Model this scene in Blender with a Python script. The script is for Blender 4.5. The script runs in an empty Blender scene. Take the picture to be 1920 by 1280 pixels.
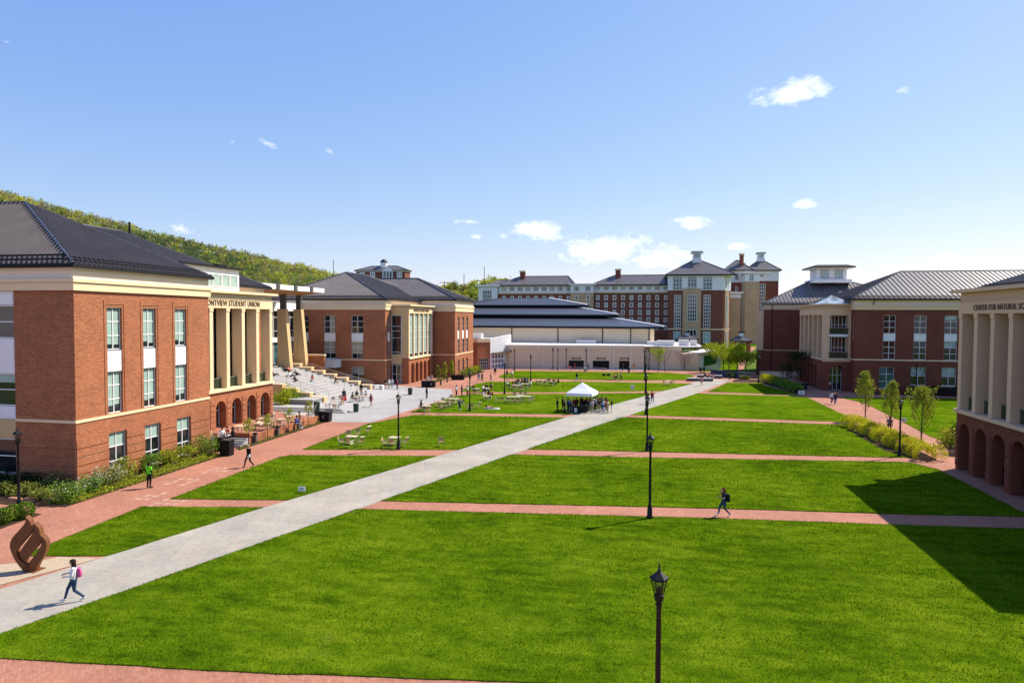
import bpy, bmesh, math, random
import numpy as np
from mathutils import Vector, Matrix

SC = bpy.context.scene
COL = SC.collection
RNG = np.random.default_rng(7)
random.seed(11)

# ------------------------------------------------------------------ camera
YAW, PITCH, ROLL, FPX, CAMH = 0.19326, 0.03536, 0.00479, 1250.0, 12.0
_cy, _sy, _cp, _sp = math.cos(YAW), math.sin(YAW), math.cos(PITCH), math.sin(PITCH)
_f = np.array([-_sy*_cp, _cy*_cp, -_sp]); _r = np.array([_cy, _sy, 0.0]); _u = np.cross(_r, _f)
_cr, _sr = math.cos(ROLL), math.sin(ROLL)
CR, CU, CF = _cr*_r+_sr*_u, _cr*_u-_sr*_r, _f
cam_d = bpy.data.cameras.new('camera'); cam = bpy.data.objects.new('camera', cam_d); COL.objects.link(cam)
cam.matrix_world = Matrix(((CR[0], CU[0], -CF[0], 0), (CR[1], CU[1], -CF[1], 0), (CR[2], CU[2], -CF[2], CAMH), (0, 0, 0, 1)))
cam_d.sensor_width = 36.0; cam_d.lens = FPX/1920*36.0; cam_d.clip_start = 0.1; cam_d.clip_end = 6000
SC.camera = cam

def ray(x, y): return CR*(x-960)/FPX - CU*(y-640)/FPX + CF
def at(x, y, z=0.0):                       # point of the level z seen at a photo pixel
    d = ray(x, y); t = (z-CAMH)/d[2]; return (d[0]*t, d[1]*t)
def atY(x, y, Y):
    d = ray(x, y); t = Y/d[1]; return (d[0]*t, Y, CAMH+d[2]*t)
def px(P):
    v = np.array(P, float)-np.array([0, 0, CAMH]); w = v@CF
    return 960+FPX*(v@CR)/w, 640-FPX*(v@CU)/w

# ------------------------------------------------------------------ sun, sky, exposure
SUN_EL, SUN_AZ = math.radians(47.5), math.atan2(0.765, 0.644)     # azimuth from +Y towards +X
sdir = Vector((math.sin(SUN_AZ)*math.cos(SUN_EL), math.cos(SUN_AZ)*math.cos(SUN_EL), math.sin(SUN_EL)))
sun_d = bpy.data.lights.new('sun', 'SUN'); sun = bpy.data.objects.new('sun', sun_d); COL.objects.link(sun)
sun_d.energy = 5.0; sun_d.angle = math.radians(0.5); sun_d.color = (1.0, 0.92, 0.80)
sun.rotation_euler = sdir.to_track_quat('Z', 'Y').to_euler(); sun.location = (200, 170, 260)
SKY_STR = 0.096
W = bpy.data.worlds.new('World'); SC.world = W; W.use_nodes = True
wt = W.node_tree; wt.nodes.clear()
def wn(t, **k):
    n = wt.nodes.new(t)
    for a, b in k.items(): setattr(n, a, b)
    return n
def wm(op, a, b=None, c=None, clamp=False):
    n = wn('ShaderNodeMath', operation=op, use_clamp=clamp)
    for i, v in enumerate((a, b, c)):
        if v is None: continue
        if isinstance(v, (int, float)): n.inputs[i].default_value = v
        else: wt.links.new(v, n.inputs[i])
    return n.outputs[0]
def wdot(v, d):
    n = wn('ShaderNodeVectorMath', operation='DOT_PRODUCT'); wt.links.new(v, n.inputs[0]); n.inputs[1].default_value = d
    return n.outputs['Value']
sky = wn('ShaderNodeTexSky', sky_type='NISHITA', sun_disc=False)
sky.sun_elevation = SUN_EL; sky.sun_rotation = SUN_AZ; sky.altitude = 250; sky.air_density = 1.1; sky.dust_density = 0.4; sky.ozone_density = 4.0
bg = wn('ShaderNodeBackground'); bg.inputs['Strength'].default_value = SKY_STR
wo = wn('ShaderNodeOutputWorld'); wt.links.new(bg.outputs[0], wo.inputs[0])
tc = wn('ShaderNodeTexCoord'); DV = tc.outputs['Generated']
nz = wn('ShaderNodeTexNoise'); nz.inputs['Scale'].default_value = 34; nz.inputs['Detail'].default_value = 7; nz.inputs['Roughness'].default_value = 0.62
mp = wn('ShaderNodeMapping'); mp.inputs['Scale'].default_value = (1, 1, 1.7); wt.links.new(DV, mp.inputs[0]); wt.links.new(mp.outputs[0], nz.inputs['Vector'])
# small fair-weather clouds: direction, half width, half height (photo pixels), density
CLOUDS = [(1490, 172, 68, 22, 1.2, 0), (1692, 170, 15, 8, .7, 0), (1012, 434, 68, 23, 1.1, 12), (1135, 466, 92, 34, 1.2, 0), (1235, 484, 72, 28, 1.05, 0),
          (1295, 417, 34, 14, 1.05, 8), (1505, 383, 26, 11, .95, 0), (500, 268, 15, 7, .65, 12), (620, 285, 17, 8, .6, 35), (340, 430, 30, 10, .8, 12),
          (880, 416, 30, 8, .75, 0), (1380, 462, 20, 7, .8, 0), (1785, 487, 36, 12, .85, 0), (1645, 520, 80, 14, .6, 0), (10, 77, 12, 6, .6, 0),
          (895, 444, 14, 6, .65, 0), (942, 442, 16, 6, .55, 0), (1052, 480, 18, 9, .7, 20), (1275, 480, 22, 10, .7, 0), (437, 266, 12, 6, .5, 0)]
acc = None
for (cx, cy_, hw, hh, den, rot) in CLOUDS:
    c = ray(cx, cy_); c /= np.linalg.norm(c)
    ca, sa = math.cos(math.radians(rot)), math.sin(math.radians(rot))
    a = CR*ca - CU*sa; b = CU*ca + CR*sa
    a = a-c*(a@c); b = b-c*(b@c)
    u = wm('MULTIPLY', wdot(DV, tuple(a)), FPX/hw); v = wm('MULTIPLY', wdot(DV, tuple(b)), FPX/hh)
    r = wm('SQRT', wm('ADD', wm('MULTIPLY', u, u), wm('MULTIPLY', v, v)))
    m = wm('MULTIPLY', wm('SUBTRACT', 1.0, r), den)
    m = wm('MULTIPLY_ADD', wm('LESS_THAN', wdot(DV, tuple(c)), 0.0), -9.0, m)
    acc = m if acc is None else wm('MAXIMUM', acc, m)
msk = wm('ADD', acc, wm('MULTIPLY', wm('SUBTRACT', nz.outputs['Fac'], 0.56), 2.6))
msk = wm('MULTIPLY', msk, 1.05, clamp=True)
msk = wm('MULTIPLY', msk, wm('MULTIPLY', wm('ADD', acc, 0.22), 6.0, clamp=True))
mix = wn('ShaderNodeMixRGB'); tint = wn('ShaderNodeMixRGB', blend_type='MULTIPLY'); tint.inputs[0].default_value = 1.0; tint.inputs[2].default_value = (1.09, 1.02, 1.10, 1); wt.links.new(sky.outputs[0], tint.inputs[1])
sp_ = wn('ShaderNodeSeparateColor'); cb_ = wn('ShaderNodeCombineColor'); wt.links.new(tint.outputs[0], sp_.inputs[0])
for i, (g, a) in enumerate(((.90, 1.20), (.71, 1.60), (.25, 4.15))): wt.links.new(wm('MULTIPLY', wm('POWER', sp_.outputs[i], g), a), cb_.inputs[i])
wt.links.new(msk, mix.inputs[0]); wt.links.new(cb_.outputs[0], mix.inputs[1]); mix.inputs[2].default_value = (9.6, 9.7, 9.9, 1)
wt.links.new(mix.outputs[0], bg.inputs['Color'])
SC.view_settings.view_transform = 'Standard'; SC.view_settings.look = 'None'; SC.view_settings.gamma = 1.0
SC.view_settings.use_curve_mapping = False; SC.view_settings.exposure = 0.6
SC.cycles.max_bounces = 5; SC.cycles.diffuse_bounces = 1; SC.cycles.glossy_bounces = 2; SC.cycles.transparent_max_bounces = 8
SC.cycles.caustics_reflective = False; SC.cycles.caustics_refractive = False

# ------------------------------------------------------------------ materials
class NT:
    def __init__(s, name):
        s.m = bpy.data.materials.new(name); s.m.use_nodes = True; s.t = s.m.node_tree; s.t.nodes.clear()
        s.out = s.n('ShaderNodeOutputMaterial'); s.b = s.n('ShaderNodeBsdfPrincipled'); s.l(s.b.outputs[0], s.out.inputs[0])
    def n(s, t, **k):
        x = s.t.nodes.new(t)
        for a, b in k.items(): setattr(x, a, b)
        return x
    def l(s, a, b): s.t.links.new(a, b)
    def math(s, op, a, b=None, clamp=False):
        x = s.n('ShaderNodeMath', operation=op, use_clamp=clamp)
        for i, v in enumerate((a, b)):
            if v is None: continue
            if isinstance(v, (int, float)): x.inputs[i].default_value = v
            else: s.l(v, x.inputs[i])
        return x.outputs[0]
    def noise(s, vec, scale, detail=4, rough=.55):
        x = s.n('ShaderNodeTexNoise'); x.inputs['Scale'].default_value = scale; x.inputs['Detail'].default_value = detail; x.inputs['Roughness'].default_value = rough
        if vec is not None: s.l(vec, x.inputs['Vector'])
        return x.outputs['Fac']
    def ramp(s, fac, stops):
        x = s.n('ShaderNodeValToRGB'); e = x.color_ramp.elements
        while len(e) < len(stops): e.new(.5)
        for i, (p, c) in enumerate(stops): e[i].position = p; e[i].color = (*c, 1)
        s.l(fac, x.inputs[0]); return x.outputs[0]
    def mixc(s, fac, a, b, mode='MIX'):
        x = s.n('ShaderNodeMixRGB', blend_type=mode)
        for i, v in enumerate((fac, a, b)):
            if isinstance(v, (int, float)): x.inputs[i].default_value = v
            elif isinstance(v, tuple): x.inputs[i].default_value = (*v[:3], 1)
            else: s.l(v, x.inputs[i])
        return x.outputs[0]
    def bump(s, h, strength=.3, dist=.02):
        x = s.n('ShaderNodeBump'); x.inputs['Strength'].default_value = strength; x.inputs['Distance'].default_value = dist
        s.l(h, x.inputs['Height']); s.l(x.outputs[0], s.b.inputs['Normal'])
    def pos(s): return s.n('ShaderNodeNewGeometry').outputs['Position']
    def base(s, c, rough=.8, spec=.3, metal=0.0):
        if isinstance(c, tuple): s.b.inputs['Base Color'].default_value = (*c, 1)
        else: s.l(c, s.b.inputs['Base Color'])
        s.b.inputs['Roughness'].default_value = rough; s.b.inputs['Specular IOR Level'].default_value = spec; s.b.inputs['Metallic'].default_value = metal

def plain(name, c, rough=.7, spec=.3, metal=0.0, var=.12, scale=1.2, bump=0.0, fine=None):
    k = NT(name); p = k.pos()
    f = k.noise(p, scale, 5)
    lo = tuple(x*(1-var) for x in c); hi = tuple(min(1, x*(1+var)) for x in c)
    col = k.ramp(f, [(.3, lo), (.7, hi)])
    if fine:
        g = k.noise(p, fine, 3); col = k.mixc(.5, col, k.ramp(g, [(.3, tuple(x*.8 for x in c)), (.7, tuple(min(1, x*1.15) for x in c))]))
    k.base(col, rough, spec, metal)
    if bump: k.bump(k.noise(p, 25, 4), bump, .01)
    return k.m

def wallcoord(k):
    g = k.n('ShaderNodeNewGeometry'); sp = k.n('ShaderNodeSeparateXYZ'); k.l(g.outputs['Position'], sp.inputs[0])
    sn = k.n('ShaderNodeSeparateXYZ'); k.l(g.outputs['True Normal'], sn.inputs[0])
    t = k.math('GREATER_THAN', k.math('ABSOLUTE', sn.outputs[0]), .7)
    mx = k.n('ShaderNodeMix'); k.l(t, mx.inputs[0]); k.l(sp.outputs[0], mx.inputs[2]); k.l(sp.outputs[1], mx.inputs[3])
    cb = k.n('ShaderNodeCombineXYZ'); k.l(mx.outputs[0], cb.inputs[0]); k.l(sp.outputs[2], cb.inputs[1])
    return cb.outputs[0], g.outputs['Position']

def brick_mat(name, c1, c2, mortar, bw=.235, bh=.085, ms=.012):
    k = NT(name); v, p = wallcoord(k)
    t = k.n('ShaderNodeTexBrick'); k.l(v, t.inputs['Vector']); t.inputs['Scale'].default_value = 1
    t.inputs['Color1'].default_value = (*c1, 1); t.inputs['Color2'].default_value = (*c2, 1); t.inputs['Mortar'].default_value = (*mortar, 1)
    t.inputs['Brick Width'].default_value = bw; t.inputs['Row Height'].default_value = bh; t.inputs['Mortar Size'].default_value = ms; t.inputs['Mortar Smooth'].default_value = .2; t.inputs['Bias'].default_value = 0
    f = k.noise(p, .35, 5); col = k.mixc(1.0, t.outputs['Color'], k.ramp(f, [(.25, (.82, .80, .80)), (.75, (1.12, 1.1, 1.08))]), 'MULTIPLY')
    g = k.noise(p, 7, 3); col = k.mixc(.6, col, k.ramp(g, [(.25, (.75, .75, .75)), (.75, (1.2, 1.2, 1.2))]), 'MULTIPLY')
    k.base(col, .85, .2); h = k.math('SUBTRACT', 1.0, t.outputs['Fac']); k.bump(h, .5, .012)
    return k.m

def floor_brick(name, c1, c2, mortar, bw, bh, ms, ang=0.0, var=(.85, 1.15), vs=.25, stain=None):
    k = NT(name); p = k.pos()
    m = k.n('ShaderNodeMapping'); m.inputs['Rotation'].default_value = (0, 0, ang); k.l(p, m.inputs[0])
    t = k.n('ShaderNodeTexBrick'); k.l(m.outputs[0], t.inputs['Vector']); t.inputs['Scale'].default_value = 1
    t.inputs['Color1'].default_value = (*c1, 1); t.inputs['Color2'].default_value = (*c2, 1); t.inputs['Mortar'].default_value = (*mortar, 1)
    t.inputs['Brick Width'].default_value = bw; t.inputs['Row Height'].default_value = bh; t.inputs['Mortar Size'].default_value = ms; t.inputs['Bias'].default_value = 0
    f = k.noise(p, vs, 6, .6); a, b = var
    col = k.mixc(1.0, t.outputs['Color'], k.ramp(f, [(.3, (a, a, a)), (.7, (b, b, b))]), 'MULTIPLY')
    g = k.noise(p, 3.5, 4); col = k.mixc(.7, col, k.ramp(g, [(.3, (.86, .85, .84)), (.7, (1.12, 1.12, 1.12))]), 'MULTIPLY')
    if stain:
        s_ = k.noise(p, .9, 5, .7); col = k.mixc(k.math('MULTIPLY', k.math('SUBTRACT', s_, .57, True), 3.0, True), col, stain)
    k.base(col, .85, .2); k.bump(k.math('SUBTRACT', 1.0, t.outputs['Fac']), .35, .006)
    return k.m

def grass_mat(name, a, b, c, dry=(.16, .17, .035)):
    k = NT(name); p = k.pos()
    f1 = k.noise(p, .11, 6, .6); f2 = k.noise(p, 1.3, 5, .65); f3 = k.noise(p, 14, 4, .7)
    mpg = k.n('ShaderNodeMapping'); mpg.inputs['Scale'].default_value = (.55, 1.5, 1); mpg.inputs['Rotation'].default_value = (0, 0, -.12); k.l(p, mpg.inputs[0])
    f4 = k.noise(mpg.outputs[0], .75, 5, .65)
    s = k.math('ADD', k.math('ADD', k.math('MULTIPLY', f1, .34), k.math('MULTIPLY', f4, .40)), k.math('ADD', k.math('MULTIPLY', f2, .26), k.math('MULTIPLY', f3, .22)))
    col = k.ramp(s, [(.50, a), (.61, b), (.74, c)])
    d = k.noise(p, .38, 6, .72); col = k.mixc(k.math('MULTIPLY', k.math('SUBTRACT', d, .62, True), 3.4, True), col, dry)
    k.base(col, 1.0, 0.0); k.bump(k.math('ADD', f3, k.math('MULTIPLY', f2, .8)), .8, .06)
    return k.m

def leaf_mat(name, c, var=.35, rough=.75):
    k = NT(name); g = k.n('ShaderNodeNewGeometry'); r = g.outputs['Random Per Island']
    col = k.ramp(r, [(0, tuple(x*(1-var) for x in c)), (.6, c), (1, tuple(x*(1+var) for x in c))])
    k.base(col, rough, .12 if 'grass' not in name else 0.0)
    tr = k.n('ShaderNodeBsdfTranslucent'); k.l(col, tr.inputs[0]); mx = k.n('ShaderNodeMixShader'); mx.inputs[0].default_value = .25
    k.l(k.b.outputs[0], mx.inputs[1]); k.l(tr.outputs[0], mx.inputs[2]); k.l(mx.outputs[0], k.out.inputs[0])
    return k.m

def roof_mat(name, c, rough=.38, spec=.5, metal=0.0):
    k = NT(name); p = k.pos(); f = k.noise(p, .5, 5); g = k.noise(p, 6, 3)
    col = k.ramp(f, [(.3, tuple(x*.85 for x in c)), (.7, tuple(x*1.15 for x in c))]); k.base(col, rough, spec, metal)
    k.l(k.ramp(g, [(.3, (rough-.06,)*3), (.7, (rough+.1,)*3)]), k.b.inputs['Roughness'])
    return k.m

def clear_glass(name, tint=(.72, .82, .72), refl=.45):
    k = NT(name); k.base((.05, .08, .05), .06, .6); t = k.n('ShaderNodeBsdfTransparent'); t.inputs[0].default_value = (*tint, 1); m = k.n('ShaderNodeMixShader'); m.inputs[0].default_value = refl
    k.l(t.outputs[0], m.inputs[1]); k.l(k.b.outputs[0], m.inputs[2]); k.l(m.outputs[0], k.out.inputs[0]); return k.m

def glass_mat(name, c=(.012, .018, .02), rough=.06, spec=.75):
    k = NT(name); p = k.pos(); f = k.noise(p, .6, 4)
    k.base(k.ramp(f, [(.35, tuple(x*.5 for x in c)), (.65, tuple(x*1.7 for x in c))]), rough, spec)
    k.bump(k.noise(p, .8, 2), .06, .05)
    return k.m

M = dict(
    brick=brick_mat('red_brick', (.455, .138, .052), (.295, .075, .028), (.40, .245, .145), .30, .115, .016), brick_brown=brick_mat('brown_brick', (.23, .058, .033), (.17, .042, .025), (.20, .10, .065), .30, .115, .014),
    brick_dark=brick_mat('dormitory_brick', (.24, .062, .035), (.19, .048, .028), (.26, .14, .10)),
    tanbrick=brick_mat('tan_brick', (.62, .41, .25), (.54, .35, .21), (.6, .42, .24)),
    stone=plain('cast_stone', (.84, .63, .385), .85, .2, var=.06, scale=.6, fine=18),
    tan=plain('tan_stucco', (.66, .455, .225), .9, .15, var=.06, scale=.5, fine=22),
    white=plain('white_panel', (.86, .845, .82), .55, .3, var=.04, scale=.7),
    frame=plain('window_frame_white', (.78, .77, .74), .45, .4, var=.03),
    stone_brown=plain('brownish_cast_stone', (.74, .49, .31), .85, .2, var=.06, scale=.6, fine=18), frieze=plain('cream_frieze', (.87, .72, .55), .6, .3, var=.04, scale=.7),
    glass=glass_mat('dark_glass'), door_glass=glass_mat('shaded_door_glass', (.006, .007, .007), .3, .2), glass_teal=glass_mat('teal_glass', (.03, .09, .11), .05),
    glass_clear=clear_glass('balustrade_glass'),
    blind=plain('window_blind', (.33, .46, .40), .22, .5, var=.10, scale=.9),
    blind_tan=plain('pale_window_shade', (.36, .35, .26), .25, .5, var=.12, scale=.9),
    roof=roof_mat('standing_seam_metal', (.125, .108, .103)), roof_blue=roof_mat('arena_roof_metal', (.045, .05, .07), .36, .5),
    trim=plain('dark_roof_trim', (.016, .016, .019), .65, .15), cap=roof_mat('ridge_cap_metal', (.06, .06, .075), .35),
    iron=plain('black_iron', (.006, .006, .007), .5, .25, var=.2), lampglass=plain('frosted_lamp_glass', (.62, .64, .62), .25, .5, var=.05),
    steel=plain('grey_steel', (.10, .09, .08), .5, .4), steel_light=plain('brushed_rail_steel', (.42, .40, .37), .35, .5, metal=.6),
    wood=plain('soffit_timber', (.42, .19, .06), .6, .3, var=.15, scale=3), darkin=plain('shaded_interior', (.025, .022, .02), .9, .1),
    paver=floor_brick('brick_paving', (.42, .185, .115), (.345, .138, .083), (.27, .15, .11), .22, .11, .008, .78, (.84, 1.16), .22, (.50, .30, .22)),
    skylight=glass_mat('skylight_glass', (.26, .30, .33), .15, .6),
    faded=floor_brick('faded_paving', (.50, .30, .22), (.44, .245, .17), (.34, .20, .15), .22, .11, .008, .78), 
    slab=floor_brick('bluestone_slab', (.365, .325, .26), (.32, .30, .25), (.285, .26, .21), 1.5, .8, .014, 1.232, (.84, 1.14), .32, (.43, .33, .22)),
    plaza=floor_brick('plaza_concrete', (.36, .345, .325), (.325, .31, .29), (.25, .245, .235), 1.5, 1.5, .02, 0, (.93, 1.07), .3),
    step=plain('pale_step_concrete', (.405, .39, .37), .85, .2, var=.07, scale=.8, fine=9),
    grass=grass_mat('lawn_grass', (.030, .064, .002), (.076, .136, .003), (.15, .21, .008)),
    field=grass_mat('rough_grass', (.07, .12, .02), (.10, .15, .03), (.16, .17, .05)),
    mulch=plain('bark_mulch', (.05, .028, .018), .95, .1, var=.5, scale=9, bump=.8, fine=30),
    gravel=plain('pale_gravel', (.42, .33, .225), .95, .1, var=.45, scale=14, bump=.8, fine=40),
    corten=plain('weathered_corten_steel', (.155, .055, .018), .6, .3, var=.3, scale=2.2, fine=12),
    bark=plain('tree_bark', (.075, .055, .04), .9, .1, var=.3, scale=6),
    arena_up=plain('arena_cream_panel', (.95, .78, .54), .6, .25, var=.03, scale=.3), arena_low=plain('arena_tan_block', (.85, .66, .42), .85, .2, var=.08, scale=.8, fine=6),
    arena_band=plain('arena_pale_band', (.90, .74, .52), .8, .2, var=.05), membrane=plain('white_roof_membrane', (.78, .74, .68), .8, .2, var=.06, scale=.3),
    tile_wood=plain('teak_slats', (.42, .26, .12), .55, .3, var=.2, scale=9), tabletop=plain('tan_tabletop', (.60, .48, .32), .5, .3, var=.08, scale=4),
    can_green=plain('green_bin_plastic', (.018, .045, .03), .5, .35), can_black=plain('black_bin_plastic', (.008, .008, .009), .55, .2),
    sign=plain('white_sign_board', (.80, .80, .80), .5, .3, var=.03), ink=plain('dark_lettering', (.17, .115, .065), .6, .3), canvas=plain('white_tent_canvas', (.82, .82, .84), .7, .2, var=.03),
    green_paint=plain('green_painted_panel', (.03, .14, .03), .5, .4), granite=plain('dark_granite', (.085, .085, .09), .6, .3, var=.2, scale=8), bluewall=plain('slate_blue_wall', (.06, .075, .115), .7, .2, var=.15),
    vine=leaf_mat('dark_vine_leaf', (.035, .05, .02)), copper=plain('dark_dome_metal', (.05, .05, .055), .4, .5, metal=.4),
)

# ------------------------------------------------------------------ mesh helpers
def tag(o, label=None, cat=None, group=None, kind=None):
    if label: o['label'] = label
    if cat: o['category'] = cat
    if group: o['group'] = group
    if kind: o['kind'] = kind
    return o
def empty(name, loc, label, cat, group=None):
    o = bpy.data.objects.new(name, None); COL.objects.link(o); o.location = loc; o.empty_display_size = .3
    return tag(o, label, cat, group)
def origin(o):
    v = Vector((0, 0, 0))
    while o is not None: v += o.location; o = o.parent
    return v
def fast_mesh(name, V, F, mats, mi=None, smooth=False):
    me = bpy.data.meshes.new(name); V = np.asarray(V, np.float32); F = np.asarray(F, np.int32)
    n, k = F.shape
    me.vertices.add(len(V)); me.vertices.foreach_set('co', V.ravel())
    me.loops.add(n*k); me.loops.foreach_set('vertex_index', F.ravel())
    me.polygons.add(n); me.polygons.foreach_set('loop_start', np.arange(0, n*k, k, dtype=np.int32))
    if mi is not None: me.polygons.foreach_set('material_index', np.asarray(mi, np.int32))
    for m in (mats if isinstance(mats, (list, tuple)) else [mats]): me.materials.append(m)
    me.update(calc_edges=True)
    if smooth: me.polygons.foreach_set('use_smooth', np.ones(n, bool))
    return me
def link(name, me, parent=None, loc=None):
    o = bpy.data.objects.new(name, me); COL.objects.link(o)
    if parent is not None: o.parent = parent
    if loc is not None: o.location = loc
    return o

class Fr:                                    # a wall's frame: origin, direction along it, outward normal
    def __init__(s, ox, oy, dx, dy): s.ox, s.oy, s.dx, s.dy, s.nx, s.ny = ox, oy, dx, dy, dy, -dx
    def P(s, u, z, w=0.0): return (s.ox+u*s.dx+w*s.nx, s.oy+u*s.dy+w*s.ny, z)
def FX(X): return Fr(X, 0, 0, 1)             # faces +X, u = Y
def FY(Y): return Fr(0, Y, 1, 0)             # faces -Y, u = X
def FXm(X): return Fr(X, 0, 0, -1)           # faces -X, u = -Y
def FYp(Y): return Fr(0, Y, -1, 0)           # faces +Y, u = -X

class MB:
    def __init__(s): s.v, s.f, s.mi, s.mats = [], [], [], []
    def m(s, mat):
        if mat not in s.mats: s.mats.append(mat)
        return s.mats.index(mat)
    def poly(s, pts, mat):
        b = len(s.v); s.v += [tuple(p) for p in pts]; s.f.append(tuple(range(b, b+len(pts)))); s.mi.append(s.m(mat))
    def hexa(s, p, mat):                     # 8 corners: bottom 0-3 ccw, top 4-7
        b = len(s.v); s.v += [tuple(q) for q in p]; k = s.m(mat)
        for f in ((3, 2, 1, 0), (4, 5, 6, 7), (0, 1, 5, 4), (1, 2, 6, 5), (2, 3, 7, 6), (3, 0, 4, 7)): s.f.append(tuple(b+i for i in f)); s.mi.append(k)
    def box(s, x0, x1, y0, y1, z0, z1, mat): s.hexa([(x0, y0, z0), (x1, y0, z0), (x1, y1, z0), (x0, y1, z0), (x0, y0, z1), (x1, y0, z1), (x1, y1, z1), (x0, y1, z1)], mat)
    def fbox(s, fr, u0, u1, z0, z1, w0, w1, mat):
        P = fr.P; s.hexa([P(u0, z0, w1), P(u1, z0, w1), P(u1, z0, w0), P(u0, z0, w0), P(u0, z1, w1), P(u1, z1, w1), P(u1, z1, w0), P(u0, z1, w0)], mat)
    def fquad(s, fr, u0, u1, z0, z1, w, mat): P = fr.P; s.poly([P(u0, z0, w), P(u1, z0, w), P(u1, z1, w), P(u0, z1, w)], mat)
    def prism(s, pts, z0, z1, mat):
        n = len(pts); b = len(s.v); s.v += [(x, y, z0) for x, y in pts]+[(x, y, z1) for x, y in pts]; k = s.m(mat)
        s.f.append(tuple(range(b+n, b+2*n))); s.mi.append(k); s.f.append(tuple(range(b+n-1, b-1, -1))); s.mi.append(k)
        for i in range(n): j = (i+1) % n; s.f.append((b+i, b+j, b+n+j, b+n+i)); s.mi.append(k)
    def tube(s, pts, radii, mat, n=8, cap=True):
        pts = [Vector(p) for p in pts]; k = s.m(mat); rings = []
        for i, p in enumerate(pts):
            t = (pts[min(i+1, len(pts)-1)]-pts[max(i-1, 0)])
            t = t.normalized() if t.length > 1e-9 else Vector((0, 0, 1))
            a = t.cross(Vector((0, 0, 1)) if abs(t.z) < .95 else Vector((1, 0, 0))).normalized(); c = t.cross(a)
            r = radii[i] if isinstance(radii, (list, tuple)) else radii
            b = len(s.v); s.v += [tuple(p+(a*math.cos(2*math.pi*q/n)+c*math.sin(2*math.pi*q/n))*r) for q in range(n)]; rings.append(b)
        for i in range(len(rings)-1):
            for q in range(n): s.f.append((rings[i]+q, rings[i+1]+q, rings[i+1]+(q+1) % n, rings[i]+(q+1) % n)); s.mi.append(k)
        if cap: s.f.append(tuple(rings[0]+q for q in range(n))); s.mi.append(k); s.f.append(tuple(rings[-1]+q for q in range(n-1, -1, -1))); s.mi.append(k)
    def lathe(s, prof, mat, n=12, c=(0, 0)):  # profile of (r, z)
        b = len(s.v); k = s.m(mat)
        for r, z in prof: s.v += [(c[0]+r*math.cos(2*math.pi*q/n), c[1]+r*math.sin(2*math.pi*q/n), z) for q in range(n)]
        for i in range(len(prof)-1):
            for q in range(n): s.f.append((b+i*n+q, b+i*n+(q+1) % n, b+(i+1)*n+(q+1) % n, b+(i+1)*n+q)); s.mi.append(k)
        s.f.append(tuple(b+q for q in range(n-1, -1, -1))); s.mi.append(k)
        e = b+(len(prof)-1)*n; s.f.append(tuple(e+q for q in range(n))); s.mi.append(k)
    def build(s, name, parent=None, smooth=False):
        o0 = origin(parent) if parent is not None else Vector((0, 0, 0))
        me = bpy.data.meshes.new(name); me.from_pydata([(x-o0.x, y-o0.y, z-o0.z) for x, y, z in s.v], [], s.f)
        for m in s.mats: me.materials.append(m)
        me.polygons.foreach_set('material_index', s.mi)
        if smooth: me.polygons.foreach_set('use_smooth', [True]*len(s.f))
        me.update(); return link(name, me, parent)

def children(o): return [c for c in list(COL.objects) if c.parent is o]
def copy_tree(o, parent=None):
    c = o.copy(); COL.objects.link(c)
    if parent is not None: c.parent = parent
    for ch in o.children: copy_tree(ch, c)
    return c

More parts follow.
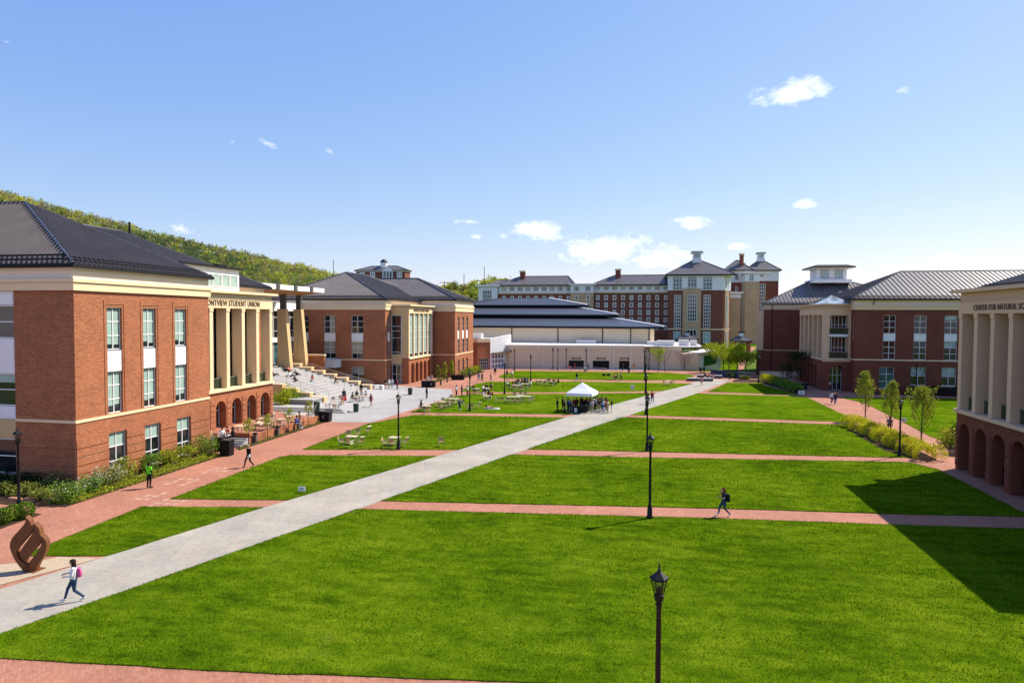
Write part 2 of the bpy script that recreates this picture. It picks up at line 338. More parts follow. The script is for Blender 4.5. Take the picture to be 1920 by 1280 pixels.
# ------------------------------------------------------------------ building helpers
def wall(mb, fr, u0, u1, z0, z1, holes, mat, depth=.22, rust=None, rmat=None):
    """wall face with openings (ua, ub, za, zb, arched) and their reveals"""
    us = sorted({u0, u1, *[h[0] for h in holes], *[h[1] for h in holes]}); zs = {z0, z1}
    for h in holes:
        zs |= {h[2], h[3]}
        if len(h) > 4 and h[4]: zs.add(h[3]-(h[1]-h[0])/2)
    us = [u for u in us if u0-1e-6 <= u <= u1+1e-6]; zs = sorted(z for z in zs if z0-1e-6 <= z <= z1+1e-6)
    for i in range(len(us)-1):
        for j in range(len(zs)-1):
            um, zm = (us[i]+us[i+1])/2, (zs[j]+zs[j+1])/2
            if any(h[0] < um < h[1] and h[2] < zm < h[3] for h in holes): continue
            mb.fquad(fr, us[i], us[i+1], zs[j], zs[j+1], 0, mat)
    for h in holes:
        ua, ub, za, zb = h[:4]; P = fr.P; ar = len(h) > 4 and h[4]; dp = h[5] if len(h) > 5 else depth
        top = zb-(ub-ua)/2 if ar else zb
        mb.poly([P(ua, za, 0), P(ua, top, 0), P(ua, top, -dp), P(ua, za, -dp)], mat)
        mb.poly([P(ub, za, -dp), P(ub, top, -dp), P(ub, top, 0), P(ub, za, 0)], mat)
        mb.poly([P(ua, za, -dp), P(ub, za, -dp), P(ub, za, 0), P(ua, za, 0)], mat)
        if ar:
            r = (ub-ua)/2; uc = (ua+ub)/2; n = 12; an = [math.pi*k/n for k in range(n+1)]
            A = [(uc-r*math.cos(a), top+r*math.sin(a)) for a in an]
            for k in range(n):
                (p, q), (p2, q2) = A[k], A[k+1]
                mb.poly([P(p, q, 0), P(p2, q2, 0), P(p2, zb, 0), P(p, zb, 0)], mat)
                mb.poly([P(p, q, 0), P(p, q, -dp), P(p2, q2, -dp), P(p2, q2, 0)], mat)
        else: mb.poly([P(ua, zb, 0), P(ub, zb, 0), P(ub, zb, -dp), P(ua, zb, -dp)], mat)
    if rust:                                  # projecting courses of the rusticated base
        za, zb, step, gap = rust; z = za
        while z+step-gap <= zb+1e-6:
            lo, hi = z, z+step-gap; spans = [(u0, u1)]
            for h in holes:
                if h[3] < lo or h[2] > hi: continue
                a, b = h[0], h[1]
                if len(h) > 4 and h[4]: a, b = a-.12, b+.12
                nsp = []
                for s, e in spans:
                    if b <= s or a >= e: nsp.append((s, e)); continue
                    if a > s: nsp.append((s, a))
                    if b < e: nsp.append((b, e))
                spans = nsp
            for s, e in spans:
                if e-s > .05: mb.fbox(fr, s, e, lo, hi, 0, .05, rmat or mat)
            z += step

def window(par, fr, u0, u1, z0, z1, cols=2, rows=3, rec=.2, fw=.075, glass='glass', blinds=None, bm='blind', name='window', bars=None, frame='frame', sill=None):
    mb = MB(); fm = M[frame]; w0, w1 = -rec-.06, -rec+.04
    mb.fbox(fr, u0, u0+fw, z0, z1, w0, w1, fm); mb.fbox(fr, u1-fw, u1, z0, z1, w0, w1, fm)
    mb.fbox(fr, u0+fw, u1-fw, z0, z0+fw, w0, w1, fm); mb.fbox(fr, u0+fw, u1-fw, z1-fw, z1, w0, w1, fm)
    for c in range(1, cols): u = u0+(u1-u0)*c/cols; mb.fbox(fr, u-fw/2, u+fw/2, z0+fw, z1-fw, w0+.005, w1-.005, fm)
    zb = bars if bars is not None else [z0+(z1-z0)*r/rows for r in range(1, rows)]
    ul = [u0+fw]+[u0+(u1-u0)*c/cols for c in range(1, cols)]+[u1-fw]
    for z in zb:
        for c in range(cols):
            a = ul[c]+(fw/2 if c else 0); b = ul[c+1]-(fw/2 if c < cols-1 else 0); mb.fbox(fr, a, b, z-fw/2, z+fw/2, w0+.01, w1-.01, fm)
    if sill: mb.fbox(fr, u0-.08, u1+.08, z0-.16, z0-.002, -rec, .09, M[sill])
    o = mb.build(name, par)
    g = MB(); g.fquad(fr, u0+fw/2, u1-fw/2, z0+fw/2, z1-fw/2, -rec-.01, M[glass]); g.build('pane', o)
    if blinds:
        b = MB()
        for c, (lo, hi) in enumerate(blinds):
            if hi > lo: b.fquad(fr, ul[c]+.05, ul[c+1]-.08, z0+(z1-z0)*lo, z0+(z1-z0)*hi, -rec-.004, M[bm])
        if b.f: b.build('blind', o)
    return o

def panel(par, fr, u0, u1, z0, z1, w0, w1, mat='white', name='spandrel_panel'):
    mb = MB(); mb.fbox(fr, u0, u1, z0, z1, w0, w1, M[mat]); h = z1-z0
    if h > .8: mb.fbox(fr, u0+.12, u1-.12, z0+.15, z1-.15, w1, w1+.02, M[mat])
    return mb.build(name, par)

def roof_faces(mb, polys, rib=.42, mat=None, rh=.11, rw=.07, guards=0, gm=None):
    for pts in polys:
        P = [np.array(p, float) for p in pts]; mb.poly(pts, mat)
        n = np.zeros(3)
        for i in range(len(P)): n += np.cross(P[i]-P[0], P[(i+1) % len(P)]-P[0])
        n /= np.linalg.norm(n)
        if n[2] < 0: n = -n
        h = np.cross([0, 0, 1], n); h /= np.linalg.norm(h); s = np.cross(n, h)
        hs = [p@h for p in P]; c = math.floor(min(hs)/rib)*rib+rib/2
        zmin = min(p[2] for p in P)
        def hit(val, ax):
            r = []
            for i in range(len(P)):
                a, b = P[i], P[(i+1) % len(P)]; da, db = a@ax-val, b@ax-val
                if (da < 0) != (db < 0): r.append(a+(b-a)*da/(da-db))
            return r
        while c < max(hs):
            r = hit(c, h)
            if len(r) == 2 and np.linalg.norm(r[0]-r[1]) > .15:
                a, b = sorted(r, key=lambda q: q[2]); e = h*rw/2; t = n*rh; lo = n*-.02
                mb.hexa([a-e+lo, a+e+lo, b+e+lo, b-e+lo, a-e+t, a+e+t, b+e+t, b-e+t], mat)
            c += rib
        if guards:
            low = min(p@s for p in P)
            for q in range(guards):
                r = hit(low+.45+.55*q, s)
                if len(r) == 2:
                    a, b = sorted(r, key=lambda v: v@h); e = s*.045
                    mb.hexa([a-e+n*.07, b-e+n*.07, b+e+n*.07, a+e+n*.07, a-e+n*.17, b-e+n*.17, b+e+n*.17, a+e+n*.17], gm)

def hip_roof(par, x0, x1, y0, y1, z, A, B, rib=.42, mat='roof', guards=0, name='roof', fas=.24, soffit='frieze', cap='cap', capr=.09, gables=''):
    """hip roof over an eave rectangle with ridge A-B (A at the lower coordinate)"""
    mb = MB(); m = M[mat]; c = [(x0, y0, z), (x1, y0, z), (x1, y1, z), (x0, y1, z)]
    if abs(B[0]-A[0]) >= abs(B[1]-A[1]): fs = [[c[0], c[1], B, A], [c[1], c[2], B], [c[2], c[3], A, B], [c[3], c[0], A]]
    else: fs = [[c[0], c[1], A], [c[1], c[2], B, A], [c[2], c[3], B], [c[3], c[0], A, B]]
    roof_faces(mb, fs, rib, m, guards=guards, gm=M['trim'])
    o = mb.build(name, par)
    g = MB(); t = M['trim']
    g.box(x0-.12, x1+.12, y0-.12, y0, z-fas, z+.03, t); g.box(x0-.12, x1+.12, y1, y1+.12, z-fas, z+.03, t)
    g.box(x1, x1+.12, y0, y1, z-fas, z+.03, t); g.box(x0-.12, x0, y0, y1, z-fas, z+.03, t)
    g.poly([(x0, y0, z-fas+.02), (x0, y1, z-fas+.02), (x1, y1, z-fas+.02), (x1, y0, z-fas+.02)], M[soffit])
    g.build('gutter', o)
    k = MB(); q = M[cap]; up = Vector((0, 0, .05))
    xr = abs(B[0]-A[0]) >= abs(B[1]-A[1])
    ends = [(c[0], A), (c[1], B if xr else A), (c[2], B), (c[3], A if xr else B), (A, B)]
    for a, b in ends:
        if (Vector(a)-Vector(b)).length > .1: k.tube([Vector(a)+up, Vector(b)+up], capr, q, 6)
    k.build('ridge_cap', o)
    return o

def text_part(par, fr, body, u0, u1, z0, z1, w, mat, name='lettering', depth=.05):
    cu = bpy.data.curves.new(name, 'FONT'); cu.body = body; cu.extrude = depth/2; cu.size = 1.0; cu.resolution_u = 2; cu.space_character = 1.08; cu.offset = .0
    tmp = bpy.data.objects.new('tmp', cu); COL.objects.link(tmp); dg = bpy.context.evaluated_depsgraph_get()
    me = bpy.data.meshes.new_from_object(tmp.evaluated_get(dg)); bpy.data.objects.remove(tmp); bpy.data.curves.remove(cu)
    n = len(me.vertices); co = np.empty(n*3); me.vertices.foreach_get('co', co); co = co.reshape(-1, 3)
    lo, hi = co.min(0), co.max(0); s = (co-lo)/(hi-lo); o0 = origin(par)
    out = np.array([fr.P(u0+(u1-u0)*a, z0+(z1-z0)*b, w+depth*(c_-.5)) for a, b, c_ in s])-np.array(o0)
    xs = s[:, 0]; polys = [list(p.vertices) for p in me.polygons]; bpy.data.meshes.remove(me); cut = [-1]; hi_ = 0
    for a, b in sorted((xs[p].min(), xs[p].max()) for p in polys):
        if a-hi_ > .018: cut.append((a+hi_)/2)
        hi_ = max(hi_, b)
    cut.append(2)
    for a, b in zip(cut, cut[1:]):                                   # one part per word
        idx = {i: k for k, i in enumerate(np.where((xs >= a) & (xs < b))[0])}
        wm_ = bpy.data.meshes.new(name); wm_.from_pydata([tuple(out[i]) for i in idx], [], [[idx[i] for i in p] for p in polys if p[0] in idx]); wm_.materials.append(M[mat]); link(name, wm_, par)

# ------------------------------------------------------------------ ground
def sheet(name, pts, z, mat, kind='structure'):
    mb = MB(); mb.poly([(x, y, z) for x, y in pts], M[mat]); o = mb.build(name); tag(o, kind=kind); return o
sheet('ground', [(-1500, -60), (1500, -60), (1500, 2600), (-1500, 2600)], 0.0, 'field')
sheet('brick_paving', [(-66, 2), (48, 2), (48, 158.5), (-45, 157)], 0.006, 'paver')
def LE(y): return float(np.interp(y, [5, 23.64, 37.69, 55.06, 80.19, 108.2, 134.2], [-33.6, -27.6, -23.3, -17.3, -9.0, 1.75, 11.16]))
def RE(y): return float(np.interp(y, [5, 20.51, 39.8, 57.12, 85.32, 110.98, 135.7], [-29.0, -23.58, -16.95, -11.13, -.85, 8.92, 17.01]))
ys = [6, 20.5, 38, 57, 80.2, 108.2, 134.5]
sheet('stone_path', [(RE(y), y) for y in ys]+[(17.6, 137), (14, 137.5), (11.6, 135.5)]+[(LE(y), y) for y in ys[::-1]], 0.014, 'slab')
sheet('plaza', [at(512, 764), at(563, 790.5), at(697, 791.5), at(776, 766.5), at(850, 742.3), at(846, 729.5), at(764, 725), (-46, 113.8), (-62, 113.8), (-62, 72), (-42, 71)], 0.010, 'plaza')
def lawn(pts, z=.045, jit=.035, step=.8):
    out = []
    for i in range(len(pts)):
        a, b = np.array(pts[i][:2]), np.array(pts[(i+1) % len(pts)][:2]); L = np.linalg.norm(b-a); n = max(1, int(L/max(step, L/60)))
        t = (b-a)/max(L, 1e-6); q = np.array([-t[1], t[0]])
        for k in range(n): out.append(tuple(a+(b-a)*k/n+q*random.uniform(-jit, jit)))
    mb = MB(); mb.prism(out, 0.0, z, M['grass']); o = mb.build('lawn'); tag(o, kind='structure'); return out
CURB = [(23.4, 43.2), (23.4, 59), (23.9, 67), (24.7, 82), (25.0, 88)]
LAWNS = []
def L(*p): LAWNS.append(lawn(list(p)))
# right of the stone path
L((RE(18.85), 18.85), (-12.6, 20.0), (-4.1, 21.2), (10, 22.8), (23.4, 24.4), (23.4, 43.1), (15.3, 42.25), (4.4, 41.3), (RE(38.65), 38.65))
L((RE(40.7), 40.7), (4.6, 43.5), (16.1, 44.65), (23.4, 45.7), (23.4, 58.6), (22.2, 60.9), (21.6, 61.1), (-.1, 58.2), (RE(57.0), 57.0))
L((RE(59.7), 59.7), (-.1, 60.8), (21.9, 63.0), (23.2, 63.2), (23.9, 67), (24.9, 80.9), (23, 81.3), (-1.8, 81.5), (RE(81.3), 81.3))
L((RE(83.9), 83.9), (23.6, 83.7), (24.9, 83.8), (25.0, 88), at(1514, 745), at(1480, 742.4), at(1330, 738.4), (RE(110.5), 110.5))
L(at(1327, 734.6), at(1364, 717.5), at(1432, 718), at(1432, 722), at(1503, 741.5), at(1480, 739.6))
# left of the stone path
L((-30.3, 27.6), (-30.8, 36.3), (LE(37.75), 37.75), (LE(28.4), 28.4))
L((-30.3, 38.3), (-30.3, 51.8), (-29.8, 52.6), (LE(55.0), 55.0), (LE(39.6), 39.6))
L((-30.0, 55.2), (-30.15, 70), at(777, 778.5), (LE(79.7), 79.7), (LE(69), 69), (LE(58.1), 58.1))
L(at(768, 773.2), at(850, 743.2), at(882, 738.6), at(1059, 738.2), (LE(109.8), 109.8), (LE(95), 95), (LE(82.6), 82.6))
L(at(866, 733.6), at(873, 727.5), at(895, 719.5), at(914, 715.6), at(1078, 715.3), at(1300, 719.2), (LE(113), 113), at(1059, 735.1), at(882, 735.2))
L(at(934, 706.5), at(943, 701.5), at(966, 695.4), at(1256, 698.9), at(1303, 703.6), at(1290, 712.4), at(1180, 713), at(1078, 711.7), at(948, 709.6))
# right of the right-hand walk, and beyond the far planters
L(at(1575, 745.2), (52, 113.2), (58, 113.2), (58, 70), (29.6, 70), (29.2, 75.5), (30, 84), (31.4, 103))
L((9.8, 157.2), (20.5, 157.0), (22, 163), (24.4, 178), (34, 240), (48, 300), (75, 400), (20, 400), (20, 290), (14, 178), (12.5, 172))
def bed(name, pts, z, mat): sheet(name, pts, z, mat)
bed('planting_bed', [(-35.4, 35.3), (-35.35, 51.6), (-38.5, 52.4), (-38.5, 39.4), (-62, 39.4), (-62, 36.6), (-38.3, 34.9)], .03, 'mulch')
bed('mulch_bed', [at(78, 964), at(45, 959), at(0, 955), (-62, 33.2), (-62, 30), at(0, 992)], .03, 'mulch')
bed('gravel_bed', [at(187, 1047), at(112, 1044), at(72, 1052), (-30.2, 26.4), (-30.2, 22.6), at(0, 1097)], .03, 'gravel')
bed('planting_strip', [(-36.25, 54.2), (-35.4, 53.8), (-35.35, 70.3), (-36.25, 70.6)], .03, 'mulch')
bed('shrub_bed', [at(1590, 792), at(1640, 806), at(1757, 862), at(1740, 866), at(1660, 846), at(1588, 806)], .052, 'mulch')
bed('far_shrub_bed', [at(1378, 711.5), at(1432, 712), at(1505, 735), at(1500, 741), at(1425, 717), at(1372, 716)], .052, 'mulch')
bed('union_far_bed', [(-36.9, 129), (-36.9, 146), (-34.6, 146), (-34.2, 139), (-34.2, 131), (-35, 127)], .03, 'mulch')
bed('science_bed', [(35, 116.2), (58, 114.9), (58, 118.5), (35, 118.5)], .03, 'mulch')
bed('corner_bed', [(26.6, 64.5), (29.6, 64.5), (33, 70), (29.6, 74), (28.6, 70)], .03, 'mulch')
bed('arena_walk', [(-40, 152.3), (0, 157.2), (14, 160.6), (14, 164), (0, 162.5), (-40, 156.5)], .012, 'step')
bed('gazebo_walk', [(22, 163), (23.2, 163), (36, 240), (48, 300), (45, 300), (33, 240)], .06, 'paver')

# ------------------------------------------------------------------ brick building with stone bands
def block(par, x0, x1, y0, y1, zc, zs0, zs1, zt, faces, z0=0.0, rust=True, corn=.16, brick='brick', course=.2):
    """brick walls (wall), stone belt (stone_course), stone cornice band and cream frieze; faces: dict side->holes"""
    frs = {'+X': (FX(x1), y0, y1), '-Y': (FY(y0), x0, x1), '-X': (FXm(x0), -y1, -y0), '+Y': (FYp(y1), -x1, -x0)}
    mb = MB()
    for k, (fr, a, b) in frs.items():
        wall(mb, fr, a, b, z0, zs0, faces.get(k, []), M[brick], rust=(z0+.35, zc-.75, .6, .075) if rust else None)
    mb.box(x0+.3, x1-.3, y0+.3, y1-.3, zs1, zt-.05, M['frieze']); mb.build('wall', par)
    c = MB(); e = .07
    for k, (fr, a, b) in frs.items():
        spans = [(a-e if k in ('-Y', '+Y') else a, b+e if k in ('-Y', '+Y') else b)]
        for h in faces.get(k, []):
            if h[2] < zc+course and h[3] > zc: spans = [q for s, t in spans for q in ((s, min(t, h[0])), (max(s, h[1]), t)) if q[1]-q[0] > .05]
        for s, t in spans: c.fbox(fr, s, t, zc, zc+course, 0.0, e, M['stone'])
    c.build('stone_course', par)
    d = MB(); h = zs1-zs0
    d.box(x0-corn, x1+corn, y0-corn, y1+corn, zs0, zs0+h*.72, M['stone']); d.box(x0-corn-.1, x1+corn+.1, y0-corn-.1, y1+corn+.1, zs0+h*.72, zs1, M['stone'])
    d.build('cornice', par)
    f = MB(); f.box(x0-.03, x1+.03, y0-.03, y1+.03, zs1, zt, M['frieze'])
    n = 0
    while zs1+.28*(n+1) < zt-.1: n += 1; z = zs1+.28*n; f.box(x0-.05, x1+.05, y0-.05, y1+.05, z, z+.03, M['frieze'])
    f.build('frieze', par)

BB = [(.42, 1), (.42, 1)]
def wstack(par, fr, a, b, zs, blinds1=None, blinds2=None, bm='blind', rec=.2, glass='glass', hood=True):
    """two storeys of windows with a white panel between: zs = z of top, panel top, panel bottom, bottom"""
    window(par, fr, a, b, zs[1], zs[0], blinds=blinds1, bm=bm, rec=rec, glass=glass); window(par, fr, a, b, zs[3], zs[2], blinds=blinds2, bm=bm, rec=rec, glass=glass)
    panel(par, fr, a, b, zs[2], zs[1], -rec, -.06)
    if hood:
        mb = MB(); mb.fbox(fr, a-.28, b+.28, zs[0]+.22, zs[0]+.55, 0, .04, M['brick']); mb.fbox(fr, a-.28, a-.16, zs[3], zs[0]+.22, 0, .035, M['brick']); mb.fbox(fr, b+.16, b+.28, zs[3], zs[0]+.22, 0, .035, M['brick']); mb.build('brick_surround', par)

def portico(par, fr, u0, u1, depth, zsill, zlin, zfr, ztop, bays, arches, zarch, words=None, wspan=None, fin=1.15, pier=.52, ends=(True, True), inset=(.3, .3), bk='brick', stone='stone', archglass=True, glassrec=None, over=.5, glassrail=True, zbase=0.0, text_z=None, sides=True):
    """stone colonnade of deep piers on a brick arcade; fr faces the lawn"""
    pitch = (u1-u0-pier)/bays; mb = MB(); back = fin+.35; st = M[stone]
    pm = MB()
    for k in range(bays+1):
        a = u0+pitch*k; p = MB()
        p.fbox(fr, a, a+pier, zsill, zlin-.35, -fin, 0, st); p.fbox(fr, a-.04, a+pier+.04, zlin-.35, zlin, -fin, .05, st)
        p.build('pier', par)
    e = MB(); P = fr
    e.fbox(fr, u0-.02, u1+.02, zlin, zfr, -depth, .06, st); e.fbox(fr, u0+.05, u1-.05, zfr, ztop-.25, -depth, -.05, st); e.fbox(fr, u0-.06, u1+.06, zfr-.06, zfr, -depth, .12, st)
    e.fbox(fr, u0-over, u1+over, ztop-.25, ztop, -depth, over, st); e.build('entablature', par)
    s = MB(); s.fbox(fr, u0-.1, u1+.1, zsill-.28, zsill, -depth, .22, st); s.build('sill', par)
    if words: text_part(par, fr, words, wspan[0], wspan[1], *(text_z or (zlin+.3, zfr-.22)), .09, 'ink')
    # brick arcade
    w = MB(); holes = [(a, b, zbase, zarch, True, .75) for a, b in arches]
    wall(w, fr, u0, u1, 0, zsill-.28, holes, M[bk], rust=(.35, zsill-1.0, .55, .07))
    w.fbox(fr, u0+.2, u1-.2, 0, zsill-.3, -depth, -depth+.1, M[bk])
    if ends[0]: w.fbox(fr, u0, u0+.2, 0, zsill-.3, -depth, -.01, M[bk])
    if ends[1]: w.fbox(fr, u1-.2, u1, 0, zsill-.3, -depth, -.01, M[bk])
    w.build('arcade', par)
    for a, b in (arches if archglass else []):
        g = window(par, fr, a+.02, b-.02, zbase, zarch-.02, cols=2, rows=1, rec=.82, bars=[zbase+(zarch-zbase)*.62], name='arched_window', glass='glass')
    # glazed wall behind the piers
    gr = glassrec if glassrec is not None else back
    for k in range(bays):
        a = u0+pitch*k+pier; b = u0+pitch*(k+1); H = zlin-zsill
        window(par, fr, a, b, zsill, zlin, cols=1, rows=1, rec=gr, bars=[zsill+H*q for q in (.09, .44, .60, .68)], glass='glass', name='portico_window', blinds=[(.08, .98)] if glassrec is not None else None)
        if glassrail:
            r = MB(); r.fbox(fr, a+.02, b-.05, zsill, zsill+1.0, -.62, -.60, M['glass_clear']); r.fbox(fr, a, b, zsill+1.0, zsill+1.06, -.64, -.58, M['steel_light']); r.build('balustrade', par)
    q = MB(); q.fbox(fr, u0+inset[0], u1-inset[1], zlin-.05, zlin+.02, -depth, -.3, st); q.fbox(fr, u0+inset[0], u1-inset[1], zsill-.3, zsill-.29, -depth, -.2, st)
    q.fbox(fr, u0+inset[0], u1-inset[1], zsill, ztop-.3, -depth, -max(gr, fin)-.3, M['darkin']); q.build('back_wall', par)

def downpipe(par, fr, u, z0, z1, mat='trim'):
    mb = MB(); mb.tube([fr.P(u, z0, .1), fr.P(u, z1-.6, .1), fr.P(u, z1, .55)], .07, M[mat], 6); mb.build('downpipe', par)

# ---- near union wing
UN = empty('student_union_hall', (-50, 56, 0), 'nearest red brick hall at the left edge, white panels between its windows', 'hall', 'brick halls around the lawn')
X1 = -38.5
up = (12.62, 9.5, 7.89, 4.78); cols1 = [(42.22, 43.66), (45.82, 47.24), (49.45, 50.9)]; gcol = [(42.2, 43.95), (45.82, 47.6), (49.5, 51.28)]
hX = [h for (a, b) in cols1 for h in ((a, b, up[1], up[0]), (a, b, up[3], up[2]), (a, b, up[2], up[1]))]+[(a, b, .12, 3.36) for a, b in gcol]
bayX = [(-47.2, -43.46), (-54.6, -50.9)]
hY = [h for a, b in bayX for h in ((a, b, .3, 13.74),)]
block(UN, -73.5, X1, 39.35, 53.86, 4.53, 13.75, 14.55, 15.5, {'+X': hX, '-Y': hY})
fr = FX(X1)
for i, (a, b) in enumerate(cols1): wstack(UN, fr, a, b, up, [(.16 if i else .13, .95), (.12, .95)], [(.18, .96), (.2, .97)])
for a, b in gcol: window(UN, fr, a, b, .12, 3.36, blinds=[(.68, .97), (.68, .97)], sill='stone')
fr = FY(39.35)
for a, b in bayX:
    for z0, z1, c in ((12.75, 13.74, 0), (10.39, 12.72, 1), (7.91, 10.36, 0), (5.6, 7.89, 1), (4.66, 5.57, 0), (3.28, 4.63, 2), (.76, 3.25, 1)):
        if c == 1: window(UN, fr, a, b, z0, z1, cols=2, rows=2, rec=.15, blinds=[(.72, .96)]*2 if z0 > 5 and z0 < 6 else None)
        else: panel(UN, fr, a, b, z0, z1, -.2, -.05, 'white' if c == 0 else 'tan')
    panel(UN, fr, a, b, .3, .73, -.2, .04, 'stone', 'sill')
hip_roof(UN, -74.0, X1+.32, 39.05, 54.05, 15.55, (-62, 46.4, 21.25), (-49.9, 46.4, 21.25), guards=2)
block(UN, -67.5, -44.5, 53.86, 72.6, 4.53, 13.5, 14.4, 15.4, {}, rust=False)
hip_roof(UN, -68.2, -43.9, 45.5, 73.2, 15.5, (-56, 50, 21.2), (-56, 63.5, 21.2), guards=0)
portico(UN, FX(-42.0), 56.25, 70.28, 2.5, 4.62, 12.85, 13.85, 14.62, 5, [(57.1, 58.75), (59.8, 61.46), (62.48, 64.2), (65.2, 66.9), (67.8, 69.65)], 3.42, 'MONTVIEW STUDENT UNION', (58.0, 67.6), zbase=.6, text_z=(13.08, 13.66))
mb = MB(); mb.box(-52, -43.5, 56.6, 66.2, 14.4, 17.05, M['white']); mb.box(-52.4, -43.1, 56.4, 66.5, 17.05, 17.22, M['trim']); mb.build('roof_monitor', UN)
for k in range(6): window(UN, FX(-43.5), 57.4+1.42*k, 58.72+1.42*k, 15.1, 16.4, cols=1, rows=1, rec=-.03, glass='blind', name='monitor_window')
mb = MB(); mb.box(-50, -48.8, 70.2, 71.5, 16, 17.7, M['brick']); mb.box(-50.15, -48.65, 70.05, 71.65, 17.7, 18.1, M['trim']); mb.build('chimney', UN)
mb = MB(); mb.tube([(-57, 66, 20), (-57, 66, 22.6)], .12, M['trim'], 8); mb.build('vent_pipe', UN)

# ---- far union wing, mirrored about the steps
UF = empty('student_union_hall', (-50, 128, 0), 'middle red brick hall beyond the steps, with dark roof and five brick arches', 'hall', 'brick halls around the lawn')
w2 = (12.3, 9.15, 7.62, 4.6)
cA = [(-61.3, -59.15), (-56.1, -53.92), (-50.87, -48.64)]
hA = [h for a, b in cA for h in ((a, b, w2[1], w2[0]), (a, b, w2[3], w2[2]), (a, b, w2[2], w2[1]))]+[(-50.9, -48.4, .7, 3.2)]
sl = (112.15, 113.3)
hAx = [(sl[0], sl[1], 5.1, 12.2), (sl[0], sl[1], .4, 3.4)]
block(UF, -67.5, -44.5, 111, 129.3, 4.32, 13.3, 14.25, 15.15, {'-Y': hA, '+X': hAx})
fr = FY(111)
for i, (a, b) in enumerate(cA): wstack(UF, fr, a, b, w2, [(0, 0), (.02, .97)] if i == 1 else None, [(.3, .97), (.3, .97)], 'blind_tan', hood=False)
window(UF, fr, -50.9, -48.4, .7, 3.2, rows=2, blinds=[(.55, .95), (.4, .95)], bm='blind_tan')
fr = FX(-44.5); window(UF, fr, sl[0], sl[1], 9.3, 12.2, cols=1, rows=2); panel(UF, fr, sl[0], sl[1], 7.7, 9.28, -.2, -.05); window(UF, fr, sl[0], sl[1], 5.1, 7.68, cols=1, rows=2); window(UF, fr, sl[0], sl[1], .4, 3.4, cols=1, rows=3)
hip_roof(UF, -68.0, -44.1, 110.6, 140, 15.22, (-56, 120, 20.55), (-56, 130, 20.55), guards=2, capr=.13)
cE = [(130.3, 131.65), (133.75, 135.2), (136.95, 138.45)]; cE = [(a+1.0, b+1.0) for a, b in cE]
hE = [h for a, b in cE for h in ((a, b, 4.75, 12.14), (a, b, .9, 3.4))]
block(UF, -75, -37.0, 129.3, 143.9, 4.4, 13.2, 14.35, 15.55, {'+X': hE})
fr = FX(-37.0)
for a, b in cE: wstack(UF, fr, a, b, (12.14, 9.28, 7.6, 4.75), None, None); window(UF, fr, a, b, .9, 3.4)
hip_roof(UF, -75.4, -36.6, 128.9, 144.3, 15.62, (-60, 136.6, 20.3), (-47.3, 136.6, 20.3), guards=2, capr=.13)
portico(UF, FX(-41.2), 114.0, 127.7, 3.4, 4.74, 12.75, 13.84, 14.3, 5, [(115.2+2.35*k, 116.75+2.35*k) for k in range(5)], 3.75, 'MONTVIEW STUDENT UNION', (116.3, 125.1), glassrec=.26, fin=.42, pier=.40, glassrail=False, archglass=False, text_z=(13.02, 13.6))
fr = FY(113.97)
sm = MB(); sm.fbox(fr, -42.5, -41.2, 0, 4.66, 0, .1, M['brick']); sm.build('side_wall', UF); sm = MB(); sm.fbox(fr, -44.5, -41.2, 4.66, 13.8, 0, .08, M['tan']); sm.build('stone_side', UF); sm = MB(); sm.fbox(fr, -44.5, -42.5, 3.6, 4.66, 0, .12, M['tan']); sm.build('door_lintel', UF)
window(UF, fr, -44.4, -42.54, 5.24, 12.36, cols=1, rows=1, rec=-.14, bars=[5.75, 8.3, 9.55, 10.4], name='stair_window'); window(UF, fr, -44.3, -42.6, .05, 3.5, cols=2, rows=2, rec=-.16, name='glazed_door')

# ---- glazed link, canopy and pylons between the union wings
LK = empty('glazed_entrance_link', (-62, 92, 0), 'glazed entrance block set back behind the tapered pylons at the head of the steps', 'building')
mb = MB(); mb.box(-72, -61, 72.4, 111.2, 4.0, 14.2, M['tan']); mb.box(-72, -60.4, 72.2, 110.6, 13.0, 14.4, M['white']); mb.box(-72, -60.6, 72.2, 110.6, 7.7, 8.4, M['white']); mb.build('wall', LK)
for k in range(9): window(LK, FX(-61), 74+4.05*k, 77.8+4.05*k, 8.4, 13.0, cols=3, rows=1, bars=[9.6, 11.9], rec=-.05); window(LK, FX(-61), 74+4.05*k, 77.8+4.05*k, 4.05, 7.7, cols=2, rows=1, rec=-.05, glass='glass_teal', name='entrance_glazing')
CP = empty('entrance_canopy', (-56, 99, 0), 'flat white edged canopy with timber underside on two tapered tan pylons', 'canopy')
mb = MB(); mb.box(-64, -52.2, 82.8, 103.4, 16.0, 16.72, M['white']); mb.build('roof', CP)
mb = MB(); mb.poly([(-63.9, 82.9, 15.98), (-63.9, 103.3, 15.98), (-57.5, 102.9, 15.45), (-57.5, 83.3, 15.45)], M['wood']); mb.poly([(-57.5, 83.3, 15.45), (-57.5, 102.9, 15.45), (-52.3, 103.3, 15.98), (-52.3, 82.9, 15.98)], M['wood']); mb.build('soffit', CP)
for k in range(4): mb = MB(); y = 83.6+5.0*k; mb.box(-52.4, -52.0, y, y+.7, 15.9, 16.85, M['steel']); mb.build('bracket', CP)
for y, zb in ((97.9, 3.6), (102.9, 3.8)):
    mb = MB(); zt = 13.25
    mb.hexa([(-57.0, y-.45, zb), (-55.1, y-.45, zb), (-55.1, y+.45, zb), (-57.0, y+.45, zb), (-57.0, y-.45, zt), (-55.95, y-.45, zt), (-55.95, y+.45, zt), (-57.0, y+.45, zt)], M['tan'])
    mb.box(-57.3, -56.6, y-.55, y+.40, zb, zt-.002, M['tan']); pl = mb.build('pylon', CP)
    mb = MB(); mb.box(-56.95, -56.1, y-.3, y+.3, zt, 15.6, M['steel']); mb.build('post', CP)

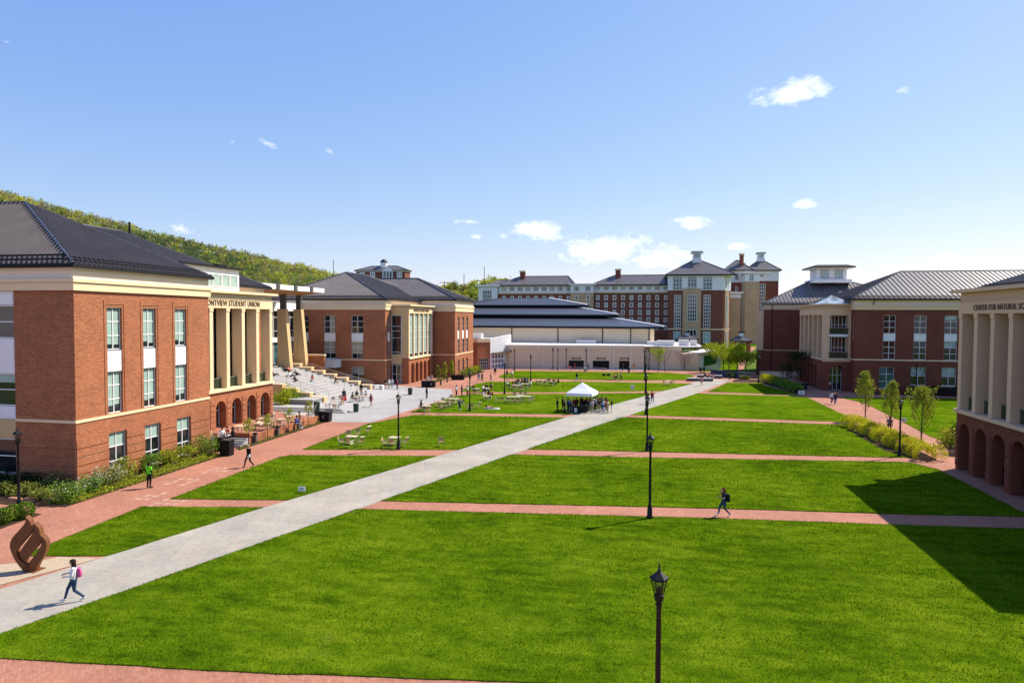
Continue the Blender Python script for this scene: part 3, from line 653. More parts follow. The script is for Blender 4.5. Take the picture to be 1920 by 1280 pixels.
# ---- the seating steps
ST = empty('seating_steps', (-48, 92.5, 0), 'broad pale concrete seating steps with stepped tan side walls and rails', 'steps')
mb = MB(); N = 13; S = M['step']
for k in range(N): xr = -43.2-1.08*k; z = .42+.275*k; mb.box(-62, xr, 84.6, 100.4, z+.001-.275 if k else 0.0, z+.275, S)
mb.build('tread', ST)
TOPZ = .42+.275*N
for y0, y1, n, x0, zt0 in ((83.7, 84.6, 8, -42.4, 1.15), (100.4, 101.3, 8, -42.8, 1.15)):
    mb = MB()
    for k in range(n): xr = x0-2.05*k; mb.box(xr-2.05, xr, y0, y1, 0, zt0+.53*k-.14, M['tan']); mb.box(xr-2.05-.02, xr+.04, y0-.05, y1+.05, zt0+.53*k-.14, zt0+.53*k, M['stone'])
    mb.build('side_wall', ST)
mb = MB()
for k in range(3): e = .42*k; mb.box(-50, -36.3-e, 77.2+e, 100.4 if k < 3 else 84, .14*k+.001, .14*(k+1), S); 
mb.box(-50, -43, 100.4, 109, 0, .1, S)
mb.build('platform', ST)
for y in (87.2, 96.8, 102.1, 102.9, 84.15):
    r = MB(); zo = .42 if y < 100.5 else .2; n = 12; top = [(-43.4-1.08*k, y, zo+.275*k+1.2) for k in range(n+1)]
    r.tube(top, .03, M['steel_light'], 5); r.tube([(x, yy, z-.4) for x, yy, z in top], .02, M['steel_light'], 4)
    for q in range(0, n+1, 2): x, yy, z = top[q]; r.tube([(x, yy, z-1.0), (x, yy, z)], .025, M['steel_light'], 5)
    r.build('handrail', ST)
for k, (x, y) in enumerate([(-45.4, 86.4), (-45.5, 90.5), (-45.6, 94.8), (-45.4, 98.4), (-49.0, 86), (-49.2, 90.2), (-49, 94.6), (-49.1, 98.5), (-53, 86.3), (-53.2, 91), (-53, 95.5)]):
    mb = MB(); kk = int((-43.2-x)/1.08); z = .42+.275*(kk+1); mb.box(x, x+.08, y, y+.6, z-.2, z-.02, M['trim']); mb.build('step_light', ST)
mb = MB(); mb.box(-61, -52.6, 104.0, 104.45, 0, 5.45, M['brick']); mb.box(-61, -52.5, 103.9, 104.55, 5.45, 5.68, M['stone'])
o = mb.build('parapet_wall'); tag(o, 'dark brick parapet wall with a tan cap beside the top of the steps', 'wall')
mb = MB(); mb.box(-55.5, -52.8, 108.6, 110.9, 3.1, 4.45, M['white']); mb.box(-55.6, -52.7, 108.5, 110.9, 4.45, 4.55, M['white']); o = mb.build('balcony_parapet'); tag(o, 'white solid balcony front jutting from the middle brick hall', 'balcony')
mb = MB(); mb.box(-46.3, -42.6, 80.9, 83.6, 0, .95, M['plaza']); mb.box(-46.4, -42.5, 80.8, 83.7, .95, 1.08, M['step']); o = mb.build('planter_wall'); tag(o, 'low grey concrete planter block beside the lower steps', 'planter')
# terrace in front of the near arcade
mb = MB(); mb.box(-42.0, -36.35, 56.4, 70.6, .01, .6, M['paver']); mb.box(-36.4, -36.15, 56.4, 70.6, .01, .72, M['brick']); mb.box(-42, -40.7, 53.9, 56.4, .01, .6, M['paver'])
o = mb.build('brick_terrace'); tag(o, 'raised brick terrace with cafe tables before the near arcade', 'terrace')
mb = MB()
for k in range(4): mb.box(-40.7, -36.2+.0, 55.0+.35*k, 56.45, .15*k+.008, .15*(k+1), S)
o = mb.build('terrace_steps'); tag(o, 'short flight of white steps up to the brick cafe terrace', 'steps')
mb = MB(); mb.box(-37.9, -36.15, 56.46, 56.75, .6, 1.05, M['brick']); o = mb.build('terrace_wall'); tag(o, 'short dark brick wall end at the terrace steps', 'wall')

# faded pale squares on the brick walk
mb = MB()
for cx, cy_ in (at(409, 882), at(342, 903), at(276, 929), at(312, 944)):
    for i in range(3):
        for j in range(3):
            if random.random() < .8: x, y = cx+(i-1)*.62+random.uniform(-.05, .05), cy_+(j-1)*.75; mb.poly([(x-.2, y-.26, .011), (x+.2, y-.26, .011), (x+.2, y+.26, .011), (x-.2, y+.26, .011)], M['faded'])
o = mb.build('pavement_marking'); tag(o, kind='structure')

# ------------------------------------------------------------------ science halls on the right
SH = empty('science_hall', (42, 130, 0), 'brown brick hall behind the three slim trees, with big pale ribbed roof', 'hall', 'brick halls around the lawn')
c3 = [(38.6, 40.45), (43.14, 45.03), (47.6, 49.5), (52.0, 53.9)]; z3 = (12.72, 9.75, 8.54, 5.53)
h3 = [h for a, b in c3 for h in ((a, b, z3[1], z3[0]), (a, b, z3[3], z3[2]), (a, b, z3[2], z3[1]))]
g3 = [(38.1, 40.4, .76, 4.26), (42.79, 45.07, 1.42, 4.35), (47.34, 49.5, 1.42, 4.35), (51.8, 54.1, 1.42, 4.35)]
fx3 = [(-119.9, -119.2, 8.6, 12.6)]
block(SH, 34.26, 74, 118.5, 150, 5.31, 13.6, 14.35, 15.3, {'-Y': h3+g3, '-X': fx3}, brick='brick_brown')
fr = FY(118.5)
for i, (a, b) in enumerate(c3): wstack(SH, fr, a, b, z3, [(.75, .96), (.75, .96)] if i > 1 else None, [(.68, .97)]*2 if i == 2 else None, hood=False)
for i, (a, b, z0, z1) in enumerate(g3): window(SH, fr, a, b, z0, z1, rows=2 if i else 3, blinds=None if not i else [(.52, .96), (.52, .96)], glass='glass' if i else 'glass_teal', sill='stone' if i else None)
window(SH, FXm(34.26), -119.9, -119.2, 8.6, 12.6, cols=1, rows=3)
hip_roof(SH, 33.6, 78, 117.9, 142.2, 15.4, (44.9, 130, 20.55), (70, 130, 20.55), guards=2, rib=.75)
downpipe(SH, fr, 37.0, 14.4, 15.2)
SP = SH
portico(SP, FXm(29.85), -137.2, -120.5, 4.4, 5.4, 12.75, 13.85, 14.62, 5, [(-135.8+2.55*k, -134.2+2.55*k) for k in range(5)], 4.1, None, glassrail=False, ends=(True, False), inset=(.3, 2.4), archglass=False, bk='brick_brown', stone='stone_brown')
fr = FY(120.47); mb = MB(); W_ = [(30.84, 33.84, 5.45, 12.7), (31.1, 33.2, 0.02, 4.36, True)]
wall(mb, fr, 29.85, 34.26, 0, 4.9, [W_[1]], M['brick_brown'], depth=1.2, rust=(.35, 4.6, .55, .07))
mb.build('side_wall', SH); mb = MB(); wall(mb, fr, 29.85, 34.26, 4.9, 13.85, [W_[0]], M['stone_brown'], depth=1.5); mb.build('stone_side', SH)
mb = MB(); mb.fbox(fr, 30.84, 33.84, 9.1, 9.5, -1.4, .12, M['white']); mb.build('balcony', SH); mb = MB(); mb.fbox(fr, 30.84, 33.84, 5.3, 5.46, -1.4, .15, M['stone']); mb.build('balcony', SH)
for z in (9.5, 5.46): mb = MB(); mb.fbox(fr, 30.9, 33.8, z+.05, z+1.05, .03, .06, M['glass_clear']); mb.fbox(fr, 30.84, 33.84, z+1.05, z+1.11, .02, .08, M['steel_light']); mb.build('balustrade', SH)
window(SH, fr, 30.84, 33.84, 9.5, 12.7, cols=5, rows=2, rec=1.35, name='balcony_window'); window(SH, fr, 30.84, 33.84, 5.46, 9.0, cols=5, rows=2, rec=1.35, name='balcony_window')
window(SH, fr, 31.1, 33.2, .02, 4.3, cols=3, rows=2, rec=1.1, name='arched_entrance', bars=[2.6])
mb = MB()                                     # glass skylight on the side block
for a, b, c_ in (((29.6, 120.4, 14.64), (29.6, 127, 14.64), (31.9, 123.6, 16.1)), ((34.6, 120.4, 14.64), (29.6, 120.4, 14.64), (31.9, 123.6, 16.1)), ((34.6, 127, 14.64), (34.6, 120.4, 14.64), (31.9, 123.6, 16.1)), ((29.6, 127, 14.64), (34.6, 127, 14.64), (31.9, 123.6, 16.1))): mb.poly([a, b, c_], M['skylight'])
for p in ((29.6, 120.4, 14.64), (34.6, 120.4, 14.64), (34.6, 127, 14.64), (29.6, 127, 14.64)): mb.tube([p, (31.9, 123.6, 16.12)], .06, M['steel_light'], 5)
mb.build('skylight', SH)
SB = empty('science_hall_annex', (40, 160, 0), 'brick block with a windowed white cupola on its hipped roof', 'hall', 'brick halls around the lawn')
fp_ = [(25.4, 150.0), (60, 150.0), (60, 172), (30.4, 172)]
mb = MB(); mb.prism(fp_, 0, 14.0, M['brick_brown']); mb.build('wall', SB)
mb = MB(); mb.prism([(25.3, 149.9), (60.1, 149.9), (60.1, 172.1), (30.3, 172.1)], 14.0, 14.45, M['stone_brown']); mb.build('cornice', SB)
mb = MB(); mb.prism([(25.36, 149.96), (60, 149.96), (60, 172), (30.36, 172)], 14.45, 15.2, M['frieze']); mb.build('frieze', SB)
mb = MB(); mb.fbox(FY(150), 25.4, 34, 5.31, 5.5, 0, .07, M['stone_brown']); mb.build('stone_course', SB)
e_ = [(24.9, 149.4, 15.3), (60.6, 149.4, 15.3), (60.6, 172.6, 15.3), (30.0, 172.6, 15.3)]; A_, B_ = (37.0, 160.5, 20.6), (44.2, 160.5, 20.6)
mb = MB(); roof_faces(mb, [[e_[0], e_[1], B_, A_], [e_[1], e_[2], B_], [e_[2], e_[3], A_, B_], [e_[3], e_[0], A_]], .75, M['roof'], guards=1, gm=M['trim']); ro_ = mb.build('roof', SB)
mb = MB(); mb.prism([(24.8, 149.3), (60.7, 149.3), (60.7, 172.7), (29.9, 172.7)], 15.1, 15.29, M['trim']); mb.build('gutter', ro_)
for a_, b_ in ((e_[0], A_), (e_[1], B_), (A_, B_)): mb = MB(); mb.tube([Vector(a_)+Vector((0, 0, .05)), Vector(b_)+Vector((0, 0, .05))], .1, M['cap'], 6); mb.build('ridge_cap', ro_)
mb = MB(); mb.prism([(24.0, 150.2), (25.38, 150.2), (26.4, 155), (24.9, 155)], 5.4, 13.6, M['stone_brown']); mb.prism([(24.0, 150.2), (25.38, 150.2), (26.4, 155), (24.9, 155)], 0, 5.4, M['brick_brown']); mb.build('side_bay', SB)
mb = MB(); mb.box(32.9, 33.35, 149.75, 149.98, 5.2, 14.2, M['white']); mb.build('white_strip', SB); downpipe(SB, FY(150), 27.0, .2, 15.0)  # narrow white strip set against the annex front
mb = MB(); mb.box(36.6, 44.6, 156.7, 164.3, 20.0, 20.75, M['white']); mb.build('cupola_base', SB)
cu = MB(); cu.box(37.5, 43.7, 157.6, 163.4, 20.75, 23.2, M['white']); o = cu.build('cupola', SB)
for a in (38.3, 41.2): window(o, FY(157.6), a, a+1.75, 21.0, 22.95, cols=3, rows=3, rec=-.08, fw=.06, glass='blind')  # pale blind colour on the panes stands for bright sky seen through
mb = MB(); mb.box(36.2, 45.0, 156.3, 164.7, 23.2, 23.3, M['white']); mb.box(36.05, 45.15, 156.15, 164.85, 23.3, 23.55, M['trim']); mb.hexa([(36.1, 156.2, 23.55), (45.1, 156.2, 23.55), (45.1, 164.8, 23.55), (36.1, 164.8, 23.55), (37.5, 157.6, 24.0), (43.7, 157.6, 24.0), (43.7, 163.4, 24.0), (37.5, 163.4, 24.0)], M['trim']); mb.build('cupola_roof', SB)
mb = MB(); mb.box(25.0, 36, 149.3, 149.9, 0, .9, M['stone']); mb.build('plinth', SB)

NS = empty('science_hall', (32, 48, 0), 'shaded hall at the right edge with deep tan piers over brick arches', 'hall', 'brick halls around the lawn')
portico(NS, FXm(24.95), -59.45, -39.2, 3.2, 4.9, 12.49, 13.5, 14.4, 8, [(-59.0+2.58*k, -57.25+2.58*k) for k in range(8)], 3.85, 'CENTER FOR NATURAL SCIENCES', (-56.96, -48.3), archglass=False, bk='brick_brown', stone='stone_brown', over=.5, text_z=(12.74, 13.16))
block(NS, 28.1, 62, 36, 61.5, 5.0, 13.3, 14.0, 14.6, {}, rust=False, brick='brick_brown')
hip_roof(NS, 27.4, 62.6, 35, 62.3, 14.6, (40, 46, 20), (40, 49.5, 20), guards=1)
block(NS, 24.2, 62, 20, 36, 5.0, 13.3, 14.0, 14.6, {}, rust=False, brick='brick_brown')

# ------------------------------------------------------------------ arena
AR = empty('arena', (-20, 175, 0), 'low wide arena with three dark roof tiers over cream and tan walls', 'arena')
th = math.atan2(4.7, 31.9)
fa = Fr(-31.4, 156.0, math.cos(th), math.sin(th)); LA = 32.3
mb = MB(); D = [(14.2, 18.3), (20.0, 24.2), (26.2, 29.0)]
doors = [(14.4, 18.0, .02, 1.95), (20.1, 24.0, .02, 1.95), (26.3, 28.9, .02, 1.95)]
wall(mb, fa, 0, LA, 0, 4.9, doors, M['arena_low'], depth=.6); mb.fbox(fa, 0, LA, 4.9, 5.6, -.5, .03, M['arena_band']); mb.fbox(fa, -3.5, 0, 0, 5.3, -.5, -.35, M['arena_low'])
mb.build('lower_wall', AR)
mb = MB()
for z in (1.95, 3.3): 
    for a, b in ((0, 8.4), (8.9, 13.9), (18.3, 19.5), (19.9, 25.6)) if z < 2 else ((0, LA),): mb.fbox(fa, a, b, z, z+.22, 0, .05, M['arena_band'])
mb.fbox(fa, 29.3, LA, 1.95, 2.17, 0, .05, M['arena_band']); mb.fbox(fa, 29.3, LA, .5, .72, 0, .05, M['arena_band']); mb.build('pale_band', AR)
for u in (8.4, 15.9+3.2, 19.2+5.9, 29.0): mb = MB(); mb.fbox(fa, u-.25, u+.25, 0, 5.5, 0, .18, M['arena_band']); mb.build('pilaster', AR)
for i, (a, b, z0, z1) in enumerate(doors):
    window(AR, fa, a, b, z0, z1, cols=6, rows=1, rec=.4, frame='trim', glass='door_glass', name='entrance_doors')
    s = MB(); s.fbox(fa, (a+b)/2-1.0, (a+b)/2+1.0, 2.25, 2.7, .02, .12, M['trim']); s.fbox(fa, (a+b)/2-.75, (a+b)/2+.75, 2.38, 2.56, .121, .125, M['arena_band']); s.build('entrance_sign', AR)
mb = MB(); mb.prism([(-48, 157), (-31.6, 156.3), (0.45, 161.0), (4.2, 161.6), (9.5, 162), (14, 166), (14, 190), (-48, 190)], 5.2, 5.5, M['membrane'])
for a, b, w_, d, h in ((5.5, 165, 4, 3, 1.2), (9.8, 166, 2.4, 2, 1.4), (2.5, 168, 2.6, 2.2, .9), (-14.2, 172.6, 5, 1.8, .9), (12.2, 167.4, 1.6, 1.5, 1.3)): mb.box(a-w_/2, a+w_/2, b-d/2, b+d/2, 5.5, 5.5+h, M['membrane'])
mb.build('flat_roof', AR)
mb = MB(); P0 = [(-78, 176), (-73, 175), (-3.0, 175), (2.0, 176.6), (3.0, 178.5), (3.0, 232), (-78, 232)]
mb.prism(P0, 5.5, 9.75, M['arena_up']); mb.build('upper_wall', AR)
for x, y in ((-34.3, 174.9), (-21.9, 174.9), (-10.2, 174.9), (-3.0, 174.9), (1.7, 176.3)): mb = MB(); mb.tube([(x, y, 5.6), (x, y, 9.9)], .13, M['trim'], 6); mb.build('downpipe', AR)
tiers = [(-77, 5.4, 173.2, 234, 9.9, (-62.5, -9.6, 188.5, 219, 12.2)), (-64.5, -6.6, 186.5, 221, 13.0, (-53, -19.3, 202, 205.5, 15.2)), (-56.5, -16.4, 200.5, 214, 15.95, (-43.8, -29.1, 209.3, 209.31, 18.2))]
for (x0, x1, y0, y1, z, (a0, a1, b0, b1, zt)) in tiers:
    mb = MB(); m = M['roof_blue']; e = [(x0, y0, z), (x1, y0, z), (x1, y1, z), (x0, y1, z)]; t = [(a0, b0, zt), (a1, b0, zt), (a1, b1, zt), (a0, b1, zt)]
    roof_faces(mb, [[e[k], e[(k+1) % 4], t[(k+1) % 4], t[k]] for k in range(4)], .55, m); o = mb.build('roof_tier', AR)
    g = MB(); g.box(x0-.15, x1+.15, y0-.15, y1+.15, z-.55, z-.02, M['trim']); g.box(a0, a1, b0+.3, max(b1-.3, b0+.6), zt-.6, zt+1.0 if zt < 18 else zt, M['trim']); g.build('fascia', o)
    for k in range(4): g = MB(); g.tube([Vector(e[k])+Vector((0, 0, .06)), Vector(t[k])+Vector((0, 0, .06))], .26, M['cap' if k != 1 else 'white'], 5); g.build('hip_cap', o)
# annex to the left of the arena
AN = empty('lobby_building', (-33, 154, 0), 'small brick and pale stone lobby with a slanted canopy between brick hall and arena', 'building')
fb = Fr(-37.3, 149.2, .70, .714)
mb = MB(); wall(mb, FY(149.2), -42, -37.3, 0, 6.3, [], M['brick']); wall(mb, fb, 0, 3.4, 0, 6.3, [(.5, 3.1, .2, 2.6)], M['brick'])
mb.fbox(fb, -.05, 3.45, 6.3, 7.2, -.3, .1, M['stone']); mb.fbox(FY(149.2), -42, -37.2, 6.3, 7.2, -.3, .1, M['stone']); mb.prism([(-42, 149.4), (-37.2, 149.4), (-35, 151.6), (-35, 158), (-42, 158)], 6.3, 7.1, M['membrane']); mb.box(-39.2, -37, 152, 153.5, 7.1, 8.3, M['white']); mb.build('wall', AN)
window(AN, fb, .5, 3.1, .2, 2.6, cols=5, rows=3, rec=.15)
fc = Fr(-34.9, 151.66, .50, .866); mb = MB(); P = fc.P
mb.hexa([P(0, 0, .1), P(7.4, 0, .1), P(7.4, 0, -.5), P(0, 0, -.5), P(0, 7.1, .1), P(7.4, 8.0, .1), P(7.4, 8.0, -.5), P(0, 7.1, -.5)], M['white']); mb.build('stone_wall', AN)
for r in range(3):
    for c_ in range(4): window(AN, fc, .6+1.05*c_, 1.2+1.05*c_, .3+1.1*r, 1.05+1.1*r, cols=1, rows=1, rec=-.16, fw=.05)
mb = MB(); mb.hexa([P(.3, 3.6, 1.6), P(9.5, 4.2, 1.6), P(9.5, 4.2, .1), P(.3, 3.6, .1), P(.3, 3.8, 1.6), P(9.5, 4.4, 1.6), P(9.5, 4.4, .1), P(.3, 3.8, .1)], M['steel']); mb.build('canopy', AN)
mb = MB()
for z in (.55, .95): mb.tube([(-30, 152.6, z+.5), (-20, 152.2, z-.1), (-8, 153.6, z-.3)], .05, M['steel_light'], 5)
for k in range(12): x = -30+2*k; mb.tube([(x, 152.5, 0), (x, 152.5, 1.2 if k < 4 else .8)], .04, M['steel_light'], 4)
o = mb.build('ramp_railing'); tag(o, 'long grey metal ramp railing in front of the arena', 'railing')
# vine wall and hut beside the arena
mb = MB(); mb.prism([(.2, 162.2), (4.2, 162.0), (4.3, 160.9), (9.0, 160.2), (9.0, 168), (.2, 168)], 0, 5.0, M['arena_low']); o = mb.build('service_wall'); tag(o, 'plain tan service block at the right end of the arena', 'block')
mb = MB(); mb.box(8.9, 12.9, 160.3, 165, 0, 3.9, M['arena_low']); sw = mb.build('vine_covered_wall'); tag(sw, 'tan garden wall overgrown with dark vines beside the arena', 'wall')
mb = MB(); fh = Fr(13.0, 160.4, .78, .62); P = fh.P; mb.hexa([P(0, 0, 0), P(7, 0, 0), P(7, 0, -5), P(0, 0, -5), P(0, 3.9, 0), P(7, 4.4, 0), P(7, 4.4, -5), P(0, 3.9, -5)], M['white'])
HT = empty('service_hut', (15, 162, 0), 'small white hut with a green panelled front right of the vine wall', 'hut'); mb.build('wall', HT)
mb = MB(); mb.hexa([P(1.4, .9, .08), P(5.4, 1.5, .08), P(5.4, 1.5, .01), P(1.4, .9, .01), P(1.4, 3.3, .08), P(5.4, 3.8, .08), P(5.4, 3.8, .01), P(1.4, 3.3, .01)], M['green_paint']); mb.build('green_panel', HT)
mb = MB(); mb.hexa([P(-.4, 3.9, .7), P(7.4, 4.4, .7), P(7.4, 4.4, -5.4), P(-.4, 3.9, -5.4), P(-.4, 4.2, .7), P(7.4, 4.7, .7), P(7.4, 4.7, -5.4), P(-.4, 4.2, -5.4)], M['membrane']); mb.build('roof', HT)

# ------------------------------------------------------------------ dormitories far behind
def dorm_window(par, fr, u, z, w=1.5, h=2.05, shade=False):
    mb = MB(); mb.fbox(fr, u-w/2, u+w/2, z, z+h, .0, .06, M['frame']); o = mb.build('window', par)
    g = MB(); g.fquad(fr, u-w/2+.3, u+w/2-.3, z+.28, z+h-.28, .07, M['blind_tan' if shade else 'glass']); g.build('pane', o)
def dorm(name, label, x0, x1, Y, dep, zb, zc, ze, A, B, ncol, rows, chim=None, brick='brick_dark', u0=None, step=None):
    R_ = empty(name, ((x0+x1)/2, Y+dep/2, 0), label, 'dormitory', 'far dormitory blocks'); fr = FY(Y)
    mb = MB(); mb.box(x0, x1, Y, Y+dep, 0, zb, M[brick]); mb.build('wall', R_)
    mb = MB(); mb.box(x0-.1, x1+.1, Y-.15, Y+dep, zb, zc, M['stone']); mb.build('stone_course', R_)
    mb = MB(); mb.box(x0, x1, Y, Y+dep, zc, ze, M['white']); mb.build('clerestory', R_)
    step = step or (x1-x0)/ncol; u0 = u0 if u0 is not None else x0+step/2
    for c_ in range(ncol):
        u = u0+step*c_
        window(R_, fr, u-1.15, u+1.15, zc+.5, ze-.6, cols=3, rows=1, rec=-.07, fw=.22, glass='glass' if (c_*7) % 3 else 'blind_tan', name='clerestory_window')
        for r in range(rows): dorm_window(R_, fr, u, zb-3.0-3.1*r, shade=((c_*5+r*3) % 4 == 0))
    if A: hip_roof(R_, x0-1, x1+1, Y-1, Y+dep+1, ze, A, B, rib=.8, fas=.4, soffit='white', capr=.2)
    if chim: x, z0, z1 = chim; mb = MB(); yy = A[1]; mb.box(x-1.1, x+1.1, yy-2.5, yy-.5, z0, z1-.6, M['brick_dark']); mb.box(x-1.4, x+1.4, yy-2.8, yy-.2, z1-.6, z1, M['stone']); mb.build('chimney', R_)
    return R_
dorm('dormitory_wing', 'long brown brick dormitory wing with rows of small white windows, nearest the tower', -20.6, 12, 285, 16, 22.7, 23.3, 26.2, (-12.2, 293, 30.6), (14, 293, 30.6), 9, 5, chim=(-10.6, 28.5, 33.2), u0=-18.8, step=3.52)
dorm('dormitory_wing', 'far left dormitory wing half hidden behind the arena roof', -62, -30, 285, 16, 22.4, 23.0, 26.2, (-53.5, 293, 30.4), (-32.3, 293, 30.4), 9, 2, chim=(-52.3, 28.5, 32.8), u0=-59.4, step=3.52)
T1 = empty('stair_block', (-25, 290, 0), 'tan link block with a white top between two dormitory wings', 'dormitory', 'far dormitory blocks')
mb = MB(); mb.box(-30.2, -20.5, 283, 300, 0, 22.8, M['tanbrick']); mb.build('wall', T1); mb = MB(); mb.box(-30.2, -20.5, 283, 300, 22.8, 26.1, M['white']); mb.box(-31, -19.7, 282.2, 300, 26.1, 26.6, M['white']); mb.build('white_top', T1)
for u in (-27.6, -22.8):
    for r in range(2): dorm_window(T1, FY(283), u, 19.7-3.1*r)
    window(T1, FY(283), u-1.1, u+1.1, 23.3, 25.6, cols=3, rows=1, rec=-.07, fw=.2)
T2 = empty('stair_block', (-66, 290, 0), 'white stair block with a teal window at the left end of the dormitories', 'dormitory', 'far dormitory blocks')
mb = MB(); mb.box(-70.7, -62.2, 284, 300, 0, 25.6, M['white']); mb.box(-71.8, -61.4, 283, 300, 25.6, 26.3, M['white']); mb.build('wall', T2); window(T2, FY(284), -68.8, -64.6, 17, 24, cols=4, rows=4, rec=-.08, fw=.18, glass='glass_teal')
hip = hip_roof(T2, -70, -58, 290, 304, 26.3, (-64.4, 297, 29.0), (-60, 297, 29.0), rib=.8, capr=.15)

TW = empty('dormitory_tower', (22, 289, 0), 'corner dormitory tower with tall blue windows and a white rooftop lantern', 'tower', 'far dormitory blocks')
ch = 4.5; Yt = 280
foot = [(10.2, Yt), (31.7, Yt), (31.7+3.2, Yt+ch), (31.7+3.2, Yt+22), (10.2, Yt+22)]
mb = MB(); mb.prism(foot, 0, 23.5, M['brick_dark']); mb.build('wall', TW)
mb = MB(); mb.prism([(10.0, Yt-.25), (31.8, Yt-.25), (35.15, Yt+ch-.1), (35.15, Yt+22), (10.0, Yt+22)], 23.5, 29.6, M['white']); mb.build('white_top', TW)
mb = MB(); mb.box(15.9, 23.1, Yt-.9, Yt+3, 0, 24.2, M['tanbrick']); mb.build('stone_bay', TW)
mb = MB(); mb.prism([(10.1, Yt-.12), (31.75, Yt-.12), (35.02, Yt+ch-.1), (35.02, Yt+22), (10.1, Yt+22)], 7.5, 8.0, M['stone']); mb.build('stone_course', TW)
fr = FY(Yt)
window(TW, fr, 12.6, 15.3, 8.2, 21.6, cols=3, rows=10, rec=-.1, fw=.2); window(TW, fr, 24.1, 26.8, 8.2, 21.6, cols=3, rows=10, rec=-.1, fw=.2)
window(TW, FY(Yt-.9), 17.8, 21.5, 11, 21.6, cols=4, rows=7, rec=-.1, fw=.2)
for a in (11.9, 17.7, 23.7): window(TW, FY(Yt-.25), a, a+3.7, 23.6 if a != 17.7 else 24.3, 29.0, cols=3, rows=1, bars=[25.0, 26.7, 28.1], rec=-.1, fw=.22, glass='glass_teal')
window(TW, fr, 12.4, 15.3, 2.2, 6.8, cols=2, rows=2, rec=-.1, fw=.2, glass='blind'); window(TW, fr, 24.0, 26.9, 2.2, 6.8, cols=2, rows=2, rec=-.1, fw=.2, glass='blind'); window(TW, FY(Yt-.9), 17.6, 21.4, 5.0, 7.6, cols=3, rows=1, rec=-.1, fw=.2)
fq = Fr(31.7, Yt, 3.2/5.52, 4.5/5.52)
mb = MB(); mb.fbox(fq, 1.2, 4.4, 0, 23.5, .0, .25, M['tanbrick']); mb.build('corner_bay', TW)
window(TW, fq, 2.2, 3.4, 9, 21.6, cols=2, rows=9, rec=-.35, fw=.16); window(TW, fq, 2.2, 3.4, 1, 7, cols=2, rows=4, rec=-.35, fw=.16); window(TW, fq, 1.2, 2.4, 24.2, 29.0, cols=2, rows=3, rec=-.25, fw=.16, glass='glass_teal'); window(TW, fq, 3.2, 4.4, 24.2, 29.0, cols=2, rows=3, rec=-.25, fw=.16, glass='glass_teal')
hip_roof(TW, 9.0, 36.3, 278.7, 303, 29.9, (20.2, 290.5, 36.3), (23.8, 290.5, 36.3), rib=.8, fas=.5, soffit='white', capr=.2)
def cupola(par, x, y, z, w, h):
    mb = MB(); mb.box(x-w, x+w, y-w, y+w, z-1.2, z+h*.32, M['white']); mb.box(x-w*.86, x+w*.86, y-w*.86, y+w*.86, z+h*.32, z+h*.85, M['white']); o = mb.build('cupola', par)
    window(o, FY(y-w*.86), x-w*.55, x+w*.55, z+h*.4, z+h*.8, cols=3, rows=2, rec=-.06, fw=.12, glass='blind')
    mb = MB(); mb.box(x-w*1.35, x+w*1.35, y-w*1.35, y+w*1.35, z+h*.85, z+h*.92, M['white']); mb.box(x-w*1.2, x+w*1.2, y-w*1.2, y+w*1.2, z+h*.92, z+h, M['trim']); mb.build('cupola_roof', o)
cupola(TW, 22.0, 290.5, 35.4, 1.85, 4.7)

def far_tower(label, x0, x1, Y, dep, zb, zt, za=None, mat='brick_dark', cup=None, chim=None, wins=(), flat=False, side=None):
    R_ = empty('dormitory_tower', ((x0+x1)/2, Y+dep/2, 0), label, 'tower', 'far dormitory blocks')
    mb = MB(); mb.box(x0, x1, Y, Y+dep, 0, zb, M[mat]); mb.build('wall', R_); mb = MB(); mb.box(x0-.1, x1+.1, Y-.1, Y+dep+.1, zb, zt, M['white'])
    if flat: mb.box(x0-1, x1+1, Y-1, Y+dep+1, zt, zt+.6, M['white'])
    mb.build('white_top', R_)
    for w_ in wins: window(R_, FY(Y), *w_[:4], cols=w_[4], rows=w_[5], rec=-.15, fw=.2, glass='glass_teal' if len(w_) > 6 else 'glass')
    if not flat:
        xm, ym = (x0+x1)/2, Y+dep/2; hip_roof(R_, x0-1.2, x1+1.2, Y-1.2, Y+dep+1.2, zt, (xm-.5, ym, za), (xm+.5, ym, za), rib=.9, fas=.5, soffit='white', capr=.22)
        if cup: cupola(R_, xm, ym, za-1.2, *cup)
        if chim: x, z1 = chim; mb = MB(); mb.box(x-.9, x+.9, ym-5, ym-3, za-4, z1-.7, M['brick_dark']); mb.box(x-1.2, x+1.2, ym-5.3, ym-2.7, z1-.7, z1, M['stone']); mb.build('chimney', R_)
    return R_
far_tower('brick tower with a low hipped roof directly right of the corner tower', 40.5, 52, 345, 16, 30, 36, 41.5, chim=(48.0, 44.5), wins=[(44.3, 46.2, 31.2, 34.5, 3, 1), (44.6, 46, 25, 28, 2, 2), (44.6, 46, 20.5, 23.5, 2, 2)])
far_tower('slim tan tower with a white top and one tall blue window', 47.3, 53.6, 330, 12, 29.6, 33.4, mat='tanbrick', flat=True, wins=[(49.0, 51.0, 29.8, 33.0, 2, 4, 1)])
far_tower('low tan block in front of the slim tan tower, with a white cornice', 35.8, 41.2, 300, 14, 21.0, 23.0, mat='tanbrick', flat=True)
far_tower('brick tower with a long stair window left of the farthest tower', 55.5, 61.5, 352, 14, 31.0, 34.6, flat=True, wins=[(57.0, 59.0, 33, 34.3, 3, 1), (57.0, 60, 14, 29.5, 3, 9)])
far_tower('farthest brick tower with a pyramid roof and white lantern', 55.0, 70.5, 375, 18, 32.2, 38.0, 44.4, cup=(1.9, 5.0), chim=(53.0, 42.3))
DM = empty('domed_building', (-171, 430, 0), 'distant brick building with a small dark dome behind the middle hall roof', 'building')
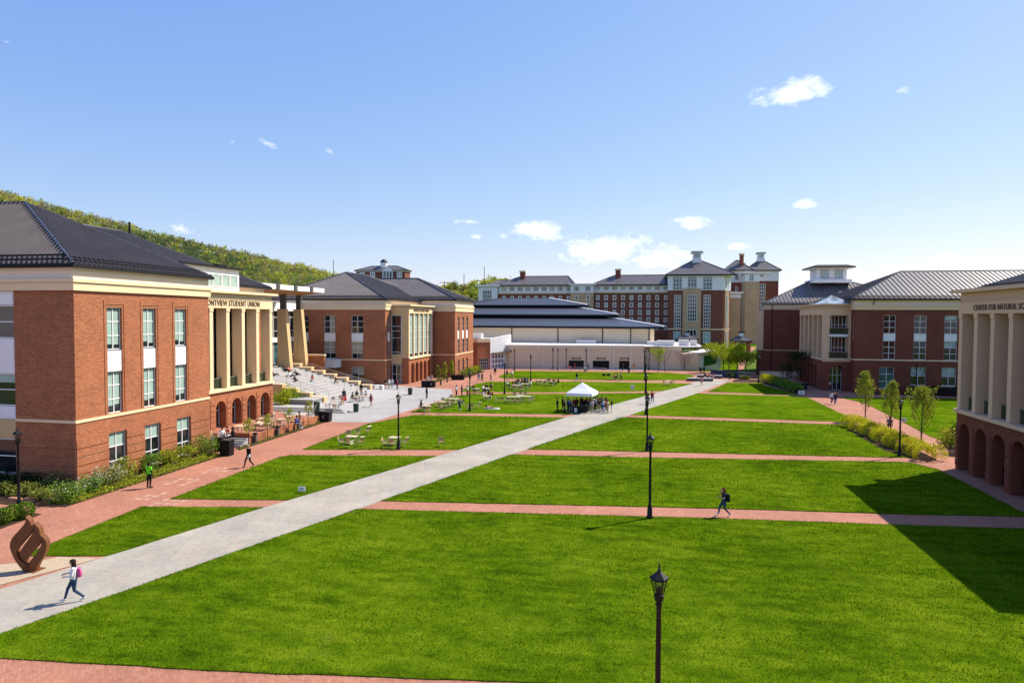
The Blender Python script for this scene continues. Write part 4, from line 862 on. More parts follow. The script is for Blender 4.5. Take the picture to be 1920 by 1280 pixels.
mb = MB(); mb.box(-189, -154.5, 420, 430, 5, 42.3, M['brick_dark']); mb.build('wall', DM); mb = MB(); mb.box(-189.5, -154, 419.5, 430.5, 42.3, 43.2, M['white']); mb.build('cornice', DM)
hip_roof(DM, -190, -153.5, 419, 431, 43.2, (-180, 425, 46.4), (-162, 425, 46.4), rib=1.4, fas=.3, soffit='white', capr=.2)
mb = MB(); mb.poly([(-169.6, 418.6, 42.9), (-162.6, 418.6, 42.9), (-166.1, 418.6, 46.0)], M['white']); mb.box(-169.6, -162.6, 418.5, 420, 42.2, 42.9, M['white']); mb.build('pediment', DM)
for x in (-169.4, -167, -165, -162.9): mb = MB(); mb.box(x-.3, x+.3, 418.5, 419.2, 30, 42.3, M['white']); mb.build('column', DM)
for x in (-184.5, -177.2, -158.3): window(DM, FY(420), x-1.8, x+1.8, 33, 42, cols=2, rows=3, rec=-.12, fw=.7, glass='glass_teal')
window(DM, FY(420), -168.8, -163.2, 33, 41.6, cols=3, rows=3, rec=-.12, fw=.4)
mb = MB(); mb.lathe([(2.3, 45), (2.3, 48.6)], M['white'], 14, (-171.2, 425)); dr = mb.build('drum', DM)
mb = MB(); mb.lathe([(2.5, 48.6)]+[(2.5*math.cos(a), 48.6+2.4*math.sin(a)) for a in (.3, .6, .9, 1.2, 1.5)], M['copper'], 14, (-171.2, 425)); mb.build('dome', dr)
# gazebos
def gazebo(label, x, y, w, z, h):
    G = empty('gazebo', (x, y, 0), label, 'gazebo', 'gazebos near the dormitories')
    mb = MB(); A = (x-.7, y, z+h*.55); B = (x+.7, y, z+h*.55); hip_roof(G, x-w, x+w, y-w, y+w, z, A, B, rib=.5, fas=.4, soffit='white', capr=.08)
    for sx in (-1, 1):
        for sy in (-1, 1): mb = MB(); mb.box(x+sx*(w-.7)-.35, x+sx*(w-.7)+.35, y+sy*(w-.7)-.35, y+sy*(w-.7)+.35, 0, z-.3, M['brick']); mb.build('pillar', G)
    mb = MB(); mb.box(x-.7, x+.7, y-.7, y+.7, z+h*.45, z+h*.85, M['white']); mb.box(x-1, x+1, y-1, y+1, z+h*.85, z+h, M['trim']); mb.build('cupola', G)
gazebo('open gazebo on brick pillars, roof half in sun, behind the bright green trees', 33.3, 240, 3.1, 4.6, 3.1); gazebo('dark roofed gazebo in front of the corner dormitory tower', 15.9, 250, 3.9, 4.7, 2.6)

# ------------------------------------------------------------------ vegetation
LEAF = dict(
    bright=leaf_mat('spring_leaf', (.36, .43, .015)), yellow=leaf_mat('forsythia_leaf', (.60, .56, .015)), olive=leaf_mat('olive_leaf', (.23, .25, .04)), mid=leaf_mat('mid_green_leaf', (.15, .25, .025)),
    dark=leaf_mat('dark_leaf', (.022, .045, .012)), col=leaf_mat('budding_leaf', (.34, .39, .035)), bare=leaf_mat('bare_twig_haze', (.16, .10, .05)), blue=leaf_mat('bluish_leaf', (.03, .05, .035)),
    blossom=leaf_mat('white_blossom', (.72, .72, .66), .1), red=leaf_mat('bronze_needles', (.085, .045, .03)), box=leaf_mat('boxwood_leaf', (.12, .20, .015)), cover=leaf_mat('ground_cover_leaf', (.31, .34, .025)))
def leaf_quads(C, size, rng, up=0.0):
    n = len(C); a = rng.normal(size=(n, 3)); a /= np.linalg.norm(a, axis=1, keepdims=True); b = rng.normal(size=(n, 3)); b[:, 2] *= (1-up)
    b -= a*(a*b).sum(1, keepdims=True); b /= np.linalg.norm(b, axis=1, keepdims=True)+1e-9
    s = (size*rng.uniform(.6, 1.35, n))[:, None]; s2 = s*.55
    V = np.stack([C-a*s, C-b*s2, C+a*s, C+b*s2], 1).reshape(-1, 3); F = np.arange(4*n).reshape(n, 4)
    return V, F
def clumps(n, rx, ry, rz, rng, k=14, spread=.42, shell=.55):
    d = rng.normal(size=(k, 3)); d /= np.linalg.norm(d, axis=1, keepdims=True); r = rng.uniform(shell, 1, k)**.6
    c = d*r[:, None]*.78; i = rng.integers(0, k, n); p = c[i]+rng.normal(size=(n, 3))*spread*.5
    q = np.linalg.norm(p, axis=1); p[q > 1.12] *= (1.12/q[q > 1.12])[:, None]*rng.uniform(.85, 1, (q > 1.12).sum())[:, None]
    return p*np.array([rx, ry, rz])
def branchy(rng, h, w, first=.22, nb=16, up=.75, sub=4, prof=None, r0=.09):
    """trunk and limbs; returns tube mesh and the points that carry leaves"""
    mb = MB(); pts = []; bend = rng.normal(size=2)*.03*h
    tp = [(bend[0]*t*t, bend[1]*t*t, h*.93*t) for t in (0, .15, .35, .6, .85, 1)]
    mb.tube(tp, [r0*1.25, r0, r0*.85, r0*.55, r0*.3, r0*.1], M['bark'], 7)
    for k in range(nb):
        t = first+(.9-first)*(k+.5)/nb; a = k*2.39996+rng.uniform(-.3, .3); R_ = w/2*(prof(t) if prof else math.sin(math.pi*min(1, (t-first)/(1-first)*.8+.2)))
        z0 = h*.93*t; s = np.array([bend[0]*t*t, bend[1]*t*t, z0]); L_ = R_*rng.uniform(.8, 1.1)
        e = s+np.array([math.cos(a)*L_, math.sin(a)*L_, L_*up*1.3+.05*h]); e[2] = min(e[2], h*rng.uniform(.93, 1.0)); m = (s+e)/2+np.array([math.cos(a)*L_*.08, math.sin(a)*L_*.08, -.04*h])
        rr = r0*.42*(1-t*.6); mb.tube([s, m, e], [rr, rr*.65, rr*.2], M['bark'], 5, False)
        for q in np.linspace(.35, 1, 7): pts.append((1-q)**2*s+2*q*(1-q)*m+q*q*e)
        for j in range(sub):
            q = rng.uniform(.3, .95); b = (1-q)**2*s+2*q*(1-q)*m+q*q*e; d = rng.normal(size=3)*.5+np.array([math.cos(a), math.sin(a), up*1.2]); d *= L_*rng.uniform(.25, .5)/np.linalg.norm(d)
            mb.tube([b, b+d], [rr*.4, rr*.12], M['bark'], 4, False)
            for q in (.3, .55, .8, 1.0): pts.append(b+d*q)
    return mb, np.array(pts)
def tree(name, label, x, y, h, w, leaf, n, size, first=.22, nb=16, up=.75, sub=4, prof=None, jit=.18, group=None, r0=.09, seed=0, z=0.0):
    rng = np.random.default_rng(seed+int(abs(x*13+y*7))); root = empty(name, (x, y, z), label, 'tree', group)
    mb, P = branchy(rng, h, w, first, nb, up, sub, prof, r0)
    mb.v = [(a+x, b+y, c+z) for a, b, c in mb.v]; mb.build('trunk', root, smooth=True)
    C = P[rng.integers(0, len(P), n)]+rng.normal(size=(n, 3))*jit; C[:, 2] = np.maximum(C[:, 2], h*first*.8)
    V, F = leaf_quads(C, size, rng); link('crown', fast_mesh('crown', V, F, LEAF[leaf]), root); return root
def shrub(label, x, y, h, w, leaf, n=420, size=.075, group=None, name='shrub', z=.03, blossom=0, d=None, tight=False):
    rng = np.random.default_rng(int(abs(x*31+y*17)*10)); d = d or w
    p = clumps(n, w/2, d/2, h*.55, rng, k=18, spread=.5, shell=.35)
    if tight: q = rng.normal(size=(n, 3)); q /= np.linalg.norm(q, axis=1, keepdims=True); p = q*np.array([w/2, d/2, h/2])*rng.uniform(.86, 1.02, n)[:, None]
    p[:, 2] = np.abs(p[:, 2]+h*.45)*.98; p[:, 2] = np.minimum(p[:, 2], h*1.05)
    V, F = leaf_quads(p, size, rng); o = link(name, fast_mesh(name, V, F, LEAF[leaf]), None, (x, y, z)); tag(o, label, 'shrub', group)
    mb = MB()
    for k in range(6): a = k*1.05; mb.tube([(x, y, z), (x+math.cos(a)*w*.25, y+math.sin(a)*d*.25, z+h*.6)], [.02, .008], M['bark'], 4, False)
    mb.build('stem', o)
    if blossom:
        q = p[(p[:, 2] > h*.35)]; q = q[rng.integers(0, len(q), blossom)]*1.04; V, F = leaf_quads(q, .05, rng); link('blossom', fast_mesh('blossom', V, F, LEAF['blossom']), o)
    return o
def hedge(label, pts, h, w, leaf, per=260, size=.08, name='hedge', z=.05, leaf2=None, frac=.3):
    rng = np.random.default_rng(5); A = np.array(pts); C = []; mi = []
    L_ = np.linalg.norm(np.diff(A, axis=0), axis=1)
    tot = L_.sum(); run = 0
    for i in range(len(L_)):
        n = int(per*L_[i]); t = rng.uniform(0, 1, n); d = (A[i+1]-A[i])/L_[i]; q = np.array([-d[1], d[0]])
        s = run+t*L_[i]; lump = .8+.12*np.sin(s*2.1)+.1*np.sin(s*3.7+1.2)
        ang = rng.uniform(0, math.pi, n); r = rng.uniform(.55, 1.0, n)**.5*lump
        off = np.cos(ang)*r*w/2+rng.normal(size=n)*.05; zz = np.abs(np.sin(ang))**.7*r*h+rng.normal(size=n)*.05
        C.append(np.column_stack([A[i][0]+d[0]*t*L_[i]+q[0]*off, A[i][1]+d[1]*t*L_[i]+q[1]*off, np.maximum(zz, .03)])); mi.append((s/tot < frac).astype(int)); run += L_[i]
    C = np.concatenate(C); V, F = leaf_quads(C, size, rng, .3); x, y = A[0]
    V = V-np.array([x, y, 0]); mats = [LEAF[leaf]]+([LEAF[leaf2]] if leaf2 else [])
    o = link(name, fast_mesh(name, V, F, mats, np.concatenate(mi) if leaf2 else None), None, (x, y, z)); tag(o, label, 'hedge'); return o

colprof = lambda t: max(.1, min(1.0, (1-t)/.68))
for (x, y, h, w, lab, n, s) in ((26.13, 85.6, 6.4, 2.0, 'slim budding tree by the brick walk, farthest of the three in a row', 2600, 1), (25.83, 76.5, 6.0, 2.0, 'slim budding tree, middle one of the three beside the yellow hedge', 2300, 2), (26.48, 70.3, 5.9, 2.7, 'broadest slim budding tree, nearest of the three beside the yellow hedge', 2700, 3)):
    tree('columnar_tree', lab, x, y, h, w, 'col', int(n*1.4), .075, first=.14, nb=30, up=1.75, sub=5, prof=colprof, jit=.09, group='slim trees along the right walk', r0=.06, seed=s)
for (p, q, h, w, leaf, lab) in ((821, 717, 3.5, 1.0, 'olive', 'small dim columnar tree left of the pair beside the middle hall'), (833, 714, 3.8, 1.0, 'col', 'small yellowish columnar tree, middle of three beside the middle hall'), (846, 709, 4.0, .95, 'col', 'small yellowish columnar tree, right of three beside the middle hall')):
    x, y = at(p, q); tree('columnar_tree', lab, x, y, h, w, leaf, 1500, .085, first=.08, nb=20, up=1.6, sub=4, prof=colprof, jit=.09, group='small columnar trees by the middle hall', r0=.05)
for k, (p, q, h) in enumerate(((466, 835.5, 2.7), (502, 823, 2.6), (541, 810.5, 2.7), (578, 799.5, 3.2))):
    x, y = at(p, q); tree('young_tree', ('young thin tree in the planting strip, first from the terrace steps', 'young thin tree in the planting strip, second from the terrace steps', 'young thin tree in the planting strip, third from the terrace steps', 'young thin tree in the planting strip, nearest the black recycling bins')[k], x, y, h, 1.3, 'col', 420, .07, first=.25, nb=12, up=1.2, sub=3, prof=colprof, jit=.09, group='young trees in the planting strip', r0=.03)
vase = lambda t: .55+.9*(1-abs(t-.45))
for (p, q, h, w, n, lab) in ((1356, 699.5, 5.8, 6.2, 4200, 'largest bright green spring tree behind the far planters'), (1367, 703.5, 5.0, 4.8, 2000, 'bright green spring tree leaning right, second from the left of four'), (1382, 703, 4.4, 4.4, 1500, 'bright green spring tree with dark stems, third from the left of four'), (1398, 702.5, 4.5, 4.6, 1600, 'rightmost bright green spring tree, next to the brick annex')):
    x, y = at(p, q); tree('spring_tree', lab, x, y, h, w, 'bright', n, .15, first=.3, nb=20, up=1.15, sub=5, prof=vase, jit=.28, group='bright green trees behind the far planters', r0=.12)
x, y = at(1234, 698); tree('spring_tree', 'pale yellow green young tree before the tan service block', x, y, 5.4, 3.4, 'bright', 1100, .12, first=.35, nb=14, up=.9, sub=4, jit=.2, r0=.06)
x, y = at(1246, 697); tree('bare_tree', 'bare thin tan tree next to the pale green one', x, y, 5.9, 4.2, 'bare', 260, .05, first=.2, nb=18, up=1.0, sub=5, jit=.1, r0=.06)
x, y = at(1283, 694.5); tree('bare_tree', 'dark bare many stemmed tree before the vine covered wall', x, y, 4.4, 4.6, 'bare', 200, .05, first=.08, nb=20, up=1.2, sub=5, jit=.1, r0=.08)
x, y = at(1727, 745); tree('bare_tree', 'spreading bare reddish tree against the windows of the brown brick hall', x, y, 5.2, 6.4, 'bare', 600, .06, first=.3, nb=20, up=.65, sub=6, jit=.14, r0=.07)
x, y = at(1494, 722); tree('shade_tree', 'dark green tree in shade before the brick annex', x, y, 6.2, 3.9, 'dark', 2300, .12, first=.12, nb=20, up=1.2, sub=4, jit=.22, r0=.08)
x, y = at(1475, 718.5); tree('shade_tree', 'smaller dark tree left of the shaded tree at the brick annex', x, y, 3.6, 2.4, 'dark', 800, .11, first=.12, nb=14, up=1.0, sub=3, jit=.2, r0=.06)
x, y = at(1031, 689); tree('conifer', 'rusty brown conifer in front of the arena doors', x, y, 4.4, 3.4, 'red', 900, .09, first=.1, nb=22, up=.2, sub=3, prof=lambda t: 1.15*(1-t)+.08, jit=.12, r0=.06)
x, y = at(977, 688); tree('young_tree', 'wispy pale green sapling at the left end of the arena', x, y, 3.1, 2.0, 'bright', 260, .08, first=.2, nb=12, up=1.0, sub=3, jit=.12, r0=.03)
# shrubs at the near hall
SHR = [(-36.5, 36.3, 1.5, 2.3, 'mid', 40, 'leafy shrub with white flecks at the corner of the near hall'), (-36.7, 38.5, 1.35, 2.0, 'mid', 70, 'green shrub dotted with white blossom beside the lit corner'), (-36.9, 40.5, 1.55, 2.2, 'olive', 150, 'shrub thick with white blossom below the first window'), (-37.4, 42.5, 1.6, 1.9, 'cover', 20, 'yellow green shrub under the first ground floor window'),
       (-37.4, 45.0, 1.35, 1.9, 'mid', 0, 'dark green shrub between the first two ground floor windows'), (-37.5, 47.0, 1.25, 1.7, 'cover', 6, 'yellowish shrub under the second ground floor window'), (-37.4, 49.0, 1.35, 2.1, 'cover', 6, 'yellow green shrub between the second and third windows'), (-37.2, 51.3, 1.75, 2.4, 'mid', 0, 'big green shrub beside the dark bin at the terrace steps'),
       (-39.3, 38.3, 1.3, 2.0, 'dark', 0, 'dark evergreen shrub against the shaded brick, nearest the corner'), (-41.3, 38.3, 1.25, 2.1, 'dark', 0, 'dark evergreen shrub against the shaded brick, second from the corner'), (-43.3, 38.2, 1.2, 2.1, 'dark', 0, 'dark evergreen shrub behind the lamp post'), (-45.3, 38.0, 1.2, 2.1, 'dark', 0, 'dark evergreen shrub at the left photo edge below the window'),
       (-38.4, 36.4, .85, 1.4, 'olive', 0, 'low olive shrub, rightmost of the front row'), (-40.0, 36.9, .95, 1.6, 'olive', 0, 'low olive shrub right of the lamp post'), (-41.7, 36.9, .9, 1.5, 'olive', 0, 'low olive shrub left of the lamp post'), (-43.6, 37.0, .9, 1.5, 'cover', 0, 'low yellowish shrub at the left photo edge')]
for (x, y, h, w, leaf, bl, lab) in SHR: shrub(lab, x, y, h, w, leaf, 1500 if h > 1 else 800, .07, 'shrubs along the near hall', blossom=bl*3)
for k, (p, q, h) in enumerate(((33, 976, 1.05), (10, 980, 1.0), (-9, 987, 1.0))):
    x, y = at(p, q); shrub(('clipped round boxwood next to the lamp post', 'clipped round boxwood, second from the lamp post', 'clipped round boxwood cut by the left photo edge')[k], x, y+.5, h, 1.0, 'box', 1800, .05, 'clipped round boxwoods', name='boxwood', tight=True)
for k, (p, q) in enumerate(((95, 938), (57, 939), (28, 938))):
    x, y = at(p, q); mb = MB(); mb.hexa([(x-.45, y-.18, .02), (x+.4, y-.22, .02), (x+.45, y+.2, .02), (x-.4, y+.22, .02), (x-.4, y-.12, .2), (x+.36, y-.16, .17), (x+.38, y+.15, .19), (x-.36, y+.16, .21)], M['paver']); o = mb.build('flat_stone'); tag(o, ('flat reddish stone in the bed, rightmost of three', 'flat reddish stone in the bed just right of the lamp post', 'flat reddish stone in the bed, leftmost of three')[k], 'stone', 'flat stones in the bed')
for k, (p, q, h, w) in enumerate(((525, 764, 2.3, 2.6), (541, 762, 2.8, 2.6), (556, 760, 2.2, 2.4), (534, 752, 2.6, 3.0), (566, 757, 1.7, 1.8))):
    x, y = at(p, q); shrub(('bright green bush at the end of the brick arcade', 'tallest bright green bush below the stepped wall', 'bright green bush next to the planter block', 'bright green bush at the back, against the stepped wall', 'small bright green bush, rightmost below the stepped wall')[k], x, y, h, w, 'bright' if k != 2 else 'mid', 1200, .1, 'bright bushes by the steps')
for k in range(5):
    y = 131.5+2.9*k; shrub(('pale green bush at the middle hall end, nearest the black planter', 'pale green bush, second at the middle hall end', 'pale green bush, third at the middle hall end', 'yellowish bush, fourth at the middle hall end', 'pale green bush farthest along the middle hall end')[k], -35.7, y, 1.5+.2*(k % 2), 2.3, ('olive', 'mid', 'cover', 'bright', 'mid')[k], 700, .1, 'bushes at the middle hall end')
hedge('long yellow flowering hedge in the sun beside the right walk', [at(1594, 798), at(1636, 816), at(1686, 839), at(1747, 865)], 1.5, 2.9, 'yellow', 1100, .065, name='flowering_hedge')
hedge('hedge near the brick annex, coloured yellow at its sunlit tip and green where shaded', [at(1434, 714), at(1462, 722), at(1499, 737)], 1.5, 2.6, 'mid', 620, .085, name='flowering_hedge', leaf2='yellow', frac=.3)  # leaf colour paints the sunlit end yellow and the shaded rest green
hedge('dark bluish hedge under the windows of the brown brick hall', [(42.3, 117.2), (50.5, 116.8), (56, 116.6)], 1.6, 1.5, 'blue', 420, .09)
for k, (x, y, h, w, leaf, lab) in enumerate(((28.6, 66.4, 3.3, 2.6, 'dark', 'tall dark bush at the corner of the shaded hall'), (28.6, 69.2, 2.0, 2.4, 'cover', 'yellow green bush beside the tall dark bush'), (30.0, 72.0, 1.5, 2.0, 'yellow', 'yellow flowering bush at the shaded hall, farthest from the arches'), (17.8, 141.5, 1.2, 2.2, 'mid', 'small round bush left in the far bed'), (20, 139, 1.0, 2.2, 'olive', 'low olive bush in the far bed'))): shrub(lab, x, y, h, w, leaf, 900, .09)
def cover(name, label, x0, x1, y0, y1, n, leaf, h, size=.06):
    rng = np.random.default_rng(3); C = np.column_stack([rng.uniform(x0, x1, n), rng.uniform(y0, y1, n), rng.uniform(0, 1, n)**1.5*h]); C[:, 2] *= .6+.4*np.sin(C[:, 1]*3.1)*np.sin(C[:, 0]*4+1)
    V, F = leaf_quads(C, size, rng); o = link(name, fast_mesh(name, V, F, LEAF[leaf])); tag(o, label, 'plants', kind='stuff')
cover('ground_cover', 'low yellow green ground cover along the near hall walk', -36.9, -35.45, 35.8, 51.5, 9000, 'cover', .42)
cover('ground_cover', 'sparse low plants in the strip below the brick terrace', -36.1, -35.45, 53.9, 70.2, 1500, 'olive', .25)
cover('ground_cover', 'low plants in front of the middle hall arcade', -38.6, -37.4, 119, 127, 800, 'olive', .4, .09)

# grass blades over the nearer lawns
def inside(P, poly):
    x, y = P[:, 0], P[:, 1]; r = np.zeros(len(P), bool); n = len(poly)
    for i in range(n):
        (x1, y1), (x2, y2) = poly[i], poly[(i+1) % n]
        if abs(y2-y1) < 1e-9: continue
        c = ((y1 > y) != (y2 > y)) & (x < (x2-x1)*(y-y1)/(y2-y1)+x1); r ^= c
    return r
GR = [leaf_mat('grass_blade', (.078, .138, .003), .5, .8), leaf_mat('grass_blade_pale', (.17, .22, .012), .35, .8), leaf_mat('grass_blade_dark', (.034, .07, .002), .35, .8)]
def blades(poly, density, size):
    P = np.array(poly); lo, hi = P.min(0), P.max(0); n = int((hi-lo).prod()*density); Q = np.column_stack([RNG.uniform(lo[0], hi[0], n), RNG.uniform(lo[1], hi[1], n)])
    return Q[inside(Q, poly)], size
def edge_tufts(poly, size, per):
    Q = []
    for i in range(len(poly)):
        a, b = np.array(poly[i]), np.array(poly[(i+1) % len(poly)]); L_ = np.linalg.norm(b-a); n = max(1, int(L_*per)); t = RNG.uniform(0, 1, n)[:, None]; Q.append(a+(b-a)*t+RNG.normal(size=(n, 2))*.035)
    return np.concatenate(Q)
Vs, Fs, Ms, base = [], [], [], 0
for i, den, sz in ((0, 190, .075), (5, 190, .075), (1, 75, .10), (6, 75, .10), (2, 26, .13), (7, 26, .13)):
    Q, sz = blades(LAWNS[i], den, sz); Q = np.concatenate([Q, edge_tufts(LAWNS[i], sz, 40 if den > 100 else 22)]); n = len(Q); a = RNG.uniform(0, 2*math.pi, n); ln = sz*RNG.uniform(.5, 1.3, n); t = RNG.normal(size=(n, 2))*ln[:, None]*.45
    wv = np.column_stack([np.cos(a), np.sin(a)])*(sz*.16)
    z0 = np.full((n, 1), .04); A = np.hstack([Q-wv, z0]); B = np.hstack([Q+wv, z0]); Ct = np.hstack([Q+t, z0+ln[:, None]*.85])
    Vs.append(np.stack([A, B, Ct], 1).reshape(-1, 3)); Fs.append(np.arange(3*n).reshape(n, 3)+base); base += 3*n
    patch = np.sin(Q[:, 0]*.9+2*np.sin(Q[:, 1]*.37))+np.sin(Q[:, 1]*1.1+Q[:, 0]*.31)+RNG.normal(size=n)*.8
    Ms.append(np.where(patch > 1.2, 1, np.where(patch < -.8, 2, 0)))
o = link('grass', fast_mesh('grass', np.concatenate(Vs), np.concatenate(Fs), GR, np.concatenate(Ms))); tag(o, 'short bright green grass on the nearer lawns', 'grass', kind='stuff')

# ------------------------------------------------------------------ wooded hills
def hill(name, ridge, d0, d1, mat='field', nT=26):
    """ridge: (photo x, photo y of the ground line); surface rises from distance d0 to the ridge at d1 and falls behind it"""
    xs = np.linspace(ridge[0][0], ridge[-1][0], 70); yr = np.interp(xs, [r[0] for r in ridge], [r[1] for r in ridge]); V = []; G = np.zeros((len(xs), nT+6, 3))
    for i, (x, y) in enumerate(zip(xs, yr)):
        d = ray(x, y); d = d/np.hypot(d[0], d[1]); zr = CAMH+d[2]*d1
        for j in range(nT+6):
            t = j/(nT-1); D = d0+(d1-d0)*t; s = t*t*(3-2*t) if t < 1 else 1-(t-1)*2.2; z = max(-1, zr*s+math.sin(x*.05+j)*.8*(0 < t < 1)); G[i, j] = (d[0]*D, d[1]*D, z-1.0*(j == 0))
    nx, ny = G.shape[:2]; I = np.arange(nx*ny).reshape(nx, ny); F = np.stack([I[:-1, :-1], I[1:, :-1], I[1:, 1:], I[:-1, 1:]], -1).reshape(-1, 4)
    o = link(name, fast_mesh(name, G.reshape(-1, 3), F[:, ::-1], M[mat], smooth=True)); tag(o, kind='structure'); return G
WOOD = [leaf_mat('wood_olive', (.34, .30, .08), .3), leaf_mat('wood_lime', (.42, .46, .05), .3), leaf_mat('wood_brown', (.30, .23, .14), .3), leaf_mat('wood_dark', (.12, .16, .06), .3), leaf_mat('wood_yellow', (.55, .50, .05), .3), leaf_mat('wood_green', (.25, .34, .06), .3)]  # leaf colours lightened to stand in for distance haze
def wood(name, label, G, n, hs, t0, t1, probs, per=110, fx=(0, 1), dark_low=False):
    rng = np.random.default_rng(21); nx, ny = G.shape[:2]; Vs, Fs, Ms = [], [], []; b = 0
    for k in range(n):
        i = rng.uniform(fx[0], fx[1])*(nx-1.001); j = rng.uniform(t0, t1)*(ny-6); i0, j0 = int(i), int(j); j0 = min(j0, ny-2); p = G[i0, j0]*(1-(i-i0))+G[i0+1, j0]*(i-i0); q = G[i0, j0+1]*(1-(i-i0))+G[i0+1, j0+1]*(i-i0); p = p+(q-p)*(j-j0)
        h = hs*rng.uniform(.55, 1.25); w = h*rng.uniform(.32, .5); m = rng.choice(6, p=probs)
        pat = math.sin(p[0]*.021+p[1]*.013)+math.sin(p[0]*.009-p[1]*.024+2)
        if pat > .9 and rng.random() < .6: m = 4 if rng.random() < .5 else 1
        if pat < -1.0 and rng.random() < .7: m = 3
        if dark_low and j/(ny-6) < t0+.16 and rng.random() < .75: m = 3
        C = clumps(per, w, w, h*.42, rng, k=9, spread=.5)+p+np.array([0, 0, h*.58]); V, F = leaf_quads(C, h*.075, rng); Vs.append(V); Fs.append(F+b); b += len(V); Ms.append(np.full(len(F), m))
    o = link(name, fast_mesh(name, np.concatenate(Vs), np.concatenate(Fs), WOOD, np.concatenate(Ms))); tag(o, label, 'woodland', kind='stuff')
G1 = hill('hill', [(-560, 330), (-200, 350), (0, 376), (100, 404), (200, 428), (300, 456), (400, 476), (500, 498), (560, 510), (640, 530), (700, 545), (790, 560)], 430, 760)
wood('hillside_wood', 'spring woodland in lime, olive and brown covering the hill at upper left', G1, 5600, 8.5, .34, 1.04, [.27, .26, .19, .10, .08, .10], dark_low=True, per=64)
G2 = hill('hill', [(760, 560), (830, 553), (870, 551), (900, 545), (925, 541), (960, 545), (1010, 556), (1080, 575)], 330, 440)
wood('hillside_wood', 'bright green trees on the low rise between middle hall and dormitories', G2, 620, 7, .3, 1.02, [.12, .48, .05, .03, .2, .12], per=170)
for k, (p, q0, q1, Y, lab) in enumerate(((625, 487, 520, 420, 'thin dark mast behind the left slope of the middle hall roof'), (870, 513, 548, 400, 'thin mast above the low green rise, left of two'), (908, 500, 545, 400, 'taller thin mast above the low green rise, right of two'), (833, 527, 545, 380, 'short utility pole with a crossbar above the middle hall roof'))):
    a = atY(p, q0, Y); mb = MB(); mb.tube([(a[0], Y, 6), (a[0], Y, a[2])], [.28, .18], M['iron'], 6)
    if k == 3: mb.box(a[0]-3, a[0]+3, Y-.1, Y+.1, a[2]-1.0, a[2]-.7, M['iron'])
    o = mb.build('utility_pole'); tag(o, lab, 'pole', 'masts on the horizon')

# ------------------------------------------------------------------ lamp posts
M['lamp_pane'] = clear_glass('clear_lamp_glass', (.88, .90, .88), .22)
def make_lamp(x, y, label):
    R_ = empty('lamp_post', (0, 0, 0), label, 'lamp post', 'black lamp posts')
    mb = MB(); mb.lathe([(.20, 0), (.20, .12), (.16, .16), (.145, .62), (.11, .70), (.12, .78), (.085, .84), (.082, 1.5), (.066, 4.02), (.085, 4.06), (.085, 4.12), (.06, 4.16)], M['iron'], 12); mb.build('post', R_, True)
    mb = MB(); mb.lathe([(.06, 4.14), (.12, 4.2), (.14, 4.36), (.10, 4.38)], M['iron'], 8)
    for k in range(6): a = k*math.pi/3; c, s = math.cos(a), math.sin(a); mb.tube([(c*.12, s*.12, 4.36), (c*.215, s*.215, 4.80)], .014, M['iron'], 4)
    mb.lathe([(.232, 4.78), (.24, 4.80), (.232, 4.825)], M['iron'], 6); lf = mb.build('lantern_frame', R_)
    mb = MB(); mb.lathe([(.105, 4.37), (.195, 4.785)], M['lamp_pane'], 6); mb.build('lamp_glass', lf); mb = MB(); mb.lathe([(.05, 4.36), (.075, 4.42), (.07, 4.52), (.03, 4.6)], M['iron'], 8); mb.build('burner', lf)
    mb = MB(); mb.lathe([(.275, 4.81), (.26, 4.85), (.07, 5.0), (.045, 5.02), (.05, 5.06), (.018, 5.09), (.03, 5.13), (.006, 5.26)], M['iron'], 6); mb.build('cap', R_)
    R_.location = (x, y, .03); return R_
LAMPS = [(.53, 18.6, 'large black lamp post rising from the bottom edge of the lawn'), (.55, 40.5, 'black lamp post casting a long shadow on the main lawn at the first brick path'), (.52, 61.2, 'black lamp post at the second brick path, third in the central row'), (.53, 84.2, 'black lamp post at the third brick path, fourth in the central row'),
         (.56, 108, 'black lamp post beside the stone path, fifth in the central row'), (.55, 130.5, 'sixth black lamp post in the central row'), (.5, 152.3, 'farthest black lamp post in the central row'),
         (-21.64, 57.1, 'black lamp post by the cafe table on the left lawn'), (-21.6, 82.4, 'black lamp post by the bending person on the left lawns'), (-21.2, 102.4, 'black lamp post left of the crowded lawn tables'), (-20.82, 125.1, 'black lamp post behind the crowded lawn tables'),
         (-28.4, 148.3, 'black lamp post before the pale lobby building'), (-17.6, 163, 'small lamp post against the arena wall'), (-20.5, 154.7, 'left one of two lamp posts by the rusty conifer'), (-19.1, 152.8, 'right one of two lamp posts by the rusty conifer'), (-12.6, 153, 'lamp post in front of the middle arena doors'), (1.6, 157.4, 'lamp post at the right end of the arena wall'),
         (22.26, 63.6, 'black lamp post at the near end of the yellow hedge'), (42.3, 114.8, 'lamp post in shade against the brown brick hall'), (21.6, 132, 'lamp post left of the brick annex'), (-37.17, 33.75, 'black lamp post by the boxwoods at the left edge')]
lamp0 = None
for x, y, lab in LAMPS:
    if y == 163: y = 156.6
    if lamp0 is None: lamp0 = make_lamp(x, y, lab)
    else: c = copy_tree(lamp0); c.location = (x, y, .03); c['label'] = lab

